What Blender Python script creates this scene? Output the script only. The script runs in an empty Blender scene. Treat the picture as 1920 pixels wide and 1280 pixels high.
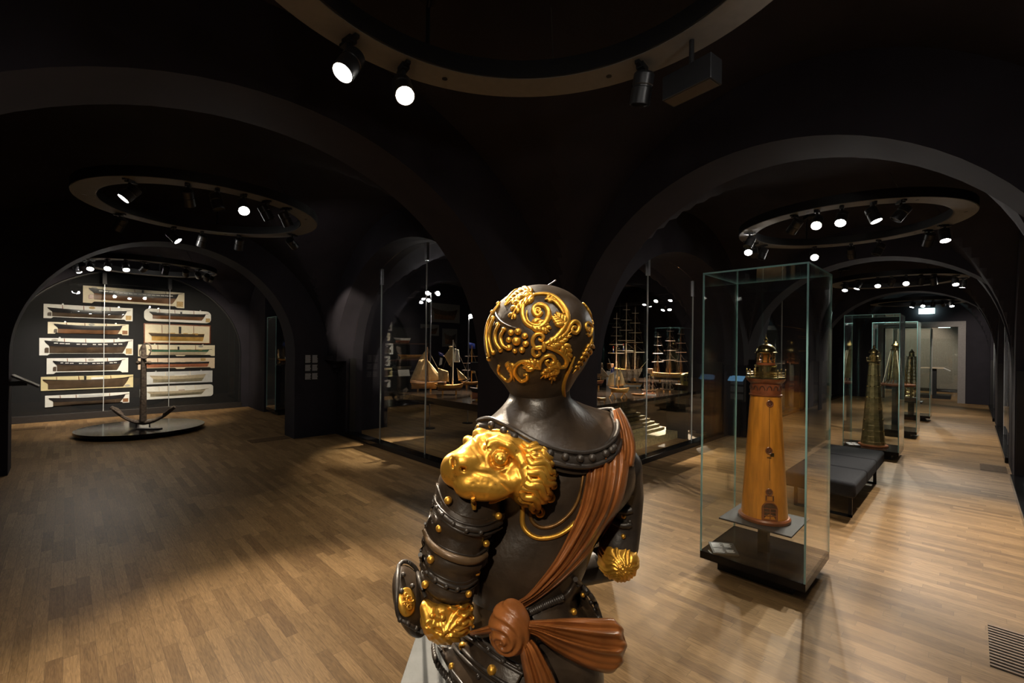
import bpy, bmesh, math, random
import numpy as np
from mathutils import Vector, Matrix, Quaternion
random.seed(7)
rng = np.random.default_rng(7)
SC = bpy.context.scene
COL = SC.collection
PI = math.pi

# ------------------------------------------------------------------ camera
F = 848.83; YAW = math.radians(45.455); ROLL = math.radians(0.652); CY = 651.07; EYE = 1.75
FW = np.array([math.cos(YAW), math.sin(YAW), 0.0])
R0 = np.array([math.sin(YAW), -math.cos(YAW), 0.0])
U0 = np.array([0, 0, 1.0])
RR = math.cos(ROLL) * R0 + math.sin(ROLL) * U0
UU = -math.sin(ROLL) * R0 + math.cos(ROLL) * U0
cd = bpy.data.cameras.new('camera')
cam = bpy.data.objects.new('camera', cd); COL.objects.link(cam)
cd.sensor_width = 36.0; cd.lens = F / 1920 * 36.0
cd.shift_y = (CY - 640) / 1920.0
cd.clip_start = 0.05; cd.clip_end = 200
M = Matrix(((RR[0], UU[0], -FW[0], 0), (RR[1], UU[1], -FW[1], 0), (RR[2], UU[2], -FW[2], EYE), (0, 0, 0, 1)))
cam.matrix_world = M
SC.camera = cam
# ------------------------------------------------------------------ world, exposure
w = bpy.data.worlds.new('world'); SC.world = w; w.use_nodes = True
w.node_tree.nodes['Background'].inputs[0].default_value = (0.55, 0.5, 0.6, 1)
w.node_tree.nodes['Background'].inputs[1].default_value = 0.004
SC.view_settings.view_transform = 'Standard'
SC.view_settings.look = 'None'
SC.view_settings.exposure = 1.15
SC.view_settings.gamma = 1.0
SC.view_settings.use_curve_mapping = False
SC.cycles.transparent_max_bounces = 48
SC.cycles.max_bounces = 8
SC.cycles.sample_clamp_indirect = 4.0


# surveying helpers: a sight line from the tripod, used to turn measured bearings into metres
def ray(x, y):
    return FW + (x - 960) / F * RR - (y - CY) / F * UU
def at(x, y, axis, val):
    d = ray(x, y); o = np.array([0, 0, EYE]); t = (val - o[axis]) / d[axis]
    return o + t * d
def fl(x, y, z=0.0):
    return at(x, y, 2, z)

# ------------------------------------------------------------------ materials
MATS = {}
def mat(name, col, rough=0.6, metal=0.0, noise=0.0, nscale=20.0, bump=0.0, bscale=60.0, spec=0.5, emit=None, estr=0.0, coat=0.0, stretch=None, dark=None):
    if name in MATS: return MATS[name]
    m = bpy.data.materials.new(name); m.use_nodes = True
    nt = m.node_tree; b = nt.nodes['Principled BSDF']
    b.inputs['Base Color'].default_value = (*col, 1)
    b.inputs['Roughness'].default_value = rough
    b.inputs['Metallic'].default_value = metal
    b.inputs['Specular IOR Level'].default_value = spec
    b.inputs['Coat Weight'].default_value = coat
    if emit:
        b.inputs['Emission Color'].default_value = (*emit, 1)
        b.inputs['Emission Strength'].default_value = estr
    if noise or bump:
        tc = nt.nodes.new('ShaderNodeTexCoord'); mp = nt.nodes.new('ShaderNodeMapping')
        nt.links.new(tc.outputs['Object'], mp.inputs[0])
        if stretch: mp.inputs['Scale'].default_value = stretch
        if noise:
            n = nt.nodes.new('ShaderNodeTexNoise'); n.inputs['Scale'].default_value = nscale; n.inputs['Detail'].default_value = 6
            nt.links.new(mp.outputs[0], n.inputs['Vector'])
            r = nt.nodes.new('ShaderNodeValToRGB')
            lo = dark if dark else tuple(c * (1 - noise) for c in col)
            hi = tuple(min(1, c * (1 + noise)) for c in col)
            r.color_ramp.elements[0].color = (*lo, 1); r.color_ramp.elements[0].position = 0.32
            r.color_ramp.elements[1].color = (*hi, 1); r.color_ramp.elements[1].position = 0.68
            nt.links.new(n.outputs['Fac'], r.inputs[0]); nt.links.new(r.outputs[0], b.inputs['Base Color'])
        if bump:
            n2 = nt.nodes.new('ShaderNodeTexNoise'); n2.inputs['Scale'].default_value = bscale; n2.inputs['Detail'].default_value = 4
            nt.links.new(mp.outputs[0], n2.inputs['Vector'])
            bp = nt.nodes.new('ShaderNodeBump'); bp.inputs['Strength'].default_value = bump; bp.inputs['Distance'].default_value = 0.01
            nt.links.new(n2.outputs['Fac'], bp.inputs['Height']); nt.links.new(bp.outputs[0], b.inputs['Normal'])
    MATS[name] = m
    return m

def floor_mat():
    m = bpy.data.materials.new('oak_strips'); m.use_nodes = True
    nt = m.node_tree; N = nt.nodes; L = nt.links; b = N['Principled BSDF']
    geo = N.new('ShaderNodeNewGeometry'); sep = N.new('ShaderNodeSeparateXYZ'); L.new(geo.outputs['Position'], sep.inputs[0])
    def math_(op, a, bb=None):
        n = N.new('ShaderNodeMath'); n.operation = op
        for i, v in enumerate((a, bb)):
            if v is None: continue
            if isinstance(v, (int, float)): n.inputs[i].default_value = v
            else: L.new(v, n.inputs[i])
        return n.outputs[0]
    W, LEN = 0.068, 0.52
    xr = math_('DIVIDE', sep.outputs[0], W); row = math_('FLOOR', xr); fx = math_('FRACT', xr)
    wn = N.new('ShaderNodeTexWhiteNoise'); wn.noise_dimensions = '1D'; L.new(row, wn.inputs['W'])
    yr = math_('DIVIDE', sep.outputs[1], LEN); yo = math_('ADD', yr, math_('MULTIPLY', wn.outputs['Value'], 7.3))
    colm = math_('FLOOR', yo); fy = math_('FRACT', yo)
    cb = N.new('ShaderNodeCombineXYZ'); L.new(row, cb.inputs[0]); L.new(colm, cb.inputs[1])
    wn2 = N.new('ShaderNodeTexWhiteNoise'); wn2.noise_dimensions = '2D'; L.new(cb.outputs[0], wn2.inputs['Vector'])
    ramp = N.new('ShaderNodeValToRGB'); e = ramp.color_ramp.elements
    e[0].color = (0.180, 0.103, 0.043, 1); e[0].position = 0.0
    e[1].color = (0.325, 0.200, 0.090, 1); e[1].position = 1.0
    for p, c in ((0.25, (0.225, 0.134, 0.056, 1)), (0.7, (0.275, 0.167, 0.073, 1))):
        q = e.new(p); q.color = c
    L.new(wn2.outputs['Value'], ramp.inputs[0])
    # grain, stretched along the strip and shifted per strip
    cv = N.new('ShaderNodeCombineXYZ')
    L.new(math_('ADD', math_('MULTIPLY', sep.outputs[0], 60.0), math_('MULTIPLY', wn2.outputs['Value'], 50.0)), cv.inputs[0])
    L.new(math_('ADD', math_('MULTIPLY', sep.outputs[1], 5.0), math_('MULTIPLY', wn.outputs['Value'], 30.0)), cv.inputs[1])
    gn = N.new('ShaderNodeTexNoise'); gn.inputs['Scale'].default_value = 1.6; gn.inputs['Detail'].default_value = 7; gn.inputs['Distortion'].default_value = 1.6
    L.new(cv.outputs[0], gn.inputs['Vector'])
    gr = N.new('ShaderNodeValToRGB'); gr.color_ramp.elements[0].position = 0.3; gr.color_ramp.elements[0].color = (0.62, 0.6, 0.58, 1)
    gr.color_ramp.elements[1].position = 0.7; gr.color_ramp.elements[1].color = (1.15, 1.15, 1.15, 1)
    L.new(gn.outputs['Fac'], gr.inputs[0])
    mx = N.new('ShaderNodeMix'); mx.data_type = 'RGBA'; mx.blend_type = 'MULTIPLY'; mx.inputs[0].default_value = 1.0
    L.new(ramp.outputs[0], mx.inputs[6]); L.new(gr.outputs[0], mx.inputs[7])
    # joints
    jx = math_('LESS_THAN', math_('MINIMUM', fx, math_('SUBTRACT', 1.0, fx)), 0.018)
    jy = math_('LESS_THAN', math_('MINIMUM', fy, math_('SUBTRACT', 1.0, fy)), 0.0025)
    j = math_('MULTIPLY', math_('MAXIMUM', jx, jy), 0.45)
    mj = N.new('ShaderNodeMix'); mj.data_type = 'RGBA'; L.new(j, mj.inputs[0]); L.new(mx.outputs[2], mj.inputs[6]); mj.inputs[7].default_value = (0.05, 0.03, 0.015, 1)
    L.new(mj.outputs[2], b.inputs['Base Color'])
    b.inputs['Roughness'].default_value = 0.5; b.inputs['Specular IOR Level'].default_value = 0.22
    bp = N.new('ShaderNodeBump'); bp.inputs['Strength'].default_value = 0.12; bp.inputs['Distance'].default_value = 0.004
    L.new(gn.outputs['Fac'], bp.inputs['Height']); L.new(bp.outputs[0], b.inputs['Normal'])
    return m

def glass_mat(name, tint, refl=1.0):
    m = bpy.data.materials.new(name); m.use_nodes = True
    nt = m.node_tree; N = nt.nodes; N.remove(N['Principled BSDF'])
    t = N.new('ShaderNodeBsdfTransparent'); t.inputs[0].default_value = (*tint, 1)
    g = N.new('ShaderNodeBsdfGlossy'); g.inputs['Roughness'].default_value = 0.0; g.inputs[0].default_value = (1, 1, 1, 1)
    geo = N.new('ShaderNodeNewGeometry'); dt = N.new('ShaderNodeVectorMath'); dt.operation = 'DOT_PRODUCT'
    nt.links.new(geo.outputs['Normal'], dt.inputs[0]); nt.links.new(geo.outputs['Incoming'], dt.inputs[1])
    def mm(op, a, c=None):
        n = N.new('ShaderNodeMath'); n.operation = op
        for i, v in enumerate((a, c)):
            if v is None: continue
            if isinstance(v, (int, float)): n.inputs[i].default_value = v
            else: nt.links.new(v, n.inputs[i])
        return n.outputs[0]
    k = mm('POWER', mm('SUBTRACT', 1.0, mm('ABSOLUTE', dt.outputs['Value'])), 5.0)      # Schlick
    fac = mm('MULTIPLY', mm('ADD', 0.036, mm('MULTIPLY', k, 0.96)), refl)
    mix = N.new('ShaderNodeMixShader')
    nt.links.new(fac, mix.inputs[0]); nt.links.new(t.outputs[0], mix.inputs[1]); nt.links.new(g.outputs[0], mix.inputs[2])
    nt.links.new(mix.outputs[0], N['Material Output'].inputs[0])
    return m

def brushed(name, col, scale, rough=0.3, metal=1.0):
    return mat(name, col, rough, metal, noise=0.35, nscale=scale, bump=0.05)

mWALL = mat('plum_black_plaster', (0.024, 0.0215, 0.028), 0.85, noise=0.12, nscale=3, bump=0.03, bscale=40, spec=0.2)
mFLOOR = floor_mat()
mGLASS = glass_mat('clear_glass', (0.97, 0.985, 0.98))
mGLASSW = glass_mat('vitrine_glass', (0.97, 0.98, 0.978))
mEDGE = mat('green_glass_edge', (0.22, 0.42, 0.42), 0.12, 0.0, spec=1.0)
mEDGEL = mat('pale_glass_edge', (0.42, 0.46, 0.47), 0.2, 0.0, spec=0.8)
mBLK = mat('black_steel', (0.012, 0.012, 0.013), 0.45, 0.0, spec=0.4, noise=0.1)
mBLKW = mat('black_stained_wood', (0.022, 0.019, 0.018), 0.4, noise=0.3, nscale=12, stretch=(1, 8, 8))
mBLKG = mat('black_lacquer', (0.008, 0.0075, 0.008), 0.12, spec=0.2, noise=0.1)
mGREYU = mat('grey_ring_panel', (0.15, 0.142, 0.128), 0.7, noise=0.06)
mLENS = mat('lamp_lens', (1, 1, 1), 0.5, emit=(1.0, 0.95, 0.88), estr=60.0)
mLENSD = mat('dark_lens', (0.02, 0.02, 0.02), 0.15)
mSTEEL = mat('satin_steel', (0.5, 0.5, 0.52), 0.3, 1.0, noise=0.08)
mBRASS = mat('polished_brass', (0.62, 0.47, 0.20), 0.2, 1.0, noise=0.15, nscale=15)
mBRASSD = mat('aged_brass', (0.30, 0.25, 0.12), 0.38, 1.0, noise=0.35, nscale=14)
mHONEY = mat('honey_varnished_wood', (0.55, 0.205, 0.022), 0.3, noise=0.22, nscale=9, stretch=(4, 4, 0.5), coat=0.15)
mREDW = mat('red_brown_wood', (0.20, 0.055, 0.018), 0.3, noise=0.3, nscale=14, coat=0.4)
mDKBR = mat('dark_brown_wood', (0.06, 0.025, 0.014), 0.4, noise=0.3, nscale=18)
mFAB = mat('charcoal_felt', (0.036, 0.037, 0.041), 0.95, noise=0.18, nscale=220, bump=0.3, bscale=400, spec=0.1)
mBRONZE = mat('bronze_brown_paint', (0.036, 0.024, 0.015), 0.36, noise=0.35, nscale=9, bump=0.12, bscale=55, spec=0.5, dark=(0.018, 0.012, 0.008))
mIRON = mat('black_iron_paint', (0.030, 0.024, 0.020), 0.38, noise=0.3, nscale=20, bump=0.1, spec=0.5)
def gold_mat():
    m = mat('worn_gilding', (0.70, 0.37, 0.055), 0.36, 0.75, noise=0.16, nscale=10, bump=0.12, bscale=45)
    nt = m.node_tree; b = nt.nodes['Principled BSDF']
    src = b.inputs['Base Color'].links[0].from_socket
    n = nt.nodes.new('ShaderNodeTexNoise'); n.inputs['Scale'].default_value = 34; n.inputs['Detail'].default_value = 8; n.inputs['Roughness'].default_value = 0.7
    tc = nt.nodes.new('ShaderNodeTexCoord'); nt.links.new(tc.outputs['Object'], n.inputs['Vector'])
    r = nt.nodes.new('ShaderNodeValToRGB'); r.color_ramp.elements[0].position = 0.60; r.color_ramp.elements[0].color = (0, 0, 0, 1)
    r.color_ramp.elements[1].position = 0.72; r.color_ramp.elements[1].color = (1, 1, 1, 1)
    nt.links.new(n.outputs['Fac'], r.inputs[0])
    mx = nt.nodes.new('ShaderNodeMix'); mx.data_type = 'RGBA'
    nt.links.new(r.outputs[0], mx.inputs[0]); nt.links.new(src, mx.inputs[6]); mx.inputs[7].default_value = (0.16, 0.07, 0.02, 1)
    nt.links.new(mx.outputs[2], b.inputs['Base Color'])
    return m
mGOLD = gold_mat()
mSASH = mat('russet_painted_drapery', (0.235, 0.080, 0.021), 0.33, noise=0.3, nscale=12, bump=0.1, bscale=40, spec=0.5)
mSTONE = mat('grey_painted_plinth', (0.062, 0.065, 0.066), 0.7, noise=0.15, nscale=14, bump=0.08)
mPAPER = mat('white_lettering', (0.55, 0.55, 0.56), 0.8, noise=0.08)
mCREAM = mat('cream_board', (0.70, 0.62, 0.46), 0.6, noise=0.05)
mWHITE = mat('white_board', (0.72, 0.70, 0.66), 0.6, noise=0.04)
mYELL = mat('straw_board', (0.62, 0.52, 0.29), 0.6, noise=0.05)
mPINK = mat('pale_tan_board', (0.66, 0.53, 0.40), 0.6, noise=0.05)
mGREYB = mat('pale_grey_board', (0.55, 0.55, 0.56), 0.6, noise=0.04)
mHBLK = mat('hull_black', (0.022, 0.020, 0.022), 0.32, noise=0.2)
mHBRN = mat('hull_brown', (0.16, 0.075, 0.035), 0.35, noise=0.25, nscale=8)
mHDK = mat('hull_umber', (0.07, 0.045, 0.028), 0.35, noise=0.25, nscale=8)
mHGRN = mat('hull_green', (0.05, 0.13, 0.075), 0.35, noise=0.15)
mHRED = mat('hull_salmon_red', (0.36, 0.13, 0.07), 0.35, noise=0.15)
mHYEL = mat('hull_ochre', (0.45, 0.26, 0.07), 0.3, noise=0.2, nscale=10)
mHCRM = mat('hull_cream', (0.50, 0.42, 0.30), 0.4, noise=0.1)
mHGRY = mat('hull_olive_grey', (0.25, 0.22, 0.15), 0.4, noise=0.15)
mTAG = mat('tan_caption_card', (0.42, 0.28, 0.12), 0.7, noise=0.3, nscale=40)
mTAGB = mat('brown_caption_card', (0.22, 0.09, 0.03), 0.6, noise=0.3, nscale=30)
mOVAL = mat('grey_oval_plate', (0.33, 0.31, 0.27), 0.5, noise=0.25, nscale=60)
mSAIL = mat('tan_sailcloth', (0.66, 0.47, 0.24), 0.85, noise=0.2, nscale=14, bump=0.2, bscale=50)
mSAILW = mat('white_sailcloth', (0.8, 0.76, 0.66), 0.85, noise=0.08, nscale=14)
mMODEL = mat('model_light_wood', (0.58, 0.27, 0.055), 0.4, noise=0.25, nscale=14)
mMODELD = mat('model_dark_wood', (0.16, 0.08, 0.035), 0.45, noise=0.3, nscale=14)
mRIG = mat('rigging_cord', (0.20, 0.15, 0.10), 0.9, noise=0.1)
mSPAR = mat('pale_spar', (0.78, 0.70, 0.56), 0.5, noise=0.1)
mBLUE = mat('blue_flag', (0.02, 0.05, 0.35), 0.7, noise=0.1)
mREDF = mat('red_flag', (0.5, 0.03, 0.02), 0.7, noise=0.1)
mWHT = mat('white_paint', (0.78, 0.76, 0.72), 0.5, noise=0.05)
mRUST = mat('rusty_iron', (0.19, 0.15, 0.12), 0.7, 0.3, noise=0.5, nscale=25, bump=0.5, bscale=60)
mDOCK = mat('dull_gold_paint', (0.44, 0.36, 0.17), 0.5, 0.2, noise=0.3, nscale=20)
mSCREEN = mat('lit_screen', (0.1, 0.1, 0.2), 0.3, emit=(0.30, 0.32, 0.95), estr=1.6)
mEXIT = mat('lit_exit_sign', (0.8, 0.9, 0.9), 0.4, emit=(0.65, 1.0, 0.92), estr=5.0)
mEXITG = mat('exit_green', (0.02, 0.4, 0.2), 0.4, emit=(0.05, 0.75, 0.45), estr=2.0)
mFRAME = mat('taupe_door_frame', (0.22, 0.20, 0.195), 0.6, noise=0.06)
mBACKW = mat('warm_grey_wall', (0.16, 0.15, 0.13), 0.8, noise=0.1)
mGRILLE = mat('oak_grille', (0.20, 0.12, 0.06), 0.5, noise=0.2, nscale=20)
mVOID = mat('duct_black', (0.004, 0.003, 0.003), 0.9, noise=0.1)

# ------------------------------------------------------------------ mesh kit
class MB:
    def __init__(s): s.v = []; s.f = []; s.mi = []; s.cur = 0
    def add(s, vs, fs):
        o = len(s.v); s.v += [tuple(map(float, p)) for p in vs]
        s.f += [tuple(i + o for i in f) for f in fs]; s.mi += [s.cur] * len(fs); return s
    def box(s, x0, x1, y0, y1, z0, z1, M=None):
        vs = [(x, y, z) for z in (z0, z1) for y in (y0, y1) for x in (x0, x1)]
        if M is not None: vs = [M @ Vector(p) for p in vs]
        return s.add(vs, [(0, 2, 3, 1), (4, 5, 7, 6), (0, 1, 5, 4), (2, 6, 7, 3), (0, 4, 6, 2), (1, 3, 7, 5)])
    def tube(s, pts, r, n=8, cap=True):
        P = [Vector(p) for p in pts]; k = len(P)
        rs = r if hasattr(r, '__len__') else [r] * k
        up = None; vs = []; fs = []
        for i in range(k):
            t = (P[min(i + 1, k - 1)] - P[max(i - 1, 0)])
            t = t.normalized() if t.length > 1e-9 else Vector((0, 0, 1))
            if up is None:
                up = Vector((0, 0, 1)) if abs(t.z) < 0.9 else Vector((1, 0, 0))
            a = up - t * up.dot(t)
            a = a.normalized() if a.length > 1e-6 else t.orthogonal().normalized()
            up = a; b = t.cross(a)
            for j in range(n):
                th = 2 * PI * j / n
                vs.append(P[i] + (a * math.cos(th) + b * math.sin(th)) * rs[i])
        for i in range(k - 1):
            for j in range(n):
                j2 = (j + 1) % n
                fs.append((i * n + j, i * n + j2, (i + 1) * n + j2, (i + 1) * n + j))
        if cap: fs.append(tuple(range(n - 1, -1, -1))); fs.append(tuple((k - 1) * n + j for j in range(n)))
        return s.add(vs, fs)
    def lathe(s, prof, n=32, c=(0, 0), a0=0.0):
        vs = []; fs = []; k = len(prof)
        for r, z in prof:
            for j in range(n):
                th = a0 + 2 * PI * j / n; vs.append((c[0] + r * math.cos(th), c[1] + r * math.sin(th), z))
        for i in range(k - 1):
            for j in range(n):
                j2 = (j + 1) % n; fs.append((i * n + j, i * n + j2, (i + 1) * n + j2, (i + 1) * n + j))
        fs.append(tuple(range(n - 1, -1, -1))); fs.append(tuple((k - 1) * n + j for j in range(n)))
        return s.add(vs, fs)
    def prism(s, poly, fn0, fn1):
        n = len(poly); vs = [fn0(*p) for p in poly] + [fn1(*p) for p in poly]
        fs = [tuple(range(n)), tuple(range(2 * n - 1, n - 1, -1))]
        fs += [(i, i + n, (i + 1) % n + n, (i + 1) % n) for i in range(n)]
        return s.add(vs, fs)
    def ball(s, c, r, n=10, m=6, M=None):
        rx, ry, rz = r if hasattr(r, '__len__') else (r, r, r)
        vs = []; fs = []
        for i in range(m + 1):
            ph = PI * i / m
            for j in range(n):
                th = 2 * PI * j / n
                q = Vector((rx * math.sin(ph) * math.cos(th), ry * math.sin(ph) * math.sin(th), rz * math.cos(ph)))
                if M is not None: q = M @ q
                vs.append((c[0] + q[0], c[1] + q[1], c[2] + q[2]))
        for i in range(m):
            for j in range(n):
                j2 = (j + 1) % n; fs.append((i * n + j, (i + 1) * n + j, (i + 1) * n + j2, i * n + j2))
        return s.add(vs, fs)
    def grid(s, rows, close=False):
        k = len(rows); n = len(rows[0]); vs = [p for r in rows for p in r]; fs = []
        for i in range(k - 1):
            for j in range(n if close else n - 1):
                j2 = (j + 1) % n; fs.append((i * n + j, i * n + j2, (i + 1) * n + j2, (i + 1) * n + j))
        return s.add(vs, fs)
    def build(s, name, m, parent=None, smooth=True, bevel=0.0, loc=None, angle=35):
        me = bpy.data.meshes.new(name); me.from_pydata(s.v, [], s.f)
        ms = m if isinstance(m, (list, tuple)) else [m]
        for x in ms: me.materials.append(x)
        me.polygons.foreach_set('material_index', [min(i, len(ms) - 1) for i in s.mi])
        bm = bmesh.new(); bm.from_mesh(me); bmesh.ops.remove_doubles(bm, verts=bm.verts, dist=1e-6)
        bmesh.ops.recalc_face_normals(bm, faces=bm.faces); bm.to_mesh(me); bm.free()
        if smooth:
            me.shade_smooth(); me.set_sharp_from_angle(angle=math.radians(angle))
        o = bpy.data.objects.new(name, me); COL.objects.link(o)
        if parent is not None: o.parent = parent
        if loc is not None: o.location = loc
        if bevel:
            bv = o.modifiers.new('bevel', 'BEVEL'); bv.width = bevel; bv.segments = 3; bv.limit_method = 'ANGLE'; bv.angle_limit = math.radians(40)
        return o

def tag(o, label, cat, group=None):
    o['label'] = label; o['category'] = cat
    if group: o['group'] = group
    return o
def thing(name, label, cat, loc=(0, 0, 0), rotz=0.0, group=None):
    o = bpy.data.objects.new(name, None); COL.objects.link(o); o.empty_display_size = 0.1
    o.location = loc; o.rotation_euler = (0, 0, rotz)
    return tag(o, label, cat, group)
def struct(o):
    o['kind'] = 'structure'; return o
def dup(root, loc, rotz=None, label=None):
    r = root.copy(); COL.objects.link(r); r.location = loc
    if rotz is not None: r.rotation_euler = (0, 0, rotz)
    if label: r['label'] = label
    for ch in list(root.children):
        c = ch.copy(); COL.objects.link(c); c.parent = r
        for g in ch.children:
            d = g.copy(); COL.objects.link(d); d.parent = c
    return r

# ================================================================== ROOM
SPR = 1.56
def arch_poly(a0, a1, ztop, c, h, spring, rise, z0=0.0, n=40):
    """outline of a wall strip (along a) with an arched opening standing on the floor"""
    p = [(a0, z0), (c - h, z0)]
    for i in range(n + 1):
        th = PI - PI * i / n
        p.append((c + h * math.cos(th), spring + rise * math.sin(th)))
    p += [(c + h, z0), (a1, z0), (a1, ztop), (a0, ztop)]
    return p
def arch_wall(name, axis, near, far, a0, a1, c, h, rise=1.785, ztop=4.3, spring=SPR):
    p = arch_poly(a0, a1, ztop, c, h, spring, rise)
    if axis == 'u':   # wall plane u = const, strip runs along v
        b = MB().prism(p, lambda a, z: (near, a, z), lambda a, z: (far, a, z))
    else:
        b = MB().prism(p, lambda a, z: (a, near, z), lambda a, z: (a, far, z))
    return struct(b.build(name, mWALL, smooth=True, angle=25))

bf = MB().box(-3.2, 30.0, -6.0, 15.2, -0.12, 0.0)
struct(bf.build('floor', mFLOOR, smooth=False))

U1n, U1f = 3.82, 4.34      # cross wall between the near bays
U2n, U2f = 9.69, 10.21
U3n, U3f = 15.70, 16.22
UEND = 22.0
V0 = -0.42
V1n, V1f = 3.09, 3.60
V2n, V2f = 8.84, 9.35
VEND = 14.75
LW = -1.75                 # outer wall on the left

arch_wall('wall_left', 'v', V1n, V1f, LW, U1n, 1.0, 2.05, rise=1.755)
arch_wall('wall_left', 'v', V2n, V2f, LW, 3.66, 1.25, 1.785)
arch_wall('wall_right', 'u', U1n, U1f, -0.95, 3.09, 1.22, 1.79)
arch_wall('wall_right', 'u', U2n, U2f, -0.95, 3.15, 1.22, 1.93)
arch_wall('wall_right', 'u', U3n, U3f, -0.95, 3.15, 1.22, 1.93)
# walls that carry the ship vitrine (open arches, glazed below)
LVC, LVH = 6.20, 2.22
RVC, RVH = 7.00, 2.43
def vit_wall(name, axis, near_up, near_lo, far, a0, a1, c, h, rise):
    p = arch_poly(a0, a1, 4.3, c, h, SPR - 0.11, rise, z0=SPR - 0.11)
    q1 = [(a0, 0), (c - h, 0), (c - h, SPR - 0.11), (a0, SPR - 0.11)]
    q2 = [(c + h, 0), (a1, 0), (a1, SPR - 0.11), (c + h, SPR - 0.11)]
    b = MB()
    if axis == 'u':
        b.prism(p, lambda a, z: (near_up, a, z), lambda a, z: (far, a, z))
        for q in (q1, q2): b.prism(q, lambda a, z: (near_lo, a, z), lambda a, z: (far, a, z))
    else:
        b.prism(p, lambda a, z: (a, near_up, z), lambda a, z: (a, far, z))
        for q in (q1, q2): b.prism(q, lambda a, z: (a, near_lo, z), lambda a, z: (a, far, z))
    return struct(b.build(name, mWALL, angle=25))
vit_wall('wall_center', 'u', 3.64, 3.83, 4.16, V1f, V2n, LVC, LVH, 1.95)
vit_wall('wall_center', 'v', 3.12, 3.49, 4.05, U1f, U2n, RVC, RVH, 1.80)
# piers that close the two crossings
struct(MB().box(3.83, U1f, V1n + 0.09, 4.05, 0, 4.3).build('wall_center', mWALL, smooth=False))
# far walls of the ship bay, with open arches into the dark rooms beyond
arch_wall('wall_back', 'u', U2n, U2f, 3.15, V2f, 6.3, 1.95)
arch_wall('wall_back', 'v', V2n, V2f, 3.66, U2n, 6.9, 1.95)
# third and fourth arches beside the long room, closed by dark walls behind glass
vit_wall('wall_back', 'v', 3.12, 3.49, 4.05, U2f, U3n, 12.95, 2.33, 1.80)
vit_wall('wall_back', 'v', 3.12, 3.49, 4.05, U3f, UEND, 19.1, 2.33, 1.80)
# right-hand wall with three glazed arches
p = None
for a0, a1, c in ((U1f, U2n, 7.0), (U2f, U3n, 12.95), (U3f, UEND, 19.1)):
    arch_wall('wall_right', 'v', V0, V0 - 0.5, a0 - 0.3, a1 + 0.3, c, 2.28, rise=1.85, spring=1.6)
struct(MB().box(LW, 4.1, -1.45, -0.95, 0, 4.3).build('wall_right', mWALL, smooth=False))
struct(MB().box(LW - 0.5, LW, -1.45, VEND + 0.4, 0, 4.3).build('wall_left', mWALL, smooth=False))
struct(MB().box(LW, 3.9, VEND, VEND + 0.4, 0, 4.3).build('wall_back', mWALL, smooth=False))
struct(MB().box(3.66, 4.16, 12.85, VEND, 0, 4.3).build('wall_back', mWALL, smooth=False))
struct(MB().box(3.66, 4.16, V2f, 9.9, 0, 4.3).build('wall_back', mWALL, smooth=False))
# dark enclosure beyond the ship bay and beyond the right-hand glass
struct(MB().box(4.16, 16, 14.4, 14.8, 0, 4.3).build('wall_back', mWALL, smooth=False))
struct(MB().box(15.6, 16, 3.9, 14.4, 0, 4.3).build('wall_back', mWALL, smooth=False))
struct(MB().box(3.9, 29.6, -5.4, -5.0, 0, 4.3).build('wall_right', mWALL, smooth=False))

# end wall with the doorway
DV0, DV1, DZ = 0.34, 2.34, 2.64
b = MB()
b.prism([(-0.95, 0), (DV0, 0), (DV0, DZ), (DV1, DZ), (DV1, 0), (4.05, 0), (4.05, 4.3), (-0.95, 4.3)], lambda a, z: (UEND, a, z), lambda a, z: (UEND + 0.4, a, z))
struct(b.build('wall_back', mWALL, smooth=False))
b = MB()
b.prism([(DV0 - 0.19, 0), (DV0, 0), (DV0, DZ), (DV1, DZ), (DV1, 0), (DV1 + 0.19, 0), (DV1 + 0.19, DZ + 0.19), (DV0 - 0.19, DZ + 0.19)],
        lambda a, z: (UEND - 0.04, a, z), lambda a, z: (UEND + 0.44, a, z))
d = struct(b.build('door_1', mFRAME, smooth=False))
# the lit room beyond
struct(MB().box(27.6, 27.9, -1.8, 6, 0, 4.0).build('wall_back', mBACKW, smooth=False))
struct(MB().box(27.5, 27.6, -1.8, 6, 0, 0.14).build('baseboard_back', mBLK, smooth=False))
struct(MB().box(UEND + 0.4, 27.9, -2.1, -1.8, 0, 4.0).build('wall_back', mBACKW, smooth=False))
struct(MB().box(UEND + 0.4, 27.9, 6, 6.3, 0, 4.0).build('wall_back', mBACKW, smooth=False))
struct(MB().box(UEND + 0.4, 27.9, -2.1, 6.3, 3.6, 3.8).build('ceiling', mWALL, smooth=False))

# groin vaults, one per bay
def vault(a0, a1, b0, b1, apex=3.88):
    n = 44; rows = []
    ca, ha, cb, hb = (a0 + a1) / 2, (a1 - a0) / 2, (b0 + b1) / 2, (b1 - b0) / 2
    rise = apex - 1.5
    for i in range(n + 1):
        sx = -math.cos(PI * i / n); x = ca + ha * sx; row = []
        for j in range(n + 1):
            sy = -math.cos(PI * j / n); y = cb + hb * sy
            z = 1.5 + rise * max(math.sqrt(max(0, 1 - sx * sx)), math.sqrt(max(0, 1 - sy * sy)))
            z += 0.12 * (1 - sx * sx) * (1 - sy * sy)
            row.append((x, y, z))
        rows.append(row)
    o = MB().grid(rows).build('ceiling', mWALL, angle=30)
    sd = o.modifiers.new('thick', 'SOLIDIFY'); sd.thickness = 0.12; sd.offset = 1
    return struct(o)
vault(LW, U1n, -0.95, V1n)
vault(LW, 3.66, V1f, V2n)
vault(LW, 3.66, V2f, VEND)
vault(U1f, U2n, V0, 3.14)
vault(U2f, U3n, V0, 3.14)
vault(U3f, UEND, V0, 3.14)
vault(4.16, U2n, 4.05, V2n)
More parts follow.
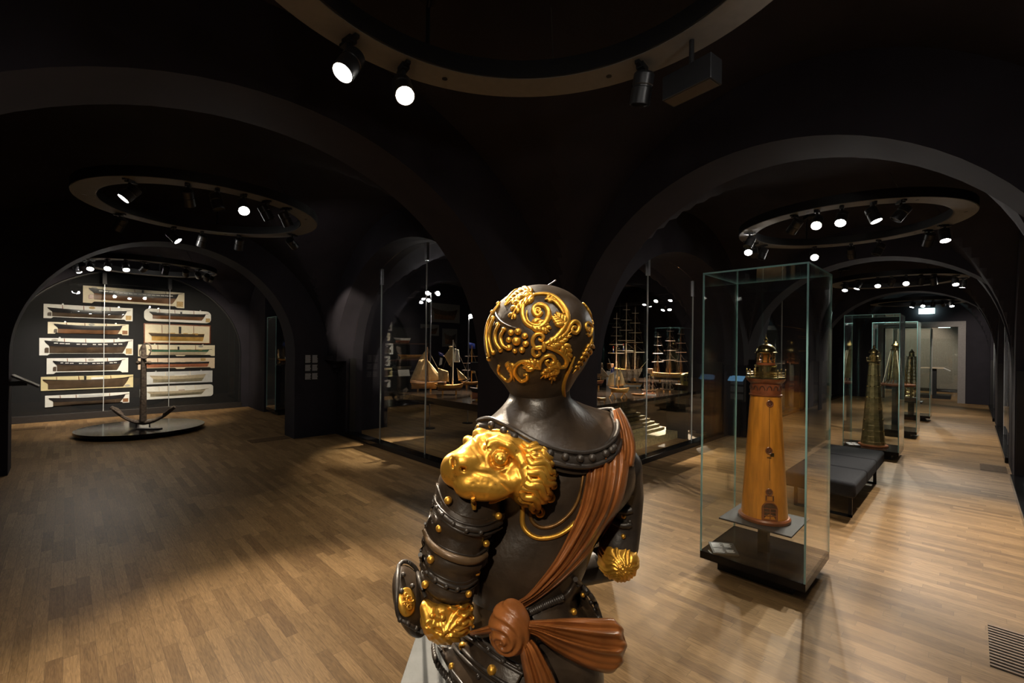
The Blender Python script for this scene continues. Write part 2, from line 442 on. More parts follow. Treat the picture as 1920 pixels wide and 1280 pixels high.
struct(MB().box(4.1, 16, 8.8, 14.8, 4.0, 4.2).build('ceiling', mWALL, smooth=False))
struct(MB().box(9.6, 16, 3.9, 8.9, 4.0, 4.2).build('ceiling', mWALL, smooth=False))
struct(MB().box(3.9, 30, -5.4, -0.9, 4.0, 4.2).build('ceiling', mWALL, smooth=False))

# corbels that carry the vault springing
def corbel(x, y, sx, sy, top=1.56):
    b = MB()
    for w, z0, z1 in ((0.30, top - 0.105, top), (0.24, top - 0.15, top - 0.105), (0.19, top - 0.24, top - 0.15), (0.12, top - 0.34, top - 0.24), (0.05, top - 0.42, top - 0.34)):
        x0, x1 = sorted((x, x + sx * w)); y0, y1 = sorted((y, y + sy * w))
        b.box(x0, x1, y0, y1, z0, z1)
    return struct(b.build('trim_1', mWALL, smooth=False, bevel=0.008))
corbel(3.88, V2n + 0.02, -1, -1)
corbel(3.88, 4.08, -1, 1)
corbel(U2n + 0.02, 3.52, -1, -1)
corbel(U3n + 0.02, 3.52, -1, -1)

# ------------------------------------------------------------------ glazed vitrine fronts
def glazing(name, label, axis, pos, base0, base1, c, h, rise, seams, clip=True, sill=0.085, spring=SPR - 0.11, flip=1):
    """arched glass front: panes cut to the arch, thin seams, black sill"""
    t = thing(name, label, 'glass partition', (0, 0, 0))
    cuts = [c - h + 0.02] + list(seams) + [c + h - 0.02]
    def top(a):
        s = (a - c) / h
        return spring + rise * math.sqrt(max(0.0, 1 - s * s)) - 0.03
    def put(a, z, d):
        return (pos + d * flip, a, z) if axis == 'u' else (a, pos + d * flip, z)
    for i in range(len(cuts) - 1):
        a0, a1 = cuts[i] + 0.003, cuts[i + 1] - 0.003
        poly = [(a0, sill)]
        poly.append((a1, sill))
        m = 16
        for k in range(m + 1):
            a = a1 + (a0 - a1) * k / m
            poly.append((a, max(sill + 0.2, top(a))))
        MB().prism(poly, lambda a, z: put(a, z, 0), lambda a, z: put(a, z, 0.014)).build('pane', mGLASSW, t, smooth=False)
    for a in seams:
        z1 = top(a) - 0.02
        b = MB()
        b.prism([(a - 0.005, sill), (a + 0.005, sill), (a + 0.005, z1), (a - 0.005, z1)], lambda a, z: put(a, z, -0.002), lambda a, z: put(a, z, 0.016))
        b.build('polished_edge', mEDGEL, t, smooth=False)
        if clip:
            b = MB()
            b.prism([(a - 0.03, z1 - 0.26), (a + 0.03, z1 - 0.26), (a + 0.03, z1 + 0.02), (a - 0.03, z1 + 0.02)], lambda a, z: put(a, z, -0.02), lambda a, z: put(a, z, 0.03))
            b.build('clamp', mSTEEL, t, smooth=False, bevel=0.004)
    b = MB()
    b.prism([(c - h, 0), (c + h, 0), (c + h, sill), (c - h, sill)], lambda a, z: put(a, z, base0), lambda a, z: put(a, z, base1))
    b.build('sill', mBLKG, t, smooth=False, bevel=0.006)
    for s in (-1, 1):
        b = MB(); a0, a1 = sorted((c + s * h, c + s * (h - 0.035)))
        b.prism([(a0, 0), (a1, 0), (a1, 1.5), (a0, 1.5)], lambda a, z: put(a, z, -0.06), lambda a, z: put(a, z, 0.05))
        b.build('jamb_strip', mBLK, t, smooth=False)
    return t
glazing('glass_partition', 'arched glass front of the ship vitrine left of the statue', 'u', 3.95, -0.13, 0.06, LVC, LVH, 1.95, (float(at(713, 700, 0, 3.95)[1]), float(at(797.5, 700, 0, 3.95)[1])))
glazing('glass_partition', 'arched glass front of the ship vitrine right of the statue', 'v', 3.58, -0.105, 0.06, RVC, RVH, 1.80, (float(at(1213.5, 700, 1, 3.58)[0]), float(at(1298.5, 700, 1, 3.58)[0])))
glazing('glass_partition', 'arched glass front behind the wooden lighthouse, further down the long room', 'v', 3.58, -0.105, 0.06, 12.95, 2.33, 1.80, (12.1, 13.7), clip=False)
glazing('glass_partition', 'farthest arched glass front along the left of the long room', 'v', 3.58, -0.105, 0.06, 19.1, 2.33, 1.80, (18.3, 19.9), clip=False)
for lb, c, ss in (('nearest arched glass front on the right wall, cut by the picture edge', 7.0, (6.2, 7.8)), ('middle arched glass front on the right wall', 12.95, (12.2, 13.7)), ('farthest arched glass front on the right wall, by the end wall', 19.1, (18.3, 19.9))):
    glazing('glass_partition', lb, 'v', V0 - 0.06, 0.10, -0.05, c, 2.28, 1.85, ss, clip=False, spring=1.6, flip=1)

# lunette window in front of the half models
t = thing('glass_partition', 'arched glass front over the wall of half models', 'glass partition')
LC, LH, LR, LS = 1.24, 2.20, 2.0, 1.50
def ltop(a): return LS + LR * math.sqrt(max(0, 1 - ((a - LC) / LH) ** 2))
GV = 14.27
cuts = [LC - LH + 0.02, float(at(195, 650, 1, GV)[0]), float(at(317.5, 650, 1, GV)[0]), LC + LH - 0.02]
for i in range(3):
    a0, a1 = cuts[i] + 0.003, cuts[i + 1] - 0.003
    poly = [(a0, 0.15), (a1, 0.15)] + [(a1 + (a0 - a1) * k / 20, ltop(a1 + (a0 - a1) * k / 20) - 0.02) for k in range(21)]
    MB().prism(poly, lambda a, z: (a, GV, z), lambda a, z: (a, GV + 0.012, z)).build('pane', mGLASSW, t, smooth=False)
for a in cuts[1:3]:
    MB().box(a - 0.006, a + 0.006, GV - 0.003, GV + 0.015, 0.15, ltop(a) - 0.05).build('polished_edge', mEDGEL, t, smooth=False)
    MB().box(a - 0.04, a + 0.04, GV - 0.03, GV + 0.03, ltop(a) - 0.30, ltop(a) - 0.02).build('clamp', mBLK, t, smooth=False, bevel=0.004)
MB().box(LC - LH - 0.05, LC + LH + 0.05, GV - 0.03, GV + 0.10, 0.0, 0.15).build('sill', mBLKW, t, smooth=False, bevel=0.006)
pts = [(LC + LH * math.cos(PI - PI * k / 48), GV, LS + LR * math.sin(PI - PI * k / 48)) for k in range(49)]
pts = [(LC - LH, GV, 0.15)] + pts + [(LC + LH, GV, 0.15)]
MB().tube(pts, 0.025, 6).build('arch_frame', mBLK, t)
# the recess around that lunette
pl = arch_poly(LW, 3.66, 4.3, LC, LH + 0.03, LS, LR + 0.03)
struct(MB().prism(pl, lambda a, z: (a, GV + 0.0, z), lambda a, z: (a, GV + 0.26, z)).build('wall_back', mWALL, angle=25))
struct(MB().box(LW, 3.66, GV + 0.3, GV + 0.34, 0, 4.2).build('wall_back', mat('display_wall_charcoal', (0.011, 0.0105, 0.0115), 0.75, noise=0.06, spec=0.25), smooth=False))

# floor grilles let into the parquet under the arches
def grille(label, u0, u1, v0, v1, along, n):
    t = thing('floor_grille', label, 'floor grille')
    MB().box(u0, u1, v0, v1, -0.01, 0.002).build('duct', mVOID, t, smooth=False)
    b = MB()
    for i in range(n):
        if along == 'v':
            x = u0 + (u1 - u0) * (i + 0.25) / n; b.box(x, x + (u1 - u0) / n * 0.42, v0, v1, 0.0, 0.006)
        else:
            y = v0 + (v1 - v0) * (i + 0.25) / n; b.box(u0, u1, y, y + (v1 - v0) / n * 0.42, 0.0, 0.006)
    b.build('slats', mGRILLE, t, smooth=False)
grille('slatted grille in the parquet at the lower right corner', 3.69, 4.26, -0.75, -0.085, 'v', 15)
grille('slatted grille in the parquet beside the pier left of the ship vitrine', 2.36, 3.0, 8.93, 9.27, 'u', 9)
grille('slatted grille in the parquet by the right-hand glass under the second arch', 9.75, 10.3, -0.38, -0.1, 'v', 14)
grille('small slotted grille in the parquet before the end wall', 21.1, 21.3, -0.38, 0.1, 'v', 5)
grille('slatted grille in the parquet below the half models at far left', -1.2, -0.3, 13.2, 13.5, 'u', 6)

# text panel with six blocks on the left pier
def text_panel(name, label, cat, x0, x1, z0, z1, y, parent=None):
    t = thing(name, label, cat, ((x0 + x1) / 2, y, z0))
    W, H = x1 - x0, z1 - z0
    MB().box(-W / 2, W / 2, 0, 0.012, 0, H).build('panel', mBLK, t, smooth=False, bevel=0.002)
    for i in range(2):
        for j, (q0, q1) in enumerate(((0.67, 0.97), (0.36, 0.60), (0.03, 0.27))):
            b = MB(); xa = -W / 2 + W * (0.06 + 0.48 * i); n = 9 if j == 0 else 7
            for k in range(n):
                zz = H * (q1 - (q1 - q0) * (k + 0.5) / n); L = W * 0.40 * (0.82 + 0.18 * random.random())
                b.box(xa, xa + L, -0.001, 0.0, zz - H * 0.011, zz + H * 0.011)
            b.build('text_block', mat('grey_text', (0.45, 0.45, 0.46), 0.8, noise=0.05), t, smooth=False)
    return t
a = at(571, 664, 1, V2n - 0.014); bq = at(597.5, 712, 1, V2n - 0.014)
text_panel('text_panel', 'black wall panel with six grey text blocks on the left pier', 'text panel', float(a[0]), float(bq[0]), float(bq[2]), float(a[2]), V2n - 0.013)

# ================================================================== LIGHTING RINGS AND SPOTLIGHTS
RZ = 3.27
RINGS = {'L': (1.17, 6.26), 'R': (6.84, 1.12), 'C': (1.13, 1.12), 'LL': (1.2, 11.85), 'RR': (12.9, 1.2), 'RRR': (18.9, 1.2), 'V': (6.95, 6.35)}
RNAME = {'L': 'left ring', 'R': 'right ring', 'C': 'ring above the statue', 'LL': 'ring before the half models', 'RR': 'second ring of the long room', 'RRR': 'farthest ring of the long room', 'V': 'ring over the ship vitrine'}
RLAB = {'L': 'large hoop of track lighting hung in the left bay, pale grey underside', 'R': 'large hoop of track lighting hung in the right bay above the glass cases',
        'C': 'hoop of track lighting overhead at the top edge of the picture', 'LL': 'hoop of track lighting in front of the half-model wall',
        'RR': 'second hoop of track lighting down the long room, beyond the right bay', 'RRR': 'farthest hoop of track lighting, before the end wall', 'V': 'hoop of track lighting inside the ship vitrine bay'}
RO, RI = 1.165, 0.965
def ring(key):
    cx, cy = RINGS[key]
    t = thing('lighting_ring', RLAB[key], 'lighting ring', (cx, cy, RZ), group='lighting hoops')
    n = 96
    b = MB()
    def circ(r, z): return [(r * math.cos(2 * PI * j / n), r * math.sin(2 * PI * j / n), z) for j in range(n)]
    b.grid([circ(RI, 0.004), circ(RI, 0.10), circ(RO, 0.10), circ(RO, 0.004), circ(RI, 0.004)], close=True)
    b.build('hoop', mBLK, t, angle=30)
    b = MB(); b.grid([circ(RI + 0.012, 0.004), circ(RI + 0.012, 0.0), circ(RO - 0.006, 0.0), circ(RO - 0.006, 0.004)], close=True)
    pnl = b.build('underside_panel', mGREYU, t, angle=30)
    for k in range(7 if key in 'LRC' else 0):
        a = 2 * PI * k / 7 + 0.3; MB().lathe([(0.016, -0.002), (0.016, 0.001)], 10, ((RI + 0.1) * math.cos(a), (RI + 0.1) * math.sin(a))).build('fixing', mBLK, pnl, smooth=False)
    for k in range(4):
        a = PI / 2 * k + 0.6
        MB().tube([(1.06 * math.cos(a), 1.06 * math.sin(a), 0.1), (0.9 * math.cos(a), 0.9 * math.sin(a), 0.34)], 0.003, 5).build('suspension_wire', mBLK, t)
    a = math.atan2(FW[1], FW[0]) + (0.5 if key != 'R' else -0.2)
    px, py = 1.06 * math.cos(a), 1.06 * math.sin(a)
    MB().tube([(px, py, 0.1), (px, py, 0.36), (px * 0.97, py * 0.97, 0.40)], 0.012, 8).build('power_drop', mBLK, t)
    M_ = Matrix.Translation((px * 0.93, py * 0.93, 0.40)) @ Matrix.Rotation(a, 4, 'Z')
    MB().box(-0.1, 0.1, -0.04, 0.04, 0.0, 0.05, M_).build('junction_box', mBLK, t, smooth=False)
    return t
for k in RINGS: ring(k)

# spotlight prototype meshes (shared by every spotlight)
def lamp_meshes():
    b = MB(); b.box(-0.035, 0.035, -0.02, 0.02, -0.03, 0.0); b.box(-0.07, 0.07, -0.012, 0.012, -0.022, -0.006); b.tube([(0, 0, -0.03), (0, 0, -0.075)], 0.013, 10)
    clip = b.build('track_clip', mBLK, None, bevel=0.003)
    b = MB(); b.lathe([(0.02, 0.085), (0.048, 0.08), (0.054, 0.07), (0.054, 0.02), (0.050, 0.016), (0.050, 0.008), (0.054, 0.004), (0.054, -0.075), (0.048, -0.075), (0.046, -0.062), (0.0, -0.062)], 28)
    body = b.build('lamp_body', mat('lamp_housing_black', (0.02, 0.02, 0.021), 0.35, noise=0.08), None, angle=30)
    b = MB(); b.lathe([(0.0, -0.064), (0.0455, -0.064), (0.0455, -0.070), (0.0, -0.070)], 28)
    lens = b.build('lens', mLENS, None)
    b = MB(); b.lathe([(0.0, -0.064), (0.0455, -0.064), (0.0455, -0.070), (0.0, -0.070)], 28)
    lensd = b.build('lens', mLENSD, None)
    ms = [o.data for o in (clip, body, lens, lensd)]
    for o in (clip, body, lens, lensd): bpy.data.objects.remove(o)
    return ms
mClip, mBody, mLensOn, mLensOff = lamp_meshes()
ORD = {}
def spotlight(loc, target, label, lit=True, power=60, cone=40, blend=0.6, group=None, rotz=0.0, warm=(1.0, 0.85, 0.65), soft=0.028, glow=None):
    t = thing('spotlight', label, 'spotlight', loc, rotz, group)
    o = bpy.data.objects.new('track_clip', mClip); COL.objects.link(o); o.parent = t
    hp = Vector((0, 0, -0.13))
    bd = bpy.data.objects.new('lamp_body', mBody); COL.objects.link(bd); bd.parent = t; bd.location = hp
    d = (Vector(target) - (Vector(loc) + hp)).normalized()
    d = Matrix.Rotation(-rotz, 3, 'Z') @ d
    bd.rotation_mode = 'QUATERNION'; bd.rotation_quaternion = d.to_track_quat('-Z', 'Y')
    ln = bpy.data.objects.new('lens', mLensOn if lit else mLensOff); COL.objects.link(ln); ln.parent = bd
    if lit and power > 0:
        ld = bpy.data.lights.new('beam', 'SPOT'); ld.energy = power; ld.spot_size = math.radians(cone); ld.spot_blend = blend
        ld.color = warm; ld.shadow_soft_size = soft
        lo = bpy.data.objects.new('beam', ld); COL.objects.link(lo); lo.parent = bd; lo.location = (0, 0, -0.09)
    return t
def ring_lamp(key, x, y, label, target, lit=True, power=60, cone=40, **kw):
    """a spotlight clipped under ring `key`; its bearing from the tripod tells which point of the ring"""
    cx, cy = RINGS[key]; p = fl(x, y, RZ - 0.15)
    a = math.atan2(p[1] - cy, p[0] - cx); r = (RO + RI) / 2
    used = ORD.setdefault(key, [])
    for k in range(0, 60):   # keep neighbouring heads a hand's width apart
        c_ = a + 0.02 * ((k + 1) // 2) * (1 if k % 2 else -1)
        if all(abs((c_ - q + PI) % (2 * PI) - PI) >= 0.2 for q in used): a = c_; break
    used.append(a)
    loc = (cx + r * math.cos(a), cy + r * math.sin(a), RZ)
    return spotlight(loc, target, label, lit, power, cone, group='spotlights on the ' + RNAME[key], rotz=a, **kw)
E1 = (0.4, 0.2, 1.5)   # roughly where the tripod stands
# left ring
for x, y, lb, tg, lit, pw, cn in (
    (204, 352, 'lit spotlight at the far left of the left ring, turned to the left', (-1.6, 5.4, 0.6), True, 60, 50),
    (337, 355, 'unlit spotlight hanging straight down, second along the back rim of the left ring', (1.9, 7.7, 0.2), False, 0, 40),
    (406, 368, 'unlit tilted spotlight on the left ring, just left of the blazing one', (1.6, 4.6, 0.2), False, 0, 40),
    (461, 390, 'blazing spotlight on the left ring pointing at the viewer', (0.9, 2.2, 0.4), True, 230, 64),
    (520, 394, 'unlit tilted spotlight on the left ring, just right of the blazing one', (3.0, 5.0, 0.3), False, 0, 40),
    (577, 412, 'dark spotlight at the right end of the left ring', (3.4, 5.6, 0.0), False, 0, 40),
    (284, 424, 'dark spotlight hanging from the front rim of the left ring, leftmost there', (-0.8, 8.4, 0.4), False, 0, 40),
    (345, 440, 'small lit spotlight on the front rim of the left ring, turned right', (3.0, 6.3, 0.8), True, 50, 45),
    (382, 446, 'unlit tilted spotlight on the left ring, right of the small lit one', (0.8, 9.0, 0.0), False, 0, 40),
    (431, 450, 'unlit slanting spotlight on the front rim of the left ring, second from its right end', (1.8, 9.0, 0.0), False, 0, 40),
    (516, 452, 'lit spotlight on the front rim of the left ring, at its right end', (3.84, 8.15, 2.2), True, 170, 28)):
    ring_lamp('L', x, y, lb, tg, lit, pw, cn)
# right ring
for x, y, lb, tg, lit, pw, cn in (
    (1455, 420, 'dim spotlight at the back left of the right ring, seen from the side', (7.6, 4.2, 0.25), True, 70, 40),
    (1509, 418, 'blazing spotlight with long rays on the left of the right ring', (2.9, 0.9, 0.6), True, 130, 46),
    (1577, 404, 'lit spotlight on the back rim of the right ring, right of the blazing one', (3.9, 1.1, 0.9), True, 120, 34),
    (1654, 394, 'lit spotlight turned right on the back rim of the right ring, second from the right', (5.6, -0.2, 0.8), True, 120, 66),
    (1697, 388, 'thick spotlight seen from behind at the right of the right ring', (5.4, 2.6, 0.2), False, 0, 40),
    (1391, 458, 'dark spotlight at the left tip of the right ring', (4.6, 2.8, 0.2), False, 0, 40),
    (1407, 470, 'lit spotlight near the left tip of the right ring, lowest of the cluster', (4.3, 1.6, 0.6), True, 60, 34),
    (1427, 470, 'dim spotlight in the cluster at the left of the right ring, third from its tip', (4.9, 1.2, 0.3), False, 0, 40),
    (1459, 471, 'dark spotlight on the front rim of the right ring, left of the glaring one', (6.4, 3.0, 0.2), False, 0, 40),
    (1551, 468, 'glaring spotlight on the front rim of the right ring above the tall glass case', (3.2, 0.3, 0.2), True, 120, 44),
    (1590, 465, 'tilted spotlight with a bright edge on the front rim of the right ring', (9.8, 1.17, 1.0), True, 110, 30),
    (1630, 465, 'spotlight hanging straight down from the front rim of the right ring', (7.2, 2.2, 0.0), False, 0, 40),
    (1683, 452, 'dark spotlight on the front rim of the right ring, left of the bright rightmost one', (9.0, 1.3, 0.3), False, 0, 40),
    (1727, 447, 'bright spotlight at the right of the front rim of the right ring', (6.4, -0.1, 0.2), True, 150, 66)):
    ring_lamp('R', x, y, lb, tg, lit, pw * 1.1, cn, warm=(1.0, 0.89, 0.75))
# ring above the statue
ring_lamp('C', 637, 140, 'oval lit spotlight near the top of the picture, left of the brightest lamp', (-0.8, 1.6, 0.2), True, 40, 75)
ring_lamp('C', 747, 185, 'brightest lamp of the picture, near the top left of the statue', (0.84, 0.86, 1.45), True, 330, 42)
ring_lamp('C', 1195, 165, 'dark caged spotlight under the ring above the statue', (2.6, 2.0, 0.5), False, 0, 40)
SP = 1.13
for a, lb, tg, pw, cn in ((200, 'spotlight on the ring above the statue, behind the tripod to the left', (0.93, 0.93, 1.5), 14, 40),
                          (250, 'spotlight on the ring above the statue, behind the tripod to the right', (0.95, 0.9, 1.3), 12, 40),
                          (312, 'spotlight on the ring above the statue, added out of view, trained on the wooden lighthouse', (4.0, 1.15, 0.95), 75, 26),  # unseen lamp added to light the near side of the wooden tower
                          (285, 'spotlight on the ring above the statue, added out of view to the right', (2.4, 0.5, 0.0), 20, 60),  # unseen lamp added to light the floor on the right
                          (135, 'spotlight on the ring above the statue, added out of view to the left', (-0.7, 2.2, 0.0), 45, 100)):  # unseen lamp added to light the floor on the left
    r = (RO + RI) / 2; an = math.radians(a); c = RINGS['C']
    spotlight((c[0] + r * math.cos(an), c[1] + r * math.sin(an), RZ), tg, lb, True, pw, cn, group='spotlights on the ring above the statue', rotz=an)
spotlight((-1.05, -0.35, 2.95), (0.93, 0.93, 1.28), 'added unseen spotlight behind the tripod, trained on the statue', True, 70, 26, group='added spotlights behind the tripod')  # unseen lamp added to light the statue's back and neck
# ring before the half models
for i, (x, y, tg, lit, lb) in enumerate((
    (137, 496, (0.0, 9.0, 0.4), 12, 'lit spotlight at the far left of the ring before the half models'),
    (147, 489, (0.2, 8.5, 0.6), 12, 'bright spotlight at the left of the ring before the half models, topmost of the pair'),
    (166, 502, (0.6, 14.6, 1.0), True, 'tilted lit spotlight on the ring before the half models, third from the left'),
    (198, 489, (0.9, 8.5, 0.0), 12, 'lit spotlight at the back of the ring before the half models'),
    (197, 505, (-0.2, 14.6, 0.8), True, 'narrow lit spotlight on the ring before the half models, above the left pane joint'),
    (214, 511, (1.6, 8.0, 0.4), 12, 'oval lit spotlight on the ring before the half models, lowest one'),
    (345, 522, (2.2, 14.6, 2.5), False, 'dark spotlight on the ring before the half models, first on its right side'),
    (362, 521, (2.4, 14.6, 1.2), False, 'dark spotlight on the ring before the half models, second on its right side'),
    (388, 518, (3.0, 14.6, 2.0), False, 'dark spotlight on the ring before the half models, at its right end'))):
    ring_lamp('LL', x, y, lb, tg, lit, 105 if lit is True else lit, 54, warm=(1.0, 0.90, 0.78))
spotlight((RINGS['LL'][0] + 0.47, RINGS['LL'][1] - 0.95, RZ), (2.3, 14.6, 1.3), 'added spotlight on the near rim before the half models, hidden behind the arch', True, 190, 60, group='spotlights on the ring before the half models')  # unseen lamp added to light the right-hand boards
spotlight((RINGS['LL'][0] - 0.18, RINGS['LL'][1] - 1.045, RZ), (-0.1, 14.6, 1.5), 'added spotlight on the near rim before the half models, aimed at the left boards', True, 190, 60, group='spotlights on the ring before the half models')  # unseen lamp added to light the left-hand boards
spotlight((RINGS['LL'][0] + 0.14, RINGS['LL'][1] - 1.05, RZ), (1.0, 12.9, 0.0), 'added spotlight on the near rim before the half models, aimed at the anchor', True, 90, 70, group='spotlights on the ring before the half models')  # unseen lamp added to light the anchor
# second ring
for x, y, lb, tg, pw, cn in (
    (1558, 534, 'lit spotlight at the left tip of the second ring of the long room', (11.4, 2.6, 0.6), 40, 50),
    (1591, 519, 'lit spotlight at the back left of the second ring of the long room', (9.9, 1.2, 1.0), 150, 34),
    (1591, 541, 'lit spotlight at the front left of the second ring of the long room', (10.6, 2.0, 0.4), 40, 50),
    (1670, 541, 'small lit spotlight in the middle of the front rim of the second ring', (12.9, 2.2, 0.0), 60, 60),
    (1689, 520, 'blazing spotlight with rays on the second ring of the long room', (8.6, 0.6, 0.6), 130, 46),
    (1740, 538, 'lit spotlight on the front rim of the second ring, right of its middle', (13.0, 0.6, 0.0), 100, 66),
    (1764, 518, 'lit spotlight on the back rim of the second ring, right of the blazing one', (12.5, 1.1, 0.8), 80, 40),
    (1800, 505, 'lit spotlight at the very right of the second ring of the long room', (14.0, 0.2, 0.0), 70, 60),
    (1799, 529, 'bright rayed spotlight at the right of the second ring of the long room', (10.6, -0.1, 0.2), 100, 56)):
    ring_lamp('RR', x, y, lb, tg, True, pw * 1.1, cn, warm=(1.0, 0.89, 0.75))
for x, y, lb, tg, pw, cn in (
    (1690, 562, 'small lit spotlight at the left of the farthest ring', (17.2, 2.2, 0.0), 60, 60),
    (1706, 562, 'bright spotlight left of the middle of the farthest ring', (15.6, 1.0, 0.9), 80, 40),
    (1738, 561, 'lit spotlight in the middle of the farthest ring', (18.5, 1.2, 0.0), 80, 66),
    (1782, 560, 'lit spotlight right of the middle of the farthest ring', (21.9, -0.3, 1.2), 120, 60),
    (1825, 564, 'bright rayed spotlight at the right of the farthest ring', (16.6, 0.0, 0.0), 80, 60)):
    ring_lamp('RRR', x, y, lb, tg, True, pw * 1.1, cn, warm=(1.0, 0.89, 0.75))
# ring over the ship vitrine
for x, y, lb, tg, pw, cn in (
    (1186, 553, 'lit lamp above the masts of the large three-master, upper of the pair', (6.0, 4.9, 1.0), 60, 46),
    (1190, 558, 'bright lamp above the masts of the large three-master', (6.3, 4.6, 1.1), 90, 46),
    (1196, 563, 'lit lamp beside the bright one above the large three-master', (5.6, 5.6, 1.0), 80, 46),
    (1255, 550, 'lit lamp inside the ship vitrine, upper of the pair right of the pane joint', (7.6, 4.6, 1.0), 70, 46),
    (1259, 558, 'lit lamp inside the ship vitrine, lower of the pair right of the pane joint', (5.2, 4.4, 0.9), 70, 46)):
    ring_lamp('V', x, y, lb, tg, True, pw * 4.5, cn)
struct(MB().box(11.75, 11.83, 4.1, 8.6, 3.02, 3.10).build('trim_2', mBLK, smooth=False))
for x, lb, tg in ((1238.5, 'distant small lamp seen through the ship vitrine, left of two', (10.9, 6.3, 1.2)), (1249, 'distant small lamp seen through the ship vitrine, right of two', (10.8, 5.2, 1.0))):
    q = at(x, 584, 0, 11.6)
    spotlight((11.79, float(q[1]), 3.02), tg, lb, True, 900, 60, group='lamps in the room behind the ship vitrine')
for an, tg, pw, lb in ((225, (5.6, 5.2, 0.9), 130, 'added lamp on the near rim of the vitrine ring, hidden by the pier'), (165, (4.8, 6.7, 1.1), 120, 'added lamp on the left rim of the vitrine ring, aimed at the sailing barges'), (285, (7.4, 4.1, 0.5), 130, 'added lamp on the right rim of the vitrine ring, aimed at the stepped dock model')):  # three unseen lamps added to brighten the models from the near side
    a = math.radians(an); c = RINGS['V']
    spotlight((c[0] + 1.06 * math.cos(a), c[1] + 1.06 * math.sin(a), RZ), tg, lb, True, pw * 4.5, 38, group='spotlights on the ring over the ship vitrine', rotz=a)
# box projector under the overhead ring
c = RINGS['C']; p = fl(1293, 150, RZ - 0.2)
an = math.atan2(p[1] - c[1], p[0] - c[0]); q = (c[0] + 1.06 * math.cos(an), c[1] + 1.06 * math.sin(an), RZ)
t = thing('flood_light', 'black box-shaped flood light hanging under the overhead ring, top right of the statue', 'flood light', q, an + PI / 2)
MB().tube([(0, 0, 0), (0, 0, -0.14)], 0.012, 10).build('stem', mBLK, t)
b = MB(); b.box(-0.13, 0.13, -0.05, 0.05, -0.26, -0.14); b.build('housing', mBLK, t, smooth=False, bevel=0.004)
MB().box(-0.12, 0.12, -0.04, 0.04, -0.262, -0.26).build('diffuser', mat('amber_dark_diffuser', (0.06, 0.045, 0.03), 0.5, noise=0.05), t, smooth=False)
# lamp in the far room, keeps its back wall visible through the doorway
spotlight((25.4, 1.6, 3.6), (27.7, 1.9, 1.4), 'lamp in the far room beyond the doorway', True, 130, 80, group='lamps beyond the doorway')
spotlight((24.4, 0.6, 3.6), (24.6, 0.9, 0.0), 'lamp over the reading table beyond the doorway', True, 60, 70, group='lamps beyond the doorway')
# exit signs
def exit_sign(loc, rz, label, W=0.34, H=0.17, drop=0.25):
    t = thing('exit_sign', label, 'exit sign', loc, rz)
    MB().box(-W / 2, W / 2, -0.03, 0.03, 0, H).build('sign_box', mEXIT, t, smooth=False)
    b = MB()
    b.box(-W / 2 + 0.02, -W / 2 + 0.03, -0.032, -0.03, 0.015, H - 0.015)
    b.box(W / 2 - 0.03, W / 2 - 0.02, -0.032, -0.03, 0.015, H - 0.015)
    b.build('sign_border', mEXITG, t, smooth=False)
    MB().tube([(0, 0, H), (0, 0, H + drop)], 0.01, 6).build('hanger', mBLK, t)
p = at(1737.5, 588, 0, UEND - 0.1)
exit_sign((float(p[0]), float(p[1]), float(p[2])), -PI / 2, 'glowing exit sign above the doorway at the end of the long room', 0.42, 0.19)
p = at(1770.5, 614, 0, 25.8)
exit_sign((float(p[0]), float(p[1]), float(p[2])), -PI / 2, 'glowing exit sign in the far room, seen through the doorway', 0.36, 0.12, drop=3.6 - float(p[2]) - 0.12)

# ================================================================== HALF MODELS ON THE LEFT BACK WALL
YB = GV + 0.30          # face of the display wall
HM = [ # key, corners(u0,z0,u1,z1), board material, board shape, hull spec
 ('A', 0.27, 2.70, 2.25, 3.11, 'cream'), ('B', -0.38, 2.30, 1.185, 2.625, 'white'), ('C', -0.31, 1.945, 1.11, 2.215, 'cream2'),
 ('D', -0.44, 1.445, 1.20, 1.845, 'white2'), ('E', -0.32, 1.015, 1.11, 1.38, 'white'), ('F', -0.41, 0.635, 1.21, 0.955, 'yellow'),
 ('G', -0.34, 0.255, 1.14, 0.52, 'white'), ('H', 1.41, 2.32, 2.86, 2.645, 'round'), ('I', 1.43, 1.775, 2.83, 2.24, 'frame'),
 ('J', 1.30, 1.415, 2.96, 1.715, 'pinkw'), ('K', 1.30, 1.075, 2.96, 1.365, 'pink'), ('L', 1.35, 0.69, 2.91, 1.01, 'grey'), ('M', 1.34, 0.30, 2.93, 0.63, 'round2')]
KY = (GV + 0.02) / 14.6   # boards were surveyed on the plane v = 14.6
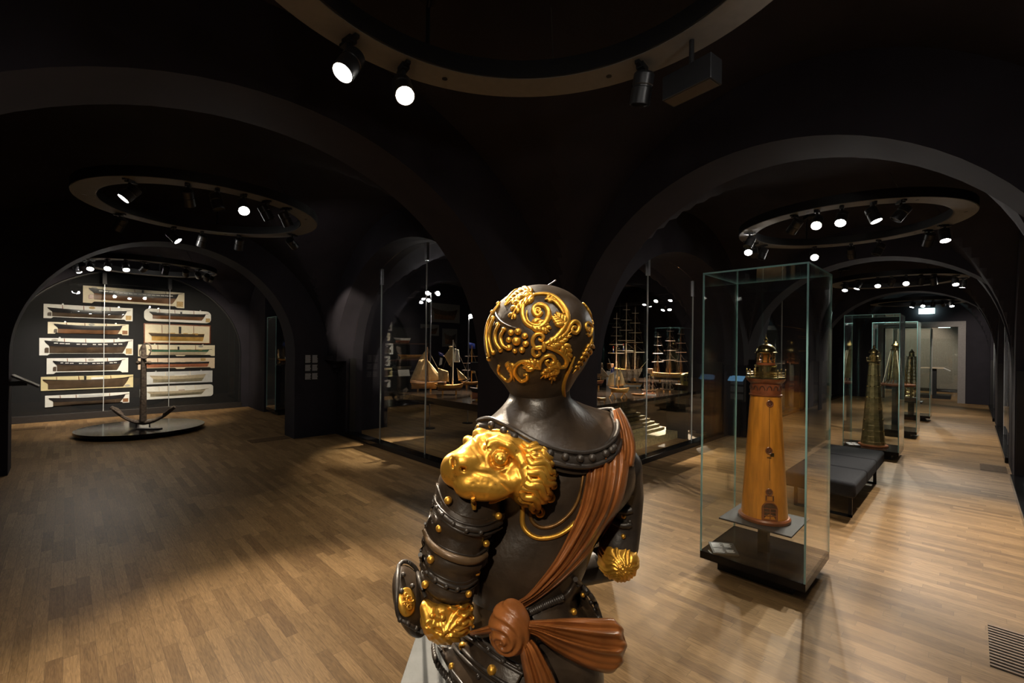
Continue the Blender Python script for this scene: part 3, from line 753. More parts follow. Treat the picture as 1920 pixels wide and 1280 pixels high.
def hull_half(L, H, B, sheer=0.08, stern=0.10, bow=0.12, keel=0.12, split=0.5, full=False, nT=28, nS=12, flip=False):
    """half hull, x along 0..L, z 0..H, bulging to -y; two materials: topsides (0) and bottom (1)"""
    b = MB(); rows = []
    for i in range(nT + 1):
        t = i / nT; row = []
        top = H * (1 - sheer) + H * sheer * (2 * t - 1) ** 2
        for j in range(nS + 1):
            s = j / nS
            sq = min(1.0, max(0.0, (s - 0.5) / 0.5)); x0 = L * stern * (1 - sq * sq * (3 - 2 * sq)); x1 = L * (1 - bow * (1 - s) ** 1.3)
            x = x0 + (x1 - x0) * t
            pl = max(0.0, (math.sin(PI * min(1, t * 0.93 + 0.07)) ** 0.55)) if t < 1 else 0.0
            if t < 0.25: pl *= (0.45 + 0.55 * (t / 0.25)) if s > 0.5 else (t / 0.25) ** (1.0) * 0.9 + 0.1
            if t > 0.7: pl *= 1 - ((t - 0.7) / 0.3) ** 2 * (1.0 - 0.35 * s)
            sec = (1 - (1 - s) ** 2.2) ** 0.62 if s > 0 else 0.0
            kr = keel * H * max(0, abs(2 * t - 1) - 0.75) ** 2
            z = kr + (top - kr) * s
            row.append((x, -B * pl * sec - 0.001, z))
        rows.append(row)
    sides = (1, -1) if full else (1,)
    for sd in sides:
        for j in range(nS):
            b.cur = 0 if (j + 0.5) / nS > split else 1
            b.grid([[(p[0], p[1] * sd, p[2]) for p in (r[j], r[j + 1])] for r in rows])
    # deck
    b.cur = 2 if full else 0
    tops = [r[-1] for r in rows]
    b.grid([[(p[0], p[1], p[2]) for p in tops], [(p[0], -p[1] if full else 0.0, p[2]) for p in tops]])
    if not full:
        for j in range(nS + 1): pass
        b.cur = 1
        b.grid([[(r[j][0], 0.0, r[j][2]) for j in range(nS + 1)] for r in rows])
    return b
BM = {'cream': mCREAM, 'white': mWHITE, 'cream2': mCREAM, 'white2': mWHITE, 'yellow': mYELL, 'round': mWHITE, 'frame': mCREAM, 'pinkw': mCREAM, 'pink': mPINK, 'grey': mGREYB, 'round2': mWHITE}
HS = { # topside, bottom, x0,x1 (fraction of board), z0,z1, split, masts, tag material/pos, label, extras
 'A': (mHBLK, mHBRN, .05, .97, .22, .86, .62, (.20, .48, .80), mTAG, 'long half model of a brown-bottomed steamer on a cream board, topmost on the wall', ('ports', 'funnel', 'rudder', 'oval')),
 'B': (mHBLK, mHDK, .04, .965, .14, .74, .5, (.20, .43, .73), mTAG, 'black half hull on a white board, topmost of the left column', ('rudder', 'oval')),
 'C': (mHBLK, mHBRN, .07, .95, .06, .84, .5, (.22, .44, .71), mTAGB, 'half hull with a brown bottom on a cream board, second of the left column', ('rudder', 'oval')),
 'D': (mHBLK, mHDK, .05, .98, .12, .84, .62, (.25, .47, .78), mTAG, 'large dark half hull with many openings on a white board, third of the left column', ('ports', 'rudder', 'ovalL')),
 'E': (mHBLK, mHDK, .07, .95, .16, .82, .66, (.24, .46, .73), None, 'short dark half hull with a few openings on white, fourth of the left column', ('ports', 'rudder', 'oval')),
 'F': (mHDK, mHDK, .02, .99, .08, .80, .5, (.16, .39, .74), None, 'dark half hull on a straw-coloured board, fifth of the left column', ('funnel', 'ovalR')),
 'G': (mHBLK, mHDK, .04, .985, .08, .78, .5, (.17, .35, .75), mTAGB, 'near-black half hull on a white board, lowest of the left column', ('screen',)),
 'H': (mHBLK, mHBRN, .07, .95, .20, .74, .62, (.22, .44, .73), mTAG, 'half hull with a red-brown bottom on a round-cornered white board, topmost of the right column', ('funnels', 'stand')),
 'I': (mHDK, mHYEL, .05, .95, .10, .52, .58, (.25, .74), None, 'ochre paddle steamer half model in a brown frame, second of the right column', ('funnel', 'deck')),
 'J': (mHGRN, mHCRM, .12, .95, .12, .58, .62, (.24, .37, .73), None, 'half hull with a green stripe on a cream board behind the anchor ring', ('funnel', 'deck', 'stand', 'ovalR2')),
 'K': (mHBLK, mHRED, .04, .96, .16, .62, .70, (.24, .37), mTAG, 'salmon-red half hull with grey deckhouses on a tan board, fourth of the right column', ('deckgrey', 'stand', 'tagtop')),
 'L': (mHCRM, mHGRY, .12, .93, .12, .70, .52, (.33, .67), None, 'cream half hull on a pale grey board, fifth of the right column', ('deckwhite', 'inscription')),
 'M': (mHCRM, mHGRY, .09, .92, .20, .62, .48, (.25, .36, .48, .74), None, 'white steamer half model on a round-cornered white board, lowest of the right column', ('deckbrown', 'stand'))}
def half_model(key, u0, z0, u1, z1, kind):
    ox = 0.0
    u0, u1 = u0 * KY, u1 * KY
    z0, z1 = EYE + (z0 - EYE) * KY, EYE + (z1 - EYE) * KY
    W, H = u1 - u0, z1 - z0
    top, bot, fx0, fx1, fz0, fz1, split, masts, tg, label, ex = HS[key]
    t = thing('half_model', label, 'half model', (u0, YB, z0), group='half models on the back wall')
    T = 0.03
    b = MB()
    if kind in ('round', 'round2'):
        r = 0.12 * W if kind == 'round' else 0.05 * W; r = min(r, H * 0.35); pl = []
        for cx, cz, a0 in ((W - r, r, -90), (W - r, H - r, 0), (r, H - r, 90), (r, r, 180)):
            for k in range(9):
                a = math.radians(a0 + 90 * k / 8); pl.append((cx + r * math.cos(a), cz + r * math.sin(a)))
        if kind == 'round2':
            i = 0
            pl = [q for q in pl]
    elif kind in ('yellow', 'frame', 'grey'):
        pl = [(0, 0), (W, 0), (W, H), (0, H)]
    else:   # stepped lower edge with two feet
        s, f = H * 0.10, W * 0.08
        pl = [(0, 0), (f, 0), (f + s, s), (W - f - s, s), (W - f, 0), (W, 0), (W, H), (0, H)]
        if key in ('J', 'K'):
            c, e = W * 0.53, W * 0.05
            pl = [(0, 0), (f * 0.6, 0), (f * 0.6 + s, s), (c - e - s, s), (c - e, 0), (c + e, 0), (c + e + s, s), (W - f * 0.6 - s, s), (W - f * 0.6, 0), (W, 0), (W, H), (0, H)]
    b.prism(pl, lambda x, z: (x, -T, z), lambda x, z: (x, 0, z))
    b.build('backboard', BM[kind], t, smooth=False, bevel=0.004)
    if kind == 'frame':
        b = MB(); q = 0.022
        for bx in ((-q, W + q, H, H + q), (-q, W + q, -q, 0), (-q, 0, 0, H), (W, W + q, 0, H)): b.box(bx[0], bx[1], -T - 0.012, 0, bx[2], bx[3])
        b.build('frame', mREDW, t, smooth=False, bevel=0.004)
    hx0, hx1, hz0, hz1 = W * fx0, W * fx1, H * fz0, H * fz1
    hl = hx1 - hx0; hh = hz1 - hz0
    b = hull_half(hl * 0.96, hh, 0.055, sheer=0.14 if key not in 'IJKM' else 0.06, stern=0.055, bow=0.075 if key not in 'IK' else 0.03, split=split)
    h = b.build('hull', [top, bot], t, angle=60); h.location = (hx0, -T, hz0)
    if key not in 'IK':  # bowsprit
        MB().tube([(hl * 0.90, -0.01, hh * 0.96), (hl * 1.01, -0.01, hh * 1.12)], [0.008, 0.004], 6).build('bowsprit', mDKBR if key not in 'LM' else mSPAR, h)
    # keel shadow-board and rail
    b = MB(); n = 20
    for i in range(n):
        pass
    rail = [(hl * 0.96 * k / 24, -0.05 * math.sin(PI * min(1, 0.1 + k / 24 * 0.88)) ** 0.5 - 0.002, hh * (1 - (0.14 if key not in 'IJKM' else 0.06) * (1 - (2 * k / 24 - 1) ** 2)) + 0.003) for k in range(25)]
    MB().tube(rail, 0.005, 6).build('rail', {'L': mHCRM, 'M': mWHT, 'I': mHYEL, 'J': mDKBR}.get(key, mHBLK), h)
    for m in masts:
        mx = W * m - hx0; zb = hh * 0.80
        MB().tube([(mx, -0.012, zb), (mx - 0.006, -0.012, max(zb + 0.02, H * 0.98 - hz0))], 0.006, 6).build('mast', mREDW if key not in 'LM' else mSPAR, h)
    if 'ports' in ex:
        b = MB(); n = 16 if key == 'A' else 13
        for k in range(n):
            if key in 'DE' and k in (3, 6, 10): continue
            f = 0.10 + 0.80 * k / n; ws = hl * 0.80 / n * (0.84 if key == 'A' else 0.55 + 0.35 * random.random())
            zz = hh * (0.83 - 0.13 * (1 - (2 * f - 1) ** 2)) ; yy = -0.055 * (math.sin(PI * min(1, f * 0.93 + 0.07)) ** 0.55) * (1 - max(0, (f - 0.7) / 0.3) ** 2 * 0.7) - 0.004
            b.box(hl * f, hl * f + ws, yy, yy + 0.01, zz, zz + hh * 0.075)
        b.build('bulwark_openings', mWHITE, h, smooth=False)
    if 'rudder' in ex:
        b = MB(); r = hh * 0.42
        b.prism([(0, 0), (hl * 0.045, 0), (hl * 0.045, r), (hl * 0.012, r), (0, r * 0.75)], lambda x, z: (x + hl * 0.002, -0.016, z + hh * 0.04), lambda x, z: (x + hl * 0.002, 0, z + hh * 0.04))
        b.build('rudder', mHDK if key != 'A' else mREDW, h, smooth=False, bevel=0.003)
    if 'funnel' in ex or 'funnels' in ex:
        fx = {'A': .56, 'F': .455, 'I': .52, 'J': .50, 'H': .53}[key] * W - hx0
        fh = {'A': .14, 'F': .24, 'I': .42, 'J': .30, 'H': .14}[key] * H
        MB().lathe([(0.02 if key != 'I' else 0.026, hh * 0.86), (0.02 if key != 'I' else 0.026, hh * 0.92 + fh), (0.024 if key != 'I' else 0.03, hh * 0.92 + fh), (0.024 if key != 'I' else 0.03, hh * 0.94 + fh)], 14, (fx, -0.025)).build('funnel', mHBLK, h)
    for e, mm, spots in (('deck', mHYEL, ((.32, .12), (.58, .08), (.74, .10))), ('deckgrey', mat('slate_deckhouse', (0.08, 0.085, 0.09), 0.5, noise=0.1), ((.10, .18), (.46, .07), (.60, .10), (.80, .06))), ('deckwhite', mWHT, ((.40, .22),)), ('deckbrown', mREDW, ((.50, .10),))):
        if e in ex:
            for f, ww in spots:
                MB().box(hl * f, hl * (f + ww), -0.035, 0, hh * 0.84, hh * 0.84 + H * 0.10).build('deckhouse', mm, h, smooth=False, bevel=0.004)
    if 'oval' in ex or 'ovalL' in ex or 'ovalR' in ex or 'ovalR2' in ex:
        f = .52 if 'oval' in ex else (.15 if 'ovalL' in ex else .93)
        if key == 'A': f = .10
        if key == 'J': f = .80
        zc = H * (0.88 if key not in 'F' else 0.16)
        b = MB(); n = 24; pl = [(0.055 * math.cos(2 * PI * k / n), 0.028 * math.sin(2 * PI * k / n)) for k in range(n)]
        b.prism(pl, lambda x, z: (x + W * f, -T - 0.006, z + zc), lambda x, z: (x + W * f, -T, z + zc))
        b.build('oval_plate', mOVAL if key != 'B' else mTAG, t, smooth=False)
    if tg:
        x0, x1, zz0, zz1 = (.915, .985, .08, .42) if 'tagtop' not in ex else (.80, .87, .72, .98)
        MB().box(W * x0, W * x1, -T - 0.004, -T, H * zz0, H * zz1).build('caption_card', tg, t, smooth=False)
    if 'screen' in ex:
        MB().box(W * .38, W * .66, -T - 0.012, -T, H * .80, H * .96).build('name_board', mGREYB, t, smooth=False)
    if key == 'F':
        MB().box(W * .52, W * .66, -T - 0.012, -T, H * .72, H * .88).build('name_board', mWHT, t, smooth=False)
    if 'inscription' in ex:
        b = MB()
        for k in range(8): b.box(W * (.47 + .0155 * k), W * (.47 + .0155 * k) + W * 0.009, -T - 0.002, -T, H * .07, H * .10)
        b.build('inscription', mHBLK, t, smooth=False)
    if key in 'BDCHJL':
        for f in (.2, .83):
            MB().lathe([(0.010, -0.006), (0.018, -0.006), (0.018, 0.006), (0.010, 0.006)], 12).build('hanging_eye', mSTEEL, t).matrix_local = Matrix.Translation((W * f, -0.02, H + 0.012)) @ Matrix.Rotation(PI / 2, 4, 'X')
    return t
for r in HM: half_model(*r)

# ------------------------------------------------------------------ anchor on its oval base
ang = math.radians(0)
AC = fl(268, 799, 0.10)
t = thing('oval_platform', 'low black oval platform under the old anchor', 'platform', (float(AC[0]), float(AC[1]), 0), math.radians(-45))
n = 64
def oval(a, b_, z): return [(a * math.cos(2 * PI * k / n), b_ * math.sin(2 * PI * k / n), z) for k in range(n)]
b = MB(); b.grid([oval(0.9, 0.88, 0.0), oval(0.9, 0.88, 0.05), oval(1.02, 1.0, 0.05), oval(1.02, 1.0, 0.10)], close=True)
b.add(oval(1.02, 1.0, 0.10), [tuple(range(n))]); b.add(oval(0.9, 0.88, 0.0), [tuple(range(n))[::-1]])
b.build('deck_plate', mBLKG, t, angle=30)
AX, AY = float(AC[0]), float(AC[1])
an = thing('anchor', 'old rusty ship anchor standing upright on the black oval platform', 'anchor', (AX, AY, 0.10), math.radians(-45) + math.radians(8))
H_ = 1.62
b = MB(); b.tube([(0, 0, 0.10), (0, 0, 0.6), (0, 0, 1.2), (0, 0, H_ - 0.08), (0, 0, H_)], [0.06, 0.055, 0.048, 0.042, 0.03], 8); b.build('shank', mRUST, an)
b = MB(); pts = []; rs = []
for k in range(25):
    s = -1 + 2 * k / 24; pts.append((s * 0.58, 0, 0.07 + 0.31 * abs(s) ** 1.9)); rs.append(0.042 - 0.016 * abs(s))
b.tube(pts, rs, 8); b.build('arms', mRUST, an)
for sgn in (-1, 1):
    M_ = Matrix.Translation((sgn * 0.485, 0, 0.285)) @ Matrix.Rotation(-sgn * math.radians(42), 4, 'Y')
    b = MB(); b.prism([(-0.14, 0), (-0.06, -0.075), (0.09, -0.05), (0.15, 0), (0.09, 0.05), (-0.06, 0.075)], lambda x, y: tuple(M_ @ Vector((x, y, 0.022))), lambda x, y: tuple(M_ @ Vector((x, y, 0.045))))
    b.build('fluke', mRUST, an, smooth=False)
b = MB(); b.tube([(0.03 + 0.10 * math.cos(a), 0.10 * math.sin(a) * 0.4, H_ - 0.12 + 0.15 * math.sin(a)) for a in np.linspace(0, 2 * PI, 26)], 0.014, 6, cap=False); b.build('ring', mRUST, an)
b = MB(); b.tube([(-0.09, 0.0, 1.26), (0.09, 0.0, 1.26)], 0.03, 8); b.ball((-0.10, 0, 1.26), 0.04); b.ball((0.10, 0, 1.26), 0.04); b.build('stock_key', mRUST, an)
for s in (-1, 1): MB().tube([(s * 0.12, 0, 0.0), (s * 0.12, 0, 0.10)], 0.012, 6).build('bracket', mSTEEL, an)
lp = fl(280, 802, 0.12)
t2 = thing('label_plate', 'grey label plate lying on the anchor platform', 'label', (float(lp[0]), float(lp[1]), 0.10), math.radians(-45))
MB().box(-0.22, 0.22, -0.05, 0.05, 0.0, 0.02).build('plate', mat('label_grey', (0.12, 0.12, 0.125), 0.4, noise=0.08), t2, smooth=False, bevel=0.003)
b = MB()
for k in range(3): b.box(-0.18, 0.14 - 0.06 * k, -0.03 + 0.022 * k, -0.022 + 0.022 * k, 0.02, 0.0205)
b.build('text_lines', mPAPER, t2, smooth=False)

# ------------------------------------------------------------------ reading stand at the left edge
bx, by, bz = LW + 0.0, 8.95, 1.19
jx = 1.25 - 1.785
st = thing('reading_lectern', 'tilted reading panel on a black bracket at the left picture edge', 'reading lectern', (jx, 9.0, 1.16))
MB().box(0.0, 0.16, -0.04, 0.04, 0.0, 0.06).build('bracket', mBLK, st, smooth=False, bevel=0.004)
M_ = Matrix.Translation((0.14, 0, 0.05)) @ Matrix.Rotation(math.radians(33), 4, 'Y')
MB().box(-0.15, 0.15, -0.16, 0.16, 0.0, 0.025, M_).build('tilted_panel', mat('dark_grey_panel', (0.06, 0.06, 0.062), 0.25, noise=0.05), st, smooth=False, bevel=0.004)

# ================================================================== GLASS CASES AND LIGHTHOUSES
def display_case(label, u0, u1, v0, v1, ztop=2.36, zs=0.09, slab=0.058, inset=0.10):
    t = thing('display_case', label, 'display case', ((u0 + u1) / 2, (v0 + v1) / 2, 0), group='tall glass cases along the long room')
    a, b_ = (u1 - u0) / 2, (v1 - v0) / 2
    MB().box(-a + inset, a - inset, -b_ + inset, b_ - inset, 0, zs).build('plinth', mBLK, t, smooth=False)
    MB().box(-a, a, -b_, b_, zs, zs + slab).build('base_slab', mBLKG, t, smooth=False, bevel=0.003)
    g = 0.011; z0, z1 = zs + slab, ztop - 0.012
    e = 0.0005
    MB().box(-a, -a + g, -b_ + g + e, b_ - g - e, z0, z1).build('glass_pane', mGLASS, t, smooth=False)
    MB().box(a - g, a, -b_ + g + e, b_ - g - e, z0, z1).build('glass_pane', mGLASS, t, smooth=False)
    MB().box(-a + g + e, a - g - e, -b_, -b_ + g, z0, z1).build('glass_pane', mGLASS, t, smooth=False)
    MB().box(-a + g + e, a - g - e, b_ - g, b_, z0, z1).build('glass_pane', mGLASS, t, smooth=False)
    MB().box(-a + g, a - g, -b_ + g, b_ - g, ztop - 0.010, ztop).build('glass_lid', mGLASS, t, smooth=False)
    for sx in (-1, 1):
        for sy in (-1, 1):
            x0, x1 = sorted((sx * a, sx * (a - g))); y0, y1 = sorted((sy * b_, sy * (b_ - g)))
            MB().box(x0, x1, y0, y1, z0, z1).build('corner_edge', mEDGE, t, smooth=False)
    b = MB(); q = 0.009
    for (x0, x1, y0, y1) in ((-a, a, -b_, -b_ + q), (-a, a, b_ - q, b_), (-a, -a + q, -b_ + q, b_ - q), (a - q, a, -b_ + q, b_ - q)):
        b.box(x0, x1, y0, y1, ztop - 0.011, ztop + 0.001)
    b.build('lid_edge', mEDGE, t, smooth=False)
    return t
def label_card(label, loc, rz=-PI / 4 - 0.2, tilt=14, W=0.2, D=0.15):
    t = thing('label_card', label, 'label', loc, rz)
    M_ = Matrix.Rotation(math.radians(tilt), 4, 'X')
    b = MB(); b.prism([(-W / 2, 0.0), (W / 2, 0.0), (W / 2, 0.012), (-W / 2, 0.012)], lambda x, z: (x, -D / 2, z), lambda x, z: (x, D / 2, z + D * math.tan(math.radians(tilt))))
    b.build('card', mBLK, t, smooth=False)
    sl = math.tan(math.radians(tilt))
    for x0, x1, rows in ((-0.42, -0.02, ((-.42, -.05), (.03, .42))), (0.06, 0.40, ((.08, .42), (-.38, -.12)))):
        for q0, q1 in rows:
            b = MB(); n = max(3, int((q1 - q0) * 20))
            for k in range(n):
                y = D * (q0 + (q1 - q0) * (k + 0.5) / n); L = (x1 - x0) * W * (0.75 + 0.25 * random.random())
                zc = 0.0125 + (y + D / 2) * sl
                b.add([(x0 * W, y - D * .016, zc - D * .016 * sl), (x0 * W + L, y - D * .016, zc - D * .016 * sl), (x0 * W + L, y + D * .016, zc + D * .016 * sl), (x0 * W, y + D * .016, zc + D * .016 * sl)], [(0, 1, 2, 3)])
            b.build('text_block', mPAPER, t, smooth=False)
    return t

C1 = (3.62, 4.36, 0.787, 1.512)
display_case('nearest tall glass case, holding the honey-coloured wooden lighthouse', *C1)
cx, cy = 3.985, 1.155
ped = thing('pedestal', 'black post and square plate inside the nearest glass case, under the wooden lighthouse', 'pedestal', (cx, cy, 0.148))
MB().box(-0.035, 0.035, -0.035, 0.035, 0.0, 0.25).build('post', mBLK, ped, smooth=False)
MB().box(-0.255, 0.255, -0.255, 0.255, 0.25, 0.262).build('plate', mat('graphite_plate', (0.022, 0.022, 0.024), 0.6, noise=0.08, spec=0.2), ped, smooth=False, bevel=0.002)

# wooden lighthouse
toV = math.atan2(-cy, -cx)   # faces the entrance side
lh = thing('lighthouse_model', 'honey-coloured wooden lighthouse model with a brass lantern, on the square plate in the nearest case', 'lighthouse model', (cx, cy, 0.411), toV + math.radians(14))
TH = 0.99
def rad(z): return 0.168 - (0.168 - 0.108) * (z / TH) ** 0.95
b = MB(); b.lathe([(0.0, 0.03)] + [(rad(z), z) for z in np.linspace(0.03, TH, 14)] + [(0.0, TH)], 64); tower = b.build('tower', mHONEY, lh)
b = MB(); b.lathe([(0.182, 0.0), (0.186, 0.008), (0.186, 0.022), (0.176, 0.034), (0.166, 0.036)], 64); b.build('base_ring', mREDW, lh)
def on_tower(y, z, d=0.0):
    r = rad(z) + d; a = y / r; return (r * math.cos(a), r * math.sin(a), z)
# seam, round windows, square window, plate, door
MB().tube([on_tower(0.0, z, 0.0008) for z in np.linspace(0.34, TH - 0.03, 20)], 0.0018, 5).build('seam', mDKBR, tower)
for z in (0.925, 0.565, 0.252):
    b = MB(); n = 20
    ringp = [on_tower(0.022 * math.cos(2 * PI * k / n) + (-.004 if z < .9 else 0.004), z + 0.024 * math.sin(2 * PI * k / n), 0.002) for k in range(n + 1)]
    wd = MB().tube(ringp, 0.0045, 6, cap=False).build('round_window', mREDW, tower)
    b = MB(); c0 = on_tower(0.0 + (-.004 if z < .9 else 0.004), z, 0.0015)
    b.add([c0] + ringp[:-1], [(0, k + 1, (k + 1) % n + 1) for k in range(n)]); b.build('pane', mDKBR, wd, smooth=False)
    b = MB()
    for k in range(3):
        a = PI * k / 3; b.tube([on_tower(0.02 * math.cos(a), z + 0.02 * math.sin(a), 0.003), on_tower(-0.02 * math.cos(a), z - 0.02 * math.sin(a), 0.003)], 0.0016, 5)
    b.build('window_bars', mREDW, wd)
b = MB(); q = [on_tower(y, z, 0.002) for y, z in ((-.028, .185), (.028, .185), (.028, .222), (-.028, .222))]; b.tube(q + [q[0]], 0.004, 6); sw = b.build('square_window', mREDW, tower)
b = MB(); b.add([on_tower(y, z, 0.0012) for y, z in ((-.028, .185), (.028, .185), (.028, .222), (-.028, .222))], [(0, 1, 2, 3)]); b.build('pane', mDKBR, sw, smooth=False)
MB().add([on_tower(y, z, 0.003) for y, z in ((0.004, .520), (0.032, .520), (0.032, .548), (0.004, .548))], [(0, 1, 2, 3)]).build('keyhole_plate', mBRASS, tower, smooth=False)
MB().tube([on_tower(0.01, .514, 0.006), on_tower(-0.02, .514, 0.006)], 0.003, 6).build('hook', mBRASS, tower)
pl = [(-.052, .04), (.052, .04), (.052, .125)] + [(.052 * math.cos(PI * k / 12), .125 + .048 * math.sin(PI * k / 12)) for k in range(1, 12)] + [(-.052, .125)]
b = MB(); q = [on_tower(y, z, 0.004) for y, z in pl]; b.tube(q + [q[0]], 0.006, 6); door = b.build('arched_doorway', mREDW, tower)
b = MB(); c0 = on_tower(0, .10, 0.002); b.add([c0] + [on_tower(y, z, 0.002) for y, z in pl], [(0, k + 1, (k + 1) % len(pl) + 1) for k in range(len(pl))]); b.build('door_leaf', mDKBR, door, smooth=False)
b = MB()
for y in (-.044, 0, .044): b.tube([on_tower(y, .04, .005), on_tower(y, .125, .005)], 0.004, 5)
for z in (.045, .072, .099, .126): b.tube([on_tower(-.044, z, .005), on_tower(.044, z, .005)], 0.004, 5)
b.build('door_bars', mREDW, door)
# frieze with arcading, cornice
b = MB(); b.lathe([(rad(TH) - 0.004, TH - 0.015), (0.116, TH - 0.01), (0.118, TH), (0.110, TH + 0.004), (0.108, TH + 0.085), (0.116, TH + 0.09), (0.134, TH + 0.11), (0.138, TH + 0.125), (0.10, TH + 0.126)], 64); fr = b.build('frieze', mREDW, lh)
for k in range(14):
    a = 2 * PI * k / 14; b = MB(); pts = []
    for i in range(9):
        th = PI * i / 8; aa = a + 0.16 * math.cos(th); zz = TH + 0.035 + 0.034 * math.sin(th); pts.append((0.111 * math.cos(aa), 0.111 * math.sin(aa), zz))
    b.tube(pts, 0.0035, 5); b.build('arcade', mDKBR, fr)
# gallery, railing
b = MB(); b.lathe([(0.0, TH + 0.126), (0.146, TH + 0.126), (0.146, TH + 0.138), (0.0, TH + 0.138)], 8, a0=PI / 8); gal = b.build('gallery', mBRASS, lh, angle=20)
gz = TH + 0.138
for k in range(8):
    a = 2 * PI * k / 8 + PI / 8; p = (0.137 * math.cos(a), 0.137 * math.sin(a))
    b = MB(); b.tube([(p[0], p[1], gz), (p[0], p[1], gz + 0.052)], 0.004, 8); b.ball((p[0], p[1], gz + 0.056), 0.0065); b.build('railing_post', mBRASS, gal)
for zz in (0.018, 0.036):
    b = MB(); b.tube([(0.137 * math.cos(2 * PI * k / 8 + PI / 8), 0.137 * math.sin(2 * PI * k / 8 + PI / 8), gz + zz) for k in range(9)], 0.0022, 6); b.build('rail', mBRASS, gal)
b = MB(); b.lathe([(0.0, gz), (0.079, gz), (0.079, gz + 0.012), (0.075, gz + 0.016), (0.075, gz + 0.082), (0.08, gz + 0.086), (0.08, gz + 0.094), (0.0, gz + 0.094)], 40); b.build('drum', mBRASS, lh)
lz = gz + 0.104
b = MB(); b.lathe([(0.062, lz - 0.012), (0.068, lz - 0.01), (0.068, lz + 0.008), (0.055, lz + 0.01)], 32); b.build('lantern_sill', mREDW, lh)
for k in range(10):
    a = 2 * PI * k / 10; b = MB(); p = (0.062 * math.cos(a), 0.062 * math.sin(a)); b.lathe([(0.004, lz), (0.006, lz + 0.01), (0.0045, lz + 0.03), (0.006, lz + 0.055), (0.004, lz + 0.085)], 8, p); b.build('lantern_column', mBRASS, lh)
b = MB(); b.lathe([(0.03, lz), (0.04, lz + 0.012), (0.026, lz + 0.04), (0.04, lz + 0.066), (0.028, lz + 0.084)], 20); b.build('lamp_core', mHONEY, lh)
for zz in (0.028, 0.056):
    b = MB(); b.tube([(0.062 * math.cos(2 * PI * k / 20), 0.062 * math.sin(2 * PI * k / 20), lz + zz) for k in range(21)], 0.0022, 5, cap=False); b.build('lantern_ring', mREDW, lh)
dz = lz + 0.085
b = MB(); b.lathe([(0.0, dz), (0.078, dz), (0.08, dz + 0.006), (0.074, dz + 0.01)] + [(0.07 * math.cos(t_), dz + 0.012 + 0.062 * math.sin(t_)) for t_ in np.linspace(0.1, 1.35, 10)] + [(0.012, dz + 0.078), (0.009, dz + 0.09), (0.016, dz + 0.1), (0.012, dz + 0.112), (0.005, dz + 0.118), (0.007, dz + 0.124), (0.002, dz + 0.135), (0.0, dz + 0.15)], 40)
b.build('dome', mBRASS, lh)
label_card('black label card with white text in the nearest glass case, left of the wooden lighthouse', (3.74, 1.375, 0.148), rz=-PI / 4 - 0.15, W=0.19, D=0.15, tilt=10)

# bench
bc = ((5.68 + 7.86) / 2, (0.815 + 1.46) / 2)
bn = thing('bench', 'long charcoal upholstered bench on black steel sled legs, behind the nearest glass case', 'bench', (bc[0], bc[1], 0))
LX, LY = 1.09, 0.325
for i in range(3):
    x0, x1 = -LX + 2 * LX * i / 3, -LX + 2 * LX * (i + 1) / 3
    b = MB(); b.box(x0 + 0.001, x1 - 0.001, -LY, LY, 0.255, 0.415)
    o = b.build('cushion', mFAB, bn, smooth=True, bevel=0.035); o.modifiers['bevel'].segments = 5
for sx in (-1, 1):
    x = sx * 0.86; b = MB()
    for sy in (-1, 1): b.box(x - 0.012, x + 0.012, sy * 0.25 - 0.017, sy * 0.25 + 0.017, 0.0, 0.257)
    b.box(x - 0.012, x + 0.012, -0.267, 0.267, 0.0, 0.026); b.box(x - 0.012, x + 0.012, -0.267, 0.267, 0.235, 0.257)
    b.build('leg', mBLK, bn, smooth=False)

# dark brass lighthouse in the second case
C2 = (9.42, 10.16, 0.80, 1.53)
display_case('second tall glass case, holding the riveted dark brass lighthouse beyond the bench', *C2)
def px_scale(u, v): return float(np.array([u, v, 0]) @ FW) / F
c2 = (9.80, 1.17)
s2 = px_scale(*c2)
zb = 0.148
lt = thing('lighthouse_model', 'tall riveted dark brass lighthouse model on a wooden base in the second glass case', 'lighthouse model', (c2[0], c2[1], zb))
b = MB(); b.lathe([(0.0, 0.0), (0.205, 0.0), (0.21, 0.012), (0.205, 0.03), (0.17, 0.034), (0.0, 0.034)], 16); b.build('base', mREDW, lt, angle=20)
H2 = 1.42
def rad2(z): return 0.168 - (0.168 - 0.068) * ((z - 0.034) / H2) ** 0.9
b = MB(); b.lathe([(0.0, 0.034)] + [(rad2(z), z) for z in np.linspace(0.034, H2, 16)] + [(0.0, H2)], 12, a0=0.2); tw = b.build('tower', mBRASSD, lt, angle=15)
b = MB()
for i in range(15):
    z = 0.08 + (H2 - 0.12) * i / 14
    b.lathe([(rad2(z) + 0.0, z - 0.003), (rad2(z) + 0.003, z), (rad2(z) + 0.0, z + 0.003)], 12, a0=0.2)
b.build('plate_bands', mBRASSD, tw, angle=15)
for i in range(8):
    z = 0.085 + (H2 - 0.12) * (2 * i) / 14
    for k in range(12):
        a = 0.2 + 2 * PI * k / 12
        if math.cos(a - toV) < 0.1: continue
        MB().ball(((rad2(z) + 0.006) * math.cos(a), (rad2(z) + 0.006) * math.sin(a), z), 0.0105, 8, 5).build('rivet', mBRASS, tw)
b = MB(); b.lathe([(0.07, H2), (0.105, H2 + 0.012), (0.105, H2 + 0.03), (0.06, H2 + 0.032)], 24); g2 = b.build('gallery', mBRASS, lt)
for k in range(10):
    a = 2 * PI * k / 10; p = (0.1 * math.cos(a), 0.1 * math.sin(a))
    b = MB(); b.tube([(p[0], p[1], H2 + 0.03), (p[0], p[1], H2 + 0.075)], 0.003, 6); b.ball((p[0], p[1], H2 + 0.078), 0.006, 6, 4); b.build('railing_post', mBRASS, g2)
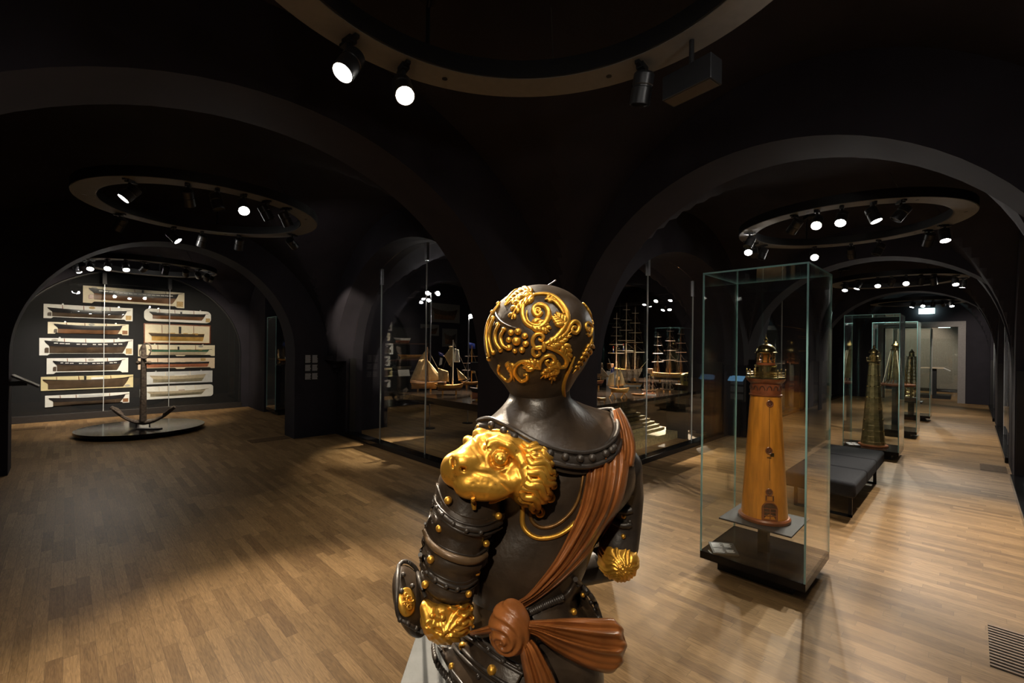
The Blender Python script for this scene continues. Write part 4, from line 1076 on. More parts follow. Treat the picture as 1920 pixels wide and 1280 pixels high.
b = MB(); b.lathe([(0.06, H2 + 0.03), (0.06, H2 + 0.10), (0.07, H2 + 0.105), (0.052, H2 + 0.115), (0.052, H2 + 0.16), (0.075, H2 + 0.165), (0.06, H2 + 0.20), (0.02, H2 + 0.23), (0.012, H2 + 0.25), (0.02, H2 + 0.265), (0.004, H2 + 0.285), (0.0, H2 + 0.30)], 24); b.build('lantern', mBRASS, lt)
label_card('small label card in the second glass case, left of the dark brass lighthouse', (9.6, 1.42, zb), W=0.17, D=0.15, tilt=8)

# third case: brass cone on a round table
C3 = (12.1, 12.86, 0.76, 1.48)
display_case('third tall glass case, holding a brass lighthouse on a round-topped table', *C3)
c3 = ((C3[0] + C3[1]) / 2, 1.13)
tb = thing('pedestal_table', 'brown table top on a black post in the third glass case', 'table', (c3[0], c3[1], 0.148))
MB().box(-0.05, 0.05, -0.05, 0.05, 0, 0.86).build('post', mBLK, tb, smooth=False)
MB().box(-0.16, 0.16, -0.16, 0.16, 0.86, 0.885).build('bracket', mBLK, tb, smooth=False)
b = MB(); b.lathe([(0.0, 0.885), (0.325, 0.885), (0.33, 0.90), (0.325, 0.925), (0.0, 0.925)], 48); b.build('table_top', mREDW, tb)
zt = 0.148 + 0.925
l3 = thing('lighthouse_model', 'brass lighthouse model standing on legs on the brown table top in the third case', 'lighthouse model', (c3[0], c3[1], zt))
b = MB(); b.lathe([(0.0, 0.09), (0.145, 0.09)] + [(0.145 - 0.075 * k / 8, 0.09 + 0.62 * k / 8) for k in range(1, 9)] + [(0.0, 0.71)], 12); b.build('tower', mBRASSD, l3, angle=15)
for k in range(6):
    a = 2 * PI * k / 6 + 0.3; b = MB(); b.tube([(0.13 * math.cos(a), 0.13 * math.sin(a), 0.09), (0.19 * math.cos(a), 0.19 * math.sin(a), 0.0)], 0.008, 6); b.build('leg', mBRASS, l3)
for k in range(6):
    b = MB(); a = 2 * PI * k / 6 + 0.6
    p0 = (0.15, 0.10); p1 = (0.08, 0.68)
    ca, sa = math.cos(a), math.sin(a)
    for dd in (-0.025, 0.025):
        b.tube([((p0[0] + 0.05) * ca - dd * sa, (p0[0] + 0.05) * sa + dd * ca, 0.02), (p1[0] * ca - dd * sa, p1[0] * sa + dd * ca, 0.70)], 0.006, 5)
    b.build('buttress', mCREAM if k % 2 else mBRASS, l3)
b = MB(); b.lathe([(0.0, 0.71), (0.09, 0.71), (0.09, 0.73), (0.06, 0.735), (0.055, 0.79), (0.075, 0.8), (0.06, 0.84), (0.02, 0.87), (0.01, 0.9), (0.015, 0.915), (0.0, 0.94)], 24); b.build('lantern', mBRASS, l3)

# fourth case: openwork iron lighthouse
C4 = (15.35, 16.05, 0.72, 1.44)
display_case('farthest tall glass case, holding a pale openwork lighthouse', *C4)
c4 = ((C4[0] + C4[1]) / 2, 1.10)
pd = thing('pedestal', 'black pedestal with a plate inside the farthest glass case', 'pedestal', (c4[0], c4[1], 0.148))
MB().box(-0.06, 0.06, -0.06, 0.06, 0, 0.30).build('post', mBLK, pd, smooth=False)
MB().box(-0.22, 0.22, -0.22, 0.22, 0.30, 0.33).build('plate', mBLK, pd, smooth=False)
MB().box(-0.17, 0.17, -0.17, 0.17, 0.33, 0.42).build('socle', mDKBR, pd, smooth=False)
l4 = thing('lighthouse_model', 'pale brass openwork lattice lighthouse model in the farthest glass case', 'lighthouse model', (c4[0], c4[1], 0.568))
H4 = 1.05
for k in range(8):
    a = 2 * PI * k / 8; b = MB(); b.tube([(0.175 * math.cos(a), 0.175 * math.sin(a), 0), (0.08 * math.cos(a), 0.08 * math.sin(a), H4)], 0.010, 6); b.build('leg', mBRASS, l4)
for i in range(12):
    z = H4 * (i + 0.3) / 12; r = 0.175 - 0.095 * z / H4
    b = MB(); b.tube([(r * math.cos(2 * PI * k / 8), r * math.sin(2 * PI * k / 8), z) for k in range(9)], 0.008, 6); b.build('tie_ring', mBRASS, l4)
b = MB(); b.lathe([(0.035, 0), (0.03, H4)], 12); b.build('stair_shaft', mBRASSD, l4)
b = MB(); b.lathe([(0.0, H4), (0.11, H4), (0.11, H4 + 0.02), (0.06, H4 + 0.025), (0.055, H4 + 0.10), (0.07, H4 + 0.11), (0.03, H4 + 0.16), (0.01, H4 + 0.2), (0.0, H4 + 0.22)], 20); b.build('lantern', mBRASS, l4)

# far reading table beyond the doorway
rt = fl(1752, 733, 0.0)
r_ = thing('reading_table', 'black reading table with a pale tilted leaf in the far room, through the doorway', 'reading table', (24.0, 1.05, 0))
MB().box(-0.5, 0.5, -0.5, 0.5, 0, 0.12).build('base', mBLK, r_, smooth=False)
MB().box(-0.1, 0.1, -0.1, 0.1, 0.12, 1.12).build('post', mBLK, r_, smooth=False)
MB().box(-0.35, 0.35, -0.30, 0.36, 1.12, 1.15).build('table_top', mPINK, r_, smooth=False)
M_ = Matrix.Translation((0, -0.30, 1.15)) @ Matrix.Rotation(math.radians(28), 4, 'X')
MB().box(-0.3, 0.3, -0.22, 0.0, -0.02, 0.0, M_).build('tilted_leaf', mGREYB, r_, smooth=False)
fg = thing('glass_screen', 'upright glass screen in the far room behind the reading table', 'glass screen', (25.2, 0.9, 0))
MB().box(-0.006, 0.006, -0.6, 2.6, 0.0, 2.3).build('pane', mGLASS, fg, smooth=False)
for y in (-0.6, 0.62, 2.6): MB().box(-0.012, 0.012, y - 0.014, y + 0.014, 0.0, 2.3).build('post', mEDGEL, fg, smooth=False)

# info lectern by the right pier
lp = fl(1372, 812)
lc = thing('info_lectern', 'tilted blue-lit info lectern with text cards on the right pier behind the wooden lighthouse', 'lectern', (9.66, 3.30, 0))
M_ = Matrix.Translation((-0.05, 0, 1.20)) @ Matrix.Rotation(math.radians(-30), 4, 'Y')
MB().box(-0.14, 0.03, -0.14, 0.14, 0.0, 0.02, M_).build('tilted_screen', mat('blue_screen', (0.03, 0.06, 0.1), 0.2, emit=(0.10, 0.22, 0.36), estr=0.35), lc, smooth=False)
MB().box(-0.07, 0.02, -0.14, 0.14, 0.72, 1.20).build('text_board', mBLK, lc, smooth=False)
MB().box(-0.03, 0.02, -0.05, 0.05, 0.0, 0.72).build('post', mBLK, lc, smooth=False)
for i in range(2):
    for j in range(3):
        MB().box(-0.073, -0.07, -0.12 + 0.13 * i, -0.01 + 0.13 * i, 0.76 + 0.15 * j, 0.87 + 0.15 * j).build('text_block', mat('dim_grey_text', (0.10, 0.10, 0.105), 0.8, noise=0.05), lc, smooth=False)

# small case with a boat and a screen, half hidden by the left pier
pc = fl(512, 779); pcx, pcy = float(pc[0]) + 0.35, float(pc[1]) + 0.25
sc_ = display_case('glass case half hidden behind the left pier, with a boat model and a lit screen', pcx - 0.33, pcx + 0.37, pcy - 0.33, pcy + 0.37, ztop=2.45)
bp_ = thing('pedestal', 'black pedestal inside the case behind the left pier', 'pedestal', (pcx + 0.05, pcy, 0.148))
MB().box(-0.05, 0.05, -0.05, 0.05, 0, 1.08).build('post', mBLK, bp_, smooth=False)
MB().box(-0.22, 0.22, -0.22, 0.22, 1.08, 1.10).build('plate', mBLK, bp_, smooth=False)
bt = thing('boat_model', 'small wooden boat model on the pedestal behind the left pier', 'boat model', (pcx - 0.1, pcy, 1.248))
b = hull_half(0.36, 0.09, 0.06, full=True); h = b.build('hull', [mMODEL, mDKBR, mMODEL], bt, angle=60); h.location = (-0.08, 0, 0.06)
MB().box(0.02, 0.08, -0.03, 0.03, 0, 0.09).build('stand', mDKBR, bt, smooth=False)
MB().lathe([(0.008, 0.13), (0.008, 0.19), (0.0, 0.19)], 8, (0.1, 0)).build('funnel', mWHT, bt)

# ================================================================== SHIP VITRINE
TZ = 0.92
tb = thing('display_table', 'broad black display table with the fleet of ship models in the glazed bay', 'table', (4.2, 3.8, 0))
MB().prism([(0, 0.5), (0.42, 0.28), (0.42, 0), (4.62, 0), (4.62, 3.36), (0, 3.36)], lambda x, y: (x, y, TZ - 0.10), lambda x, y: (x, y, TZ)).build('table_top', mat('dark_table_top', (0.016, 0.011, 0.008), 0.14, noise=0.12, spec=0.12), tb, smooth=False, bevel=0.004)
for x0, x1, y0, y1 in ((2.4, 2.9, 2.4, 2.9), (4.1, 4.5, 2.4, 2.9), (4.40, 4.52, 0.1, 0.5)):
    MB().box(x0, x1, y0, y1, 0, TZ - 0.10).build('leg', mBLK, tb, smooth=False)
tb2 = thing('display_table', 'second black display table behind, carrying the two largest three-masters', 'table', (10.35, 4.45, 0))
MB().box(0, 2.0, 0, 3.2, TZ - 0.10, TZ).build('table_top', mat('dark_table_top', (0.03, 0.026, 0.024), 0.35), tb2, smooth=False, bevel=0.004)
for x, y in ((0.2, 0.2), (1.6, 0.2), (0.2, 2.8), (1.6, 2.8)): MB().box(x, x + 0.15, y, y + 0.15, 0, TZ - 0.10).build('leg', mBLK, tb2, smooth=False)

def yaw_for(u, v, off=0.0):
    """heading that shows a model broadside to the open side of the bay"""
    return math.atan2(-v, -u) + PI / 2 + off
def cradle(t, L, h, m=mMODEL):
    for f in (-0.22, 0.24):
        b = MB(); b.prism([(-0.06 * L * 1.2, 0), (0.06 * L * 1.2, 0), (0.035 * L, h * 1.2), (-0.035 * L, h * 1.2)], lambda y, z: (f * L - 0.015, y, z), lambda y, z: (f * L + 0.015, y, z))
        b.build('stand', m, t, smooth=False)
def sail(t, pts, m, belly=0.03, axis=(0, 1, 0)):
    """four-cornered sail (lower left, lower right, upper right, upper left) in the x-z plane with some belly"""
    n = 8; rows = []
    A, B, C, D = [Vector((p[0], p[2] if len(p) > 2 else 0, p[1])) for p in pts]
    for i in range(n + 1):
        s = i / n; row = []
        for j in range(n + 1):
            q = j / n
            p = (A.lerp(B, q)).lerp(D.lerp(C, q), s)
            d = belly * math.sin(PI * q) * math.sin(PI * (0.15 + 0.85 * s)) + 0.004 * math.sin(q * 17 + s * 9)
            row.append((p.x, p.y - d, p.z))
        rows.append(row)
    o = MB().grid(rows).build('sail', m, t, angle=80)
    sd = o.modifiers.new('thick', 'SOLIDIFY'); sd.thickness = 0.003
    return o
def rig_lines(t, lines, r=0.0022, m=mRIG):
    b = MB()
    for a, c in lines: b.tube([a, c], r, 4, cap=False)
    o = b.build('rigging', m, t); o['kind'] = 'stuff'; return o
def three_master(label, loc, L, Hm, top, bot, rot, spar=mSPAR, cr=0.06, split=0.45, yards=4, deck=mMODEL, flags=False, thin=1.0, stern=True, hk=0.15):
    t = thing('ship_model', label, 'ship model', loc, rot, group='ship models in the glazed bay')
    hh = L * hk
    b = hull_half(L, hh, L * 0.085, sheer=0.2, split=split, full=True, stern=0.05, bow=0.12)
    h = b.build('hull', [top, bot, deck], t, angle=60); h.location = (-L / 2, 0, cr)
    for z, m in ((0.72, mWHT), (0.9, mMODEL)):
        for sd in (-1, 1):
            pts = []
            for k in range(21):
                f = k / 20; pl = max(0.0, math.sin(PI * min(1, f * 0.93 + 0.07))) ** 0.55 * (1 - max(0, (f - 0.7) / 0.3) ** 2 * 0.75)
                pts.append((L * f * 0.985, sd * (L * 0.086 * pl * (0.96 if z < 0.8 else 1.0)), hh * (z - 0.2 * (1 - (2 * f - 1) ** 2) * z)))
            MB().tube(pts, 0.004 * L, 5).build('wale', m, h)
    b = MB()
    for k in range(14):
        f = 0.12 + 0.7 * k / 14; pl = max(0.0, math.sin(PI * min(1, f * 0.93 + 0.07))) ** 0.55
        for sd in (-1, 1): b.box(L * f, L * f + 0.018 * L, sd * L * 0.084 * pl - 0.004, sd * L * 0.084 * pl + 0.004, hh * 0.60, hh * 0.66)
    gp = b.build('gun_ports', mHBLK, h, smooth=False); gp['kind'] = 'stuff'
    if stern:
        MB().box(-0.03 * L, 0.10 * L, -0.05 * L, 0.05 * L, hh * 0.75, hh * 1.3).build('stern_castle', mMODELD, h, smooth=False, bevel=0.01)
    cradle(t, L, cr)
    MB().tube([(L * 0.44, 0, cr + hh * 0.95), (L * 0.66, 0, cr + hh * 1.9)], [0.009 * L, 0.004 * L], 6).build('bowsprit', spar, t)
    zs = cr + hh * 0.8; lines = []
    for mx, mh in ((-0.28, 0.86), (0.02, 1.0), (0.28, 0.93)):
        x = mx * L; zt = zs + (Hm - zs) * mh
        ms = MB().tube([(x, 0, zs - hh * 0.4), (x, 0, zs + (zt - zs) * 0.45), (x, 0, zs + (zt - zs) * 0.46), (x, 0, zt)], [0.011 * L * thin, 0.009 * L * thin, 0.007 * L * thin, 0.003 * L * thin], 8).build('mast', spar, t)
        MB().box(x - 0.03 * L, x + 0.03 * L, -0.025 * L, 0.025 * L, zs + (zt - zs) * 0.40, zs + (zt - zs) * 0.415).build('top_platform', mMODELD, ms, smooth=False)
        for q in range(yards):
            f = 0.28 + 0.62 * q / max(1, yards - 1); z = zs + (zt - zs) * f; w_ = L * (0.22 - 0.035 * q) * mh
            a = 0.75
            MB().tube([(x - w_ * math.cos(a), -w_ * math.sin(a), z), (x, 0, z), (x + w_ * math.cos(a), w_ * math.sin(a), z)], [0.003 * L, 0.006 * L, 0.003 * L], 6).build('yard', spar, ms)
            for s in (-1, 1): lines.append(((x + s * w_ * math.cos(a), s * w_ * math.sin(a), z), (x, 0, z + (zt - zs) * 0.12)))
        for s in (-1, 1):
            for d in (-0.08, -0.05, -0.02, 0.02, 0.05):
                lines.append(((x + d * L, s * 0.075 * L, zs), (x, 0, zs + (zt - zs) * 0.42)))
            lines.append(((x - 0.1 * L, s * 0.075 * L, zs), (x, 0, zt * 0.98)))
        lines.append(((x, 0, zt * 0.99), (x + 0.26 * L, 0, zs + (zt - zs) * 0.30)))
        lines.append(((x, 0, zs + (zt - zs) * 0.45), (x + 0.26 * L, 0, zs)))
    rig_lines(t, lines, 0.0016 * max(1.0, L))
    if flags:
        for fx, fz in ((-0.05, 0.34), (-0.36, 0.30)):
            x, z = fx * L, zs + (Hm - zs) * fz
            for k, m in enumerate((mREDF, mWHT, mBLUE)):
                b = MB(); b.grid([[(x + 0.012 * L * math.sin(j), -0.03 + 0.02 * L * j / 3, z + 0.07 * L - k * 0.05 * L) for j in range(4)], [(x + 0.012 * L * math.sin(j), -0.03 + 0.02 * L * j / 3, z + 0.02 * L - k * 0.05 * L) for j in range(4)]])
                o = b.build('flag_stripe', m, t); sd = o.modifiers.new('t', 'SOLIDIFY'); sd.thickness = 0.002
    return t
def on(x, y, k=1.0):
    p = fl(x, y, TZ) * 1.0
    if k != 1.0: p = np.array([p[0] * k, p[1] * k, p[2]])
    return (float(p[0]), float(p[1]), TZ)
G = 'ship models in the glazed bay'
# sailing barge with tan sails (left)
p = on(795, 734); t = thing('ship_model', 'tubby wooden barge with one tall tan mainsail, leftmost on the table in the left glass', 'ship model', p, yaw_for(p[0], p[1], 0.0), G)
L = 0.50; hb = hull_half(L, 0.14, 0.10, sheer=0.15, full=True, split=0.75, stern=0.05, bow=0.06); h = hb.build('hull', [mMODEL, mMODEL, mMODELD], t, angle=60); h.location = (-L / 2, 0, 0.05)
MB().tube([(0, -0.10, 0.125), (L * 0.5, -0.108, 0.10), (L, -0.02, 0.14)], 0.007, 6).build('rubbing_strake', mMODELD, h)
cradle(t, L, 0.05)
MB().tube([(0.05, 0, 0.10), (0.05, 0, 0.82)], [0.013, 0.006], 8).build('mast', mMODELD, t)
sail(t, [(-0.25, 0.21), (0.04, 0.19), (0.045, 0.60), (-0.10, 0.58)], mSAIL, 0.04)
sail(t, [(-0.10, 0.585), (0.045, 0.60), (0.05, 0.76), (0.02, 0.76)], mSAIL, 0.02)
sail(t, [(0.07, 0.19), (0.36, 0.21), (0.08, 0.56), (0.06, 0.58)], mSAIL, 0.03)
MB().tube([(-0.25, 0, 0.20), (0.05, 0, 0.18)], 0.006, 6).build('boom', mMODELD, t)
MB().tube([(0.2, 0, 0.16), (0.40, 0, 0.21)], 0.007, 6).build('bowsprit', mMODELD, t)
rig_lines(t, [((0.05, 0, 0.8), (0.36, 0, 0.21)), ((0.05, 0, 0.8), (-0.1, 0.1, 0.18)), ((0.05, 0, 0.8), (-0.1, -0.1, 0.18))])
# second boat: tan square mainsail aft, tall staysail, blue pennant
p = on(842, 739); t = thing('ship_model', 'wooden barge with a flat tan sail astern and a blue pennant, in the left glass', 'ship model', p, yaw_for(p[0], p[1]), G)
L = 0.50; hb = hull_half(L, 0.13, 0.09, sheer=0.2, full=True, split=0.5); h = hb.build('hull', [mMODEL, mMODELD, mMODEL], t, angle=60); h.location = (-L / 2, 0, 0.06)
cradle(t, L, 0.06)
MB().box(-0.2, -0.05, -0.05, 0.05, 0.17, 0.215).build('deckhouse', mMODELD, t, smooth=False, bevel=0.004)
MB().tube([(0.06, 0, 0.1), (0.06, 0, 0.95)], [0.013, 0.005], 8).build('mast', mSPAR, t)
sail(t, [(-0.18, 0.24), (-0.01, 0.22), (-0.02, 0.40), (-0.20, 0.46)], mSAIL, 0.02)
sail(t, [(0.02, 0.48), (0.055, 0.48), (0.055, 0.84), (-0.01, 0.84)], mSAIL, 0.03)
sail(t, [(-0.09, 0.68), (0.0, 0.50), (0.05, 0.70), (0.045, 0.84)], mSAIL, 0.03)
sail(t, [(0.08, 0.56), (0.18, 0.56), (0.16, 0.78), (0.09, 0.80)], mSAILW, 0.03)
sail(t, [(0.16, 0.24), (0.32, 0.27), (0.14, 0.44), (0.13, 0.46)], mSAIL, 0.02)
MB().tube([(0.2, 0, 0.18), (0.36, 0, 0.27)], 0.006, 6).build('bowsprit', mMODELD, t)
MB().tube([(-0.16, 0, 0.72), (-0.02, 0, 0.60)], 0.003, 5).build('sprit', mMODELD, t)
o = MB().grid([[(-0.19, 0, 0.74), (-0.10, 0.01, 0.71)], [(-0.18, 0, 0.68), (-0.11, 0.01, 0.66)]]).build('pennant', mBLUE, t)
o = MB().grid([[(-0.16, 0, 0.64), (-0.12, 0.01, 0.63)], [(-0.18, 0, 0.50), (-0.13, 0.01, 0.52)]]).build('pennant', mWHT, t)
rig_lines(t, [((0.06, 0, 0.93), (0.36, 0, 0.27)), ((0.06, 0, 0.93), (-0.2, 0, 0.2)), ((0.06, 0, 0.7), (0.0, 0.08, 0.18)), ((0.06, 0, 0.7), (0.0, -0.08, 0.18))])
# third, low hull with tall mast and blue flag
p = on(884, 727); t = thing('ship_model', 'low brown sloop with a blue masthead flag, beside the pier in the left glass', 'ship model', p, yaw_for(p[0], p[1], 0.15), G)
L = 0.46; hb = hull_half(L, 0.10, 0.07, sheer=0.3, full=True); h = hb.build('hull', [mMODEL, mMODELD, mMODEL], t, angle=60); h.location = (-L / 2, 0, 0.05); cradle(t, L, 0.05)
mm = MB().tube([(0, 0, 0.1), (0, 0, 0.86)], [0.012, 0.006], 8).build('mast', mMODEL, t)
for z, w_ in ((0.36, .2), (0.5, .17), (0.64, .14)): MB().tube([(-w_, -0.02, z), (w_, 0.02, z)], 0.006, 6).build('yard', mMODELD, mm)
o = MB().grid([[(-0.06, 0, 0.92), (0.06, 0.01, 0.90)], [(-0.05, 0, 0.80), (0.07, 0.01, 0.79)]]).build('flag', mBLUE, t)
o.modifiers.new('t', 'SOLIDIFY').thickness = 0.003
sail(t, [(0.0, 0.30), (0.08, 0.30), (0.03, 0.46), (0.0, 0.46)], mSAIL)
rig_lines(t, [((0, 0, 0.8), (s * 0.2, d, 0.15)) for s in (-1, 1) for d in (-0.06, 0.06)] + [((0, 0, 0.5), (s * 0.12, d, 0.15)) for s in (-1, 1) for d in (-0.06, 0.06)])
# black steamer with a red bottom
p = on(905, 750); t = thing('ship_model', 'black-hulled steamer with an orange bottom, cut by the pier in the left glass', 'ship model', p, yaw_for(p[0], p[1], 0.2), G)
L = 0.42; hb = hull_half(L, 0.19, 0.07, sheer=0.15, full=True, split=0.55, bow=0.2); h = hb.build('hull', [mHBLK, mHRED, mMODELD], t, angle=60); h.location = (-L / 2, 0, 0.02); cradle(t, L, 0.02)
MB().box(-0.08, 0.05, -0.03, 0.03, 0.19, 0.24).build('deckhouse', mWHT, t, smooth=False, bevel=0.004)
MB().lathe([(0.02, 0.19), (0.018, 0.32), (0.0, 0.32)], 12).build('funnel', mHBLK, t)
# large ships
p = on(1172, 713, 1.0); three_master('largest three-masted ship with white spars and a white bottom, in the right glass', (float(p[0]), float(p[1]), TZ), 1.15, 2.02, mWHT, mGREYB, yaw_for(p[0], p[1], -0.75), cr=0.08, split=0.42, yards=5, flags=True, hk=0.23)
q = on(1254, 722, 1.09); three_master('dark three-masted ship with brown spars, right of the largest one in the right glass', q, 0.98, 1.40, mHYEL, mHDK, yaw_for(q[0], q[1], -0.1), spar=mMODELD, cr=0.05, yards=4, hk=0.22)
# white bottomed ship
p = on(1186, 727); three_master('small three-master with a white bottom and brown topsides, before the largest ship', p, 0.42, 0.72, mMODEL, mWHT, yaw_for(p[0], p[1], 0.2), cr=0.02, split=0.55, yards=3, spar=mREDW, hk=0.22)
# brown sailed ship at the left of the right window
p = on(1113, 726, 0.97); t = thing('ship_model', 'ship with brown-grey sails all set, at the left of the right glass beside the pier', 'ship model', p, yaw_for(p[0], p[1]), G)
L = 0.42; hb = hull_half(L, 0.13, 0.07, sheer=0.25, full=True, split=0.4); h = hb.build('hull', [mHRED, mHDK, mMODEL], t, angle=60); h.location = (-L / 2, 0, 0.06); cradle(t, L, 0.06)
for x in (-0.11, 0.02, 0.14): MB().tube([(x, 0, 0.15), (x, 0, 0.78 - abs(x))], 0.008, 6).build('mast', mMODELD, t)
mTS = mat('brown_sailcloth', (0.27, 0.19, 0.12), 0.9, noise=0.25, nscale=14)
for x in (-0.11, 0.02, 0.14):
    sail(t, [(x - 0.08, 0.24), (x + 0.06, 0.24), (x + 0.05, 0.42), (x - 0.06, 0.42)], mTS, 0.04); sail(t, [(x - 0.06, 0.44), (x + 0.05, 0.44), (x + 0.035, 0.62 - abs(x) * .6), (x - 0.04, 0.62 - abs(x) * .6)], mTS, 0.04)
sail(t, [(0.16, 0.24), (0.32, 0.24), (0.18, 0.42), (0.16, 0.44)], mTS, 0.02)
# spritsail boat
p = on(1156, 746); t = thing('ship_model', 'small light-wood boat with two pale sails and a blue flag, before the white-bottomed ship', 'ship model', p, yaw_for(p[0], p[1], 0.1), G)
L = 0.34; hb = hull_half(L, 0.09, 0.065, sheer=0.25, full=True, split=0.3); h = hb.build('hull', [mHYEL, mMODEL, mMODEL], t, angle=60); h.location = (-L / 2 + 0.04, 0, 0.09)
for x in (-0.07, 0.12):
    b = MB(); b.tube([(x - 0.05, -0.06, 0), (x, 0, 0.09), (x + 0.05, 0.06, 0)], 0.008, 6); b.tube([(x + 0.05, -0.06, 0), (x, 0, 0.09), (x - 0.05, 0.06, 0)], 0.008, 6); b.build('stand', mMODEL, t)
MB().tube([(0.03, 0, 0.12), (0.0, 0, 0.62)], [0.01, 0.005], 8).build('mast', mMODEL, t)
MB().tube([(0.01, 0, 0.25), (-0.14, 0, 0.66)], [0.006, 0.003], 6).build('sprit', mWHT, t)
sail(t, [(-0.16, 0.20), (-0.04, 0.19), (-0.05, 0.42), (-0.12, 0.40)], mSAIL, 0.02)
sail(t, [(0.04, 0.20), (0.15, 0.22), (0.06, 0.50), (0.05, 0.52)], mSAIL, 0.02); sail(t, [(-0.02, 0.2), (0.03, 0.2), (0.02, 0.5), (0.0, 0.5)], mSAIL, 0.02)
o = MB().grid([[(-0.09, 0.0, 0.50), (-0.03, 0.01, 0.54)], [(-0.10, 0.0, 0.42), (-0.05, 0.01, 0.44)]]).build('flag', mBLUE, t); o.modifiers.new('t', 'SOLIDIFY').thickness = 0.002
rig_lines(t, [((0.0, 0, 0.6), (0.2, 0, 0.2)), ((0.0, 0, 0.6), (-0.12, 0, 0.18))])
# dinghy
p = on(1128, 754); t = thing('boat_model', 'tiny ochre rowing boat near the front edge of the table in the right glass', 'boat model', p, yaw_for(p[0], p[1], 0.1), G)
hb = hull_half(0.14, 0.055, 0.04, sheer=0.15, full=True, stern=0.03, bow=0.05); h = hb.build('hull', [mHYEL, mMODELD, mMODEL], t, angle=60); h.location = (-0.07, 0, 0.02)
for x in (-0.04, 0.04): MB().box(x - 0.006, x + 0.006, -0.03, 0.03, 0, 0.03).build('stand', mMODEL, t, smooth=False)
# small ships right
p = on(1217, 740); three_master('small dark two-flagged ship on a red and white base, by the pane joint', (p[0], p[1], TZ + 0.035), 0.24, 0.32, mHBLK, mREDW, yaw_for(p[0], p[1], 0.05), spar=mREDW, cr=0.02, yards=3, flags=True, stern=True)
b_ = thing('model_base', 'low red and white base block under the small two-flagged ship', 'model base', p, yaw_for(p[0], p[1], 0.05))
MB().box(-0.12, 0.12, -0.05, 0.05, 0, 0.02).build('block', mWHT, b_, smooth=False); MB().box(-0.10, 0.10, -0.04, 0.04, 0.02, 0.035).build('deck', mHRED, b_, smooth=False)
p = on(1250, 735); three_master('small dark brown three-master on a white foot, right of the small two-flagged ship', p, 0.24, 0.36, mHDK, mMODELD, yaw_for(p[0], p[1], 0.0), spar=mMODELD, cr=0.03, yards=3)
p = on(1290, 719, 0.95); t = thing('ship_model', 'carved gold-green ship stern section at the right end of the table', 'ship model', p, yaw_for(p[0], p[1], 0.3), G)
b = MB(); b.prism([(-0.12, 0.0), (0.12, 0.0), (0.15, 0.1), (0.14, 0.24), (0.08, 0.28), (-0.08, 0.28), (-0.14, 0.24), (-0.15, 0.1)], lambda x, z: (x, -0.06, z), lambda x, z: (x, 0.12, z)); sh = b.build('stern', mat('gold_green_carving', (0.20, 0.19, 0.05), 0.4, 0.4, noise=0.5, nscale=50, bump=0.5), t, smooth=False, bevel=0.015)
for r in range(2):
    for k in range(4): MB().box(-0.11 + 0.06 * k, -0.07 + 0.06 * k, -0.066, -0.06, 0.10 + 0.07 * r, 0.15 + 0.07 * r).build('window', mHBLK, t, smooth=False)
p = on(1103, 752); t = thing('boat_model', 'small boat with a yellow triangular sail, just right of the pier in the right glass', 'boat model', p, yaw_for(p[0], p[1]), G)
hb = hull_half(0.2, 0.05, 0.035, full=True); h = hb.build('hull', [mHYEL, mMODELD, mMODEL], t, angle=60); h.location = (-0.1, 0, 0.03); cradle(t, 0.2, 0.03)
MB().tube([(0, 0, 0.06), (0, 0, 0.36)], 0.005, 6).build('mast', mMODELD, t); sail(t, [(-0.09, 0.10), (0.08, 0.10), (0.0, 0.34), (-0.005, 0.34)], mSAIL, 0.02)
# white card behind the spritsail boat
p = on(1147, 722); t = thing('white_panel', 'white upright card standing behind the small light-wood boat', 'panel', p, yaw_for(p[0], p[1]))
MB().box(-0.12, 0.12, 0, 0.01, 0, 0.32).build('card', mWHT, t, smooth=False); MB().box(-0.1, 0.1, 0.0, 0.06, 0, 0.01).build('foot', mWHT, t, smooth=False)
# plates, half models and rods lying about
for lb, x, y in (('flat pale model part lying on the table by the gold stern', 1276, 722), ('flat tan scroll lying before the white-bottomed ship', 1197, 741)):
    p = on(x, y); t = thing('flat_model', lb, 'model part', p, yaw_for(p[0], p[1]))
    hb = hull_half(0.26, 0.03, 0.05, full=True); h = hb.build('hull', [mWHT if 'pale' in lb else mMODEL, mMODEL, mMODELD], t, angle=60); h.location = (-0.13, 0, 0)

# stepped dock model on the floor under the table
t = thing('dock_model', 'dull gold model of a stepped stone dock on the floor under the table', 'dock model', (6.3, 4.06, 0))
b = MB(); W_ = 2.55
b.box(0, W_, 0, 1.0, 0, 0.14)
b.build('base_block', mDOCK, t, smooth=False, bevel=0.004)
for i in range(7):
    x1 = W_ - 0.28 - 0.045 * i
    MB().box(0.75, x1, 0.26 + 0.08 * i, 1.0, 0.14 + 0.052 * i, 0.14 + 0.052 * (i + 1)).build('step', mDOCK, t, smooth=False, bevel=0.003)
MB().box(0.25, 0.72, 0.36, 1.0, 0.14, 0.36).build('grating', mat('dark_speckled_grating', (0.05, 0.045, 0.035), 0.7, noise=0.8, nscale=90, bump=0.6), t, smooth=False)
MB().box(0.1, 1.35, 0.62, 1.0, 0.36, 0.48).build('quay_wall', mDKBR, t, smooth=False, bevel=0.004)
for k in range(9): MB().ball((0.2 + 0.14 * k, 0.62, 0.49), 0.012, 8, 5).build('bollard', mREDW, t)

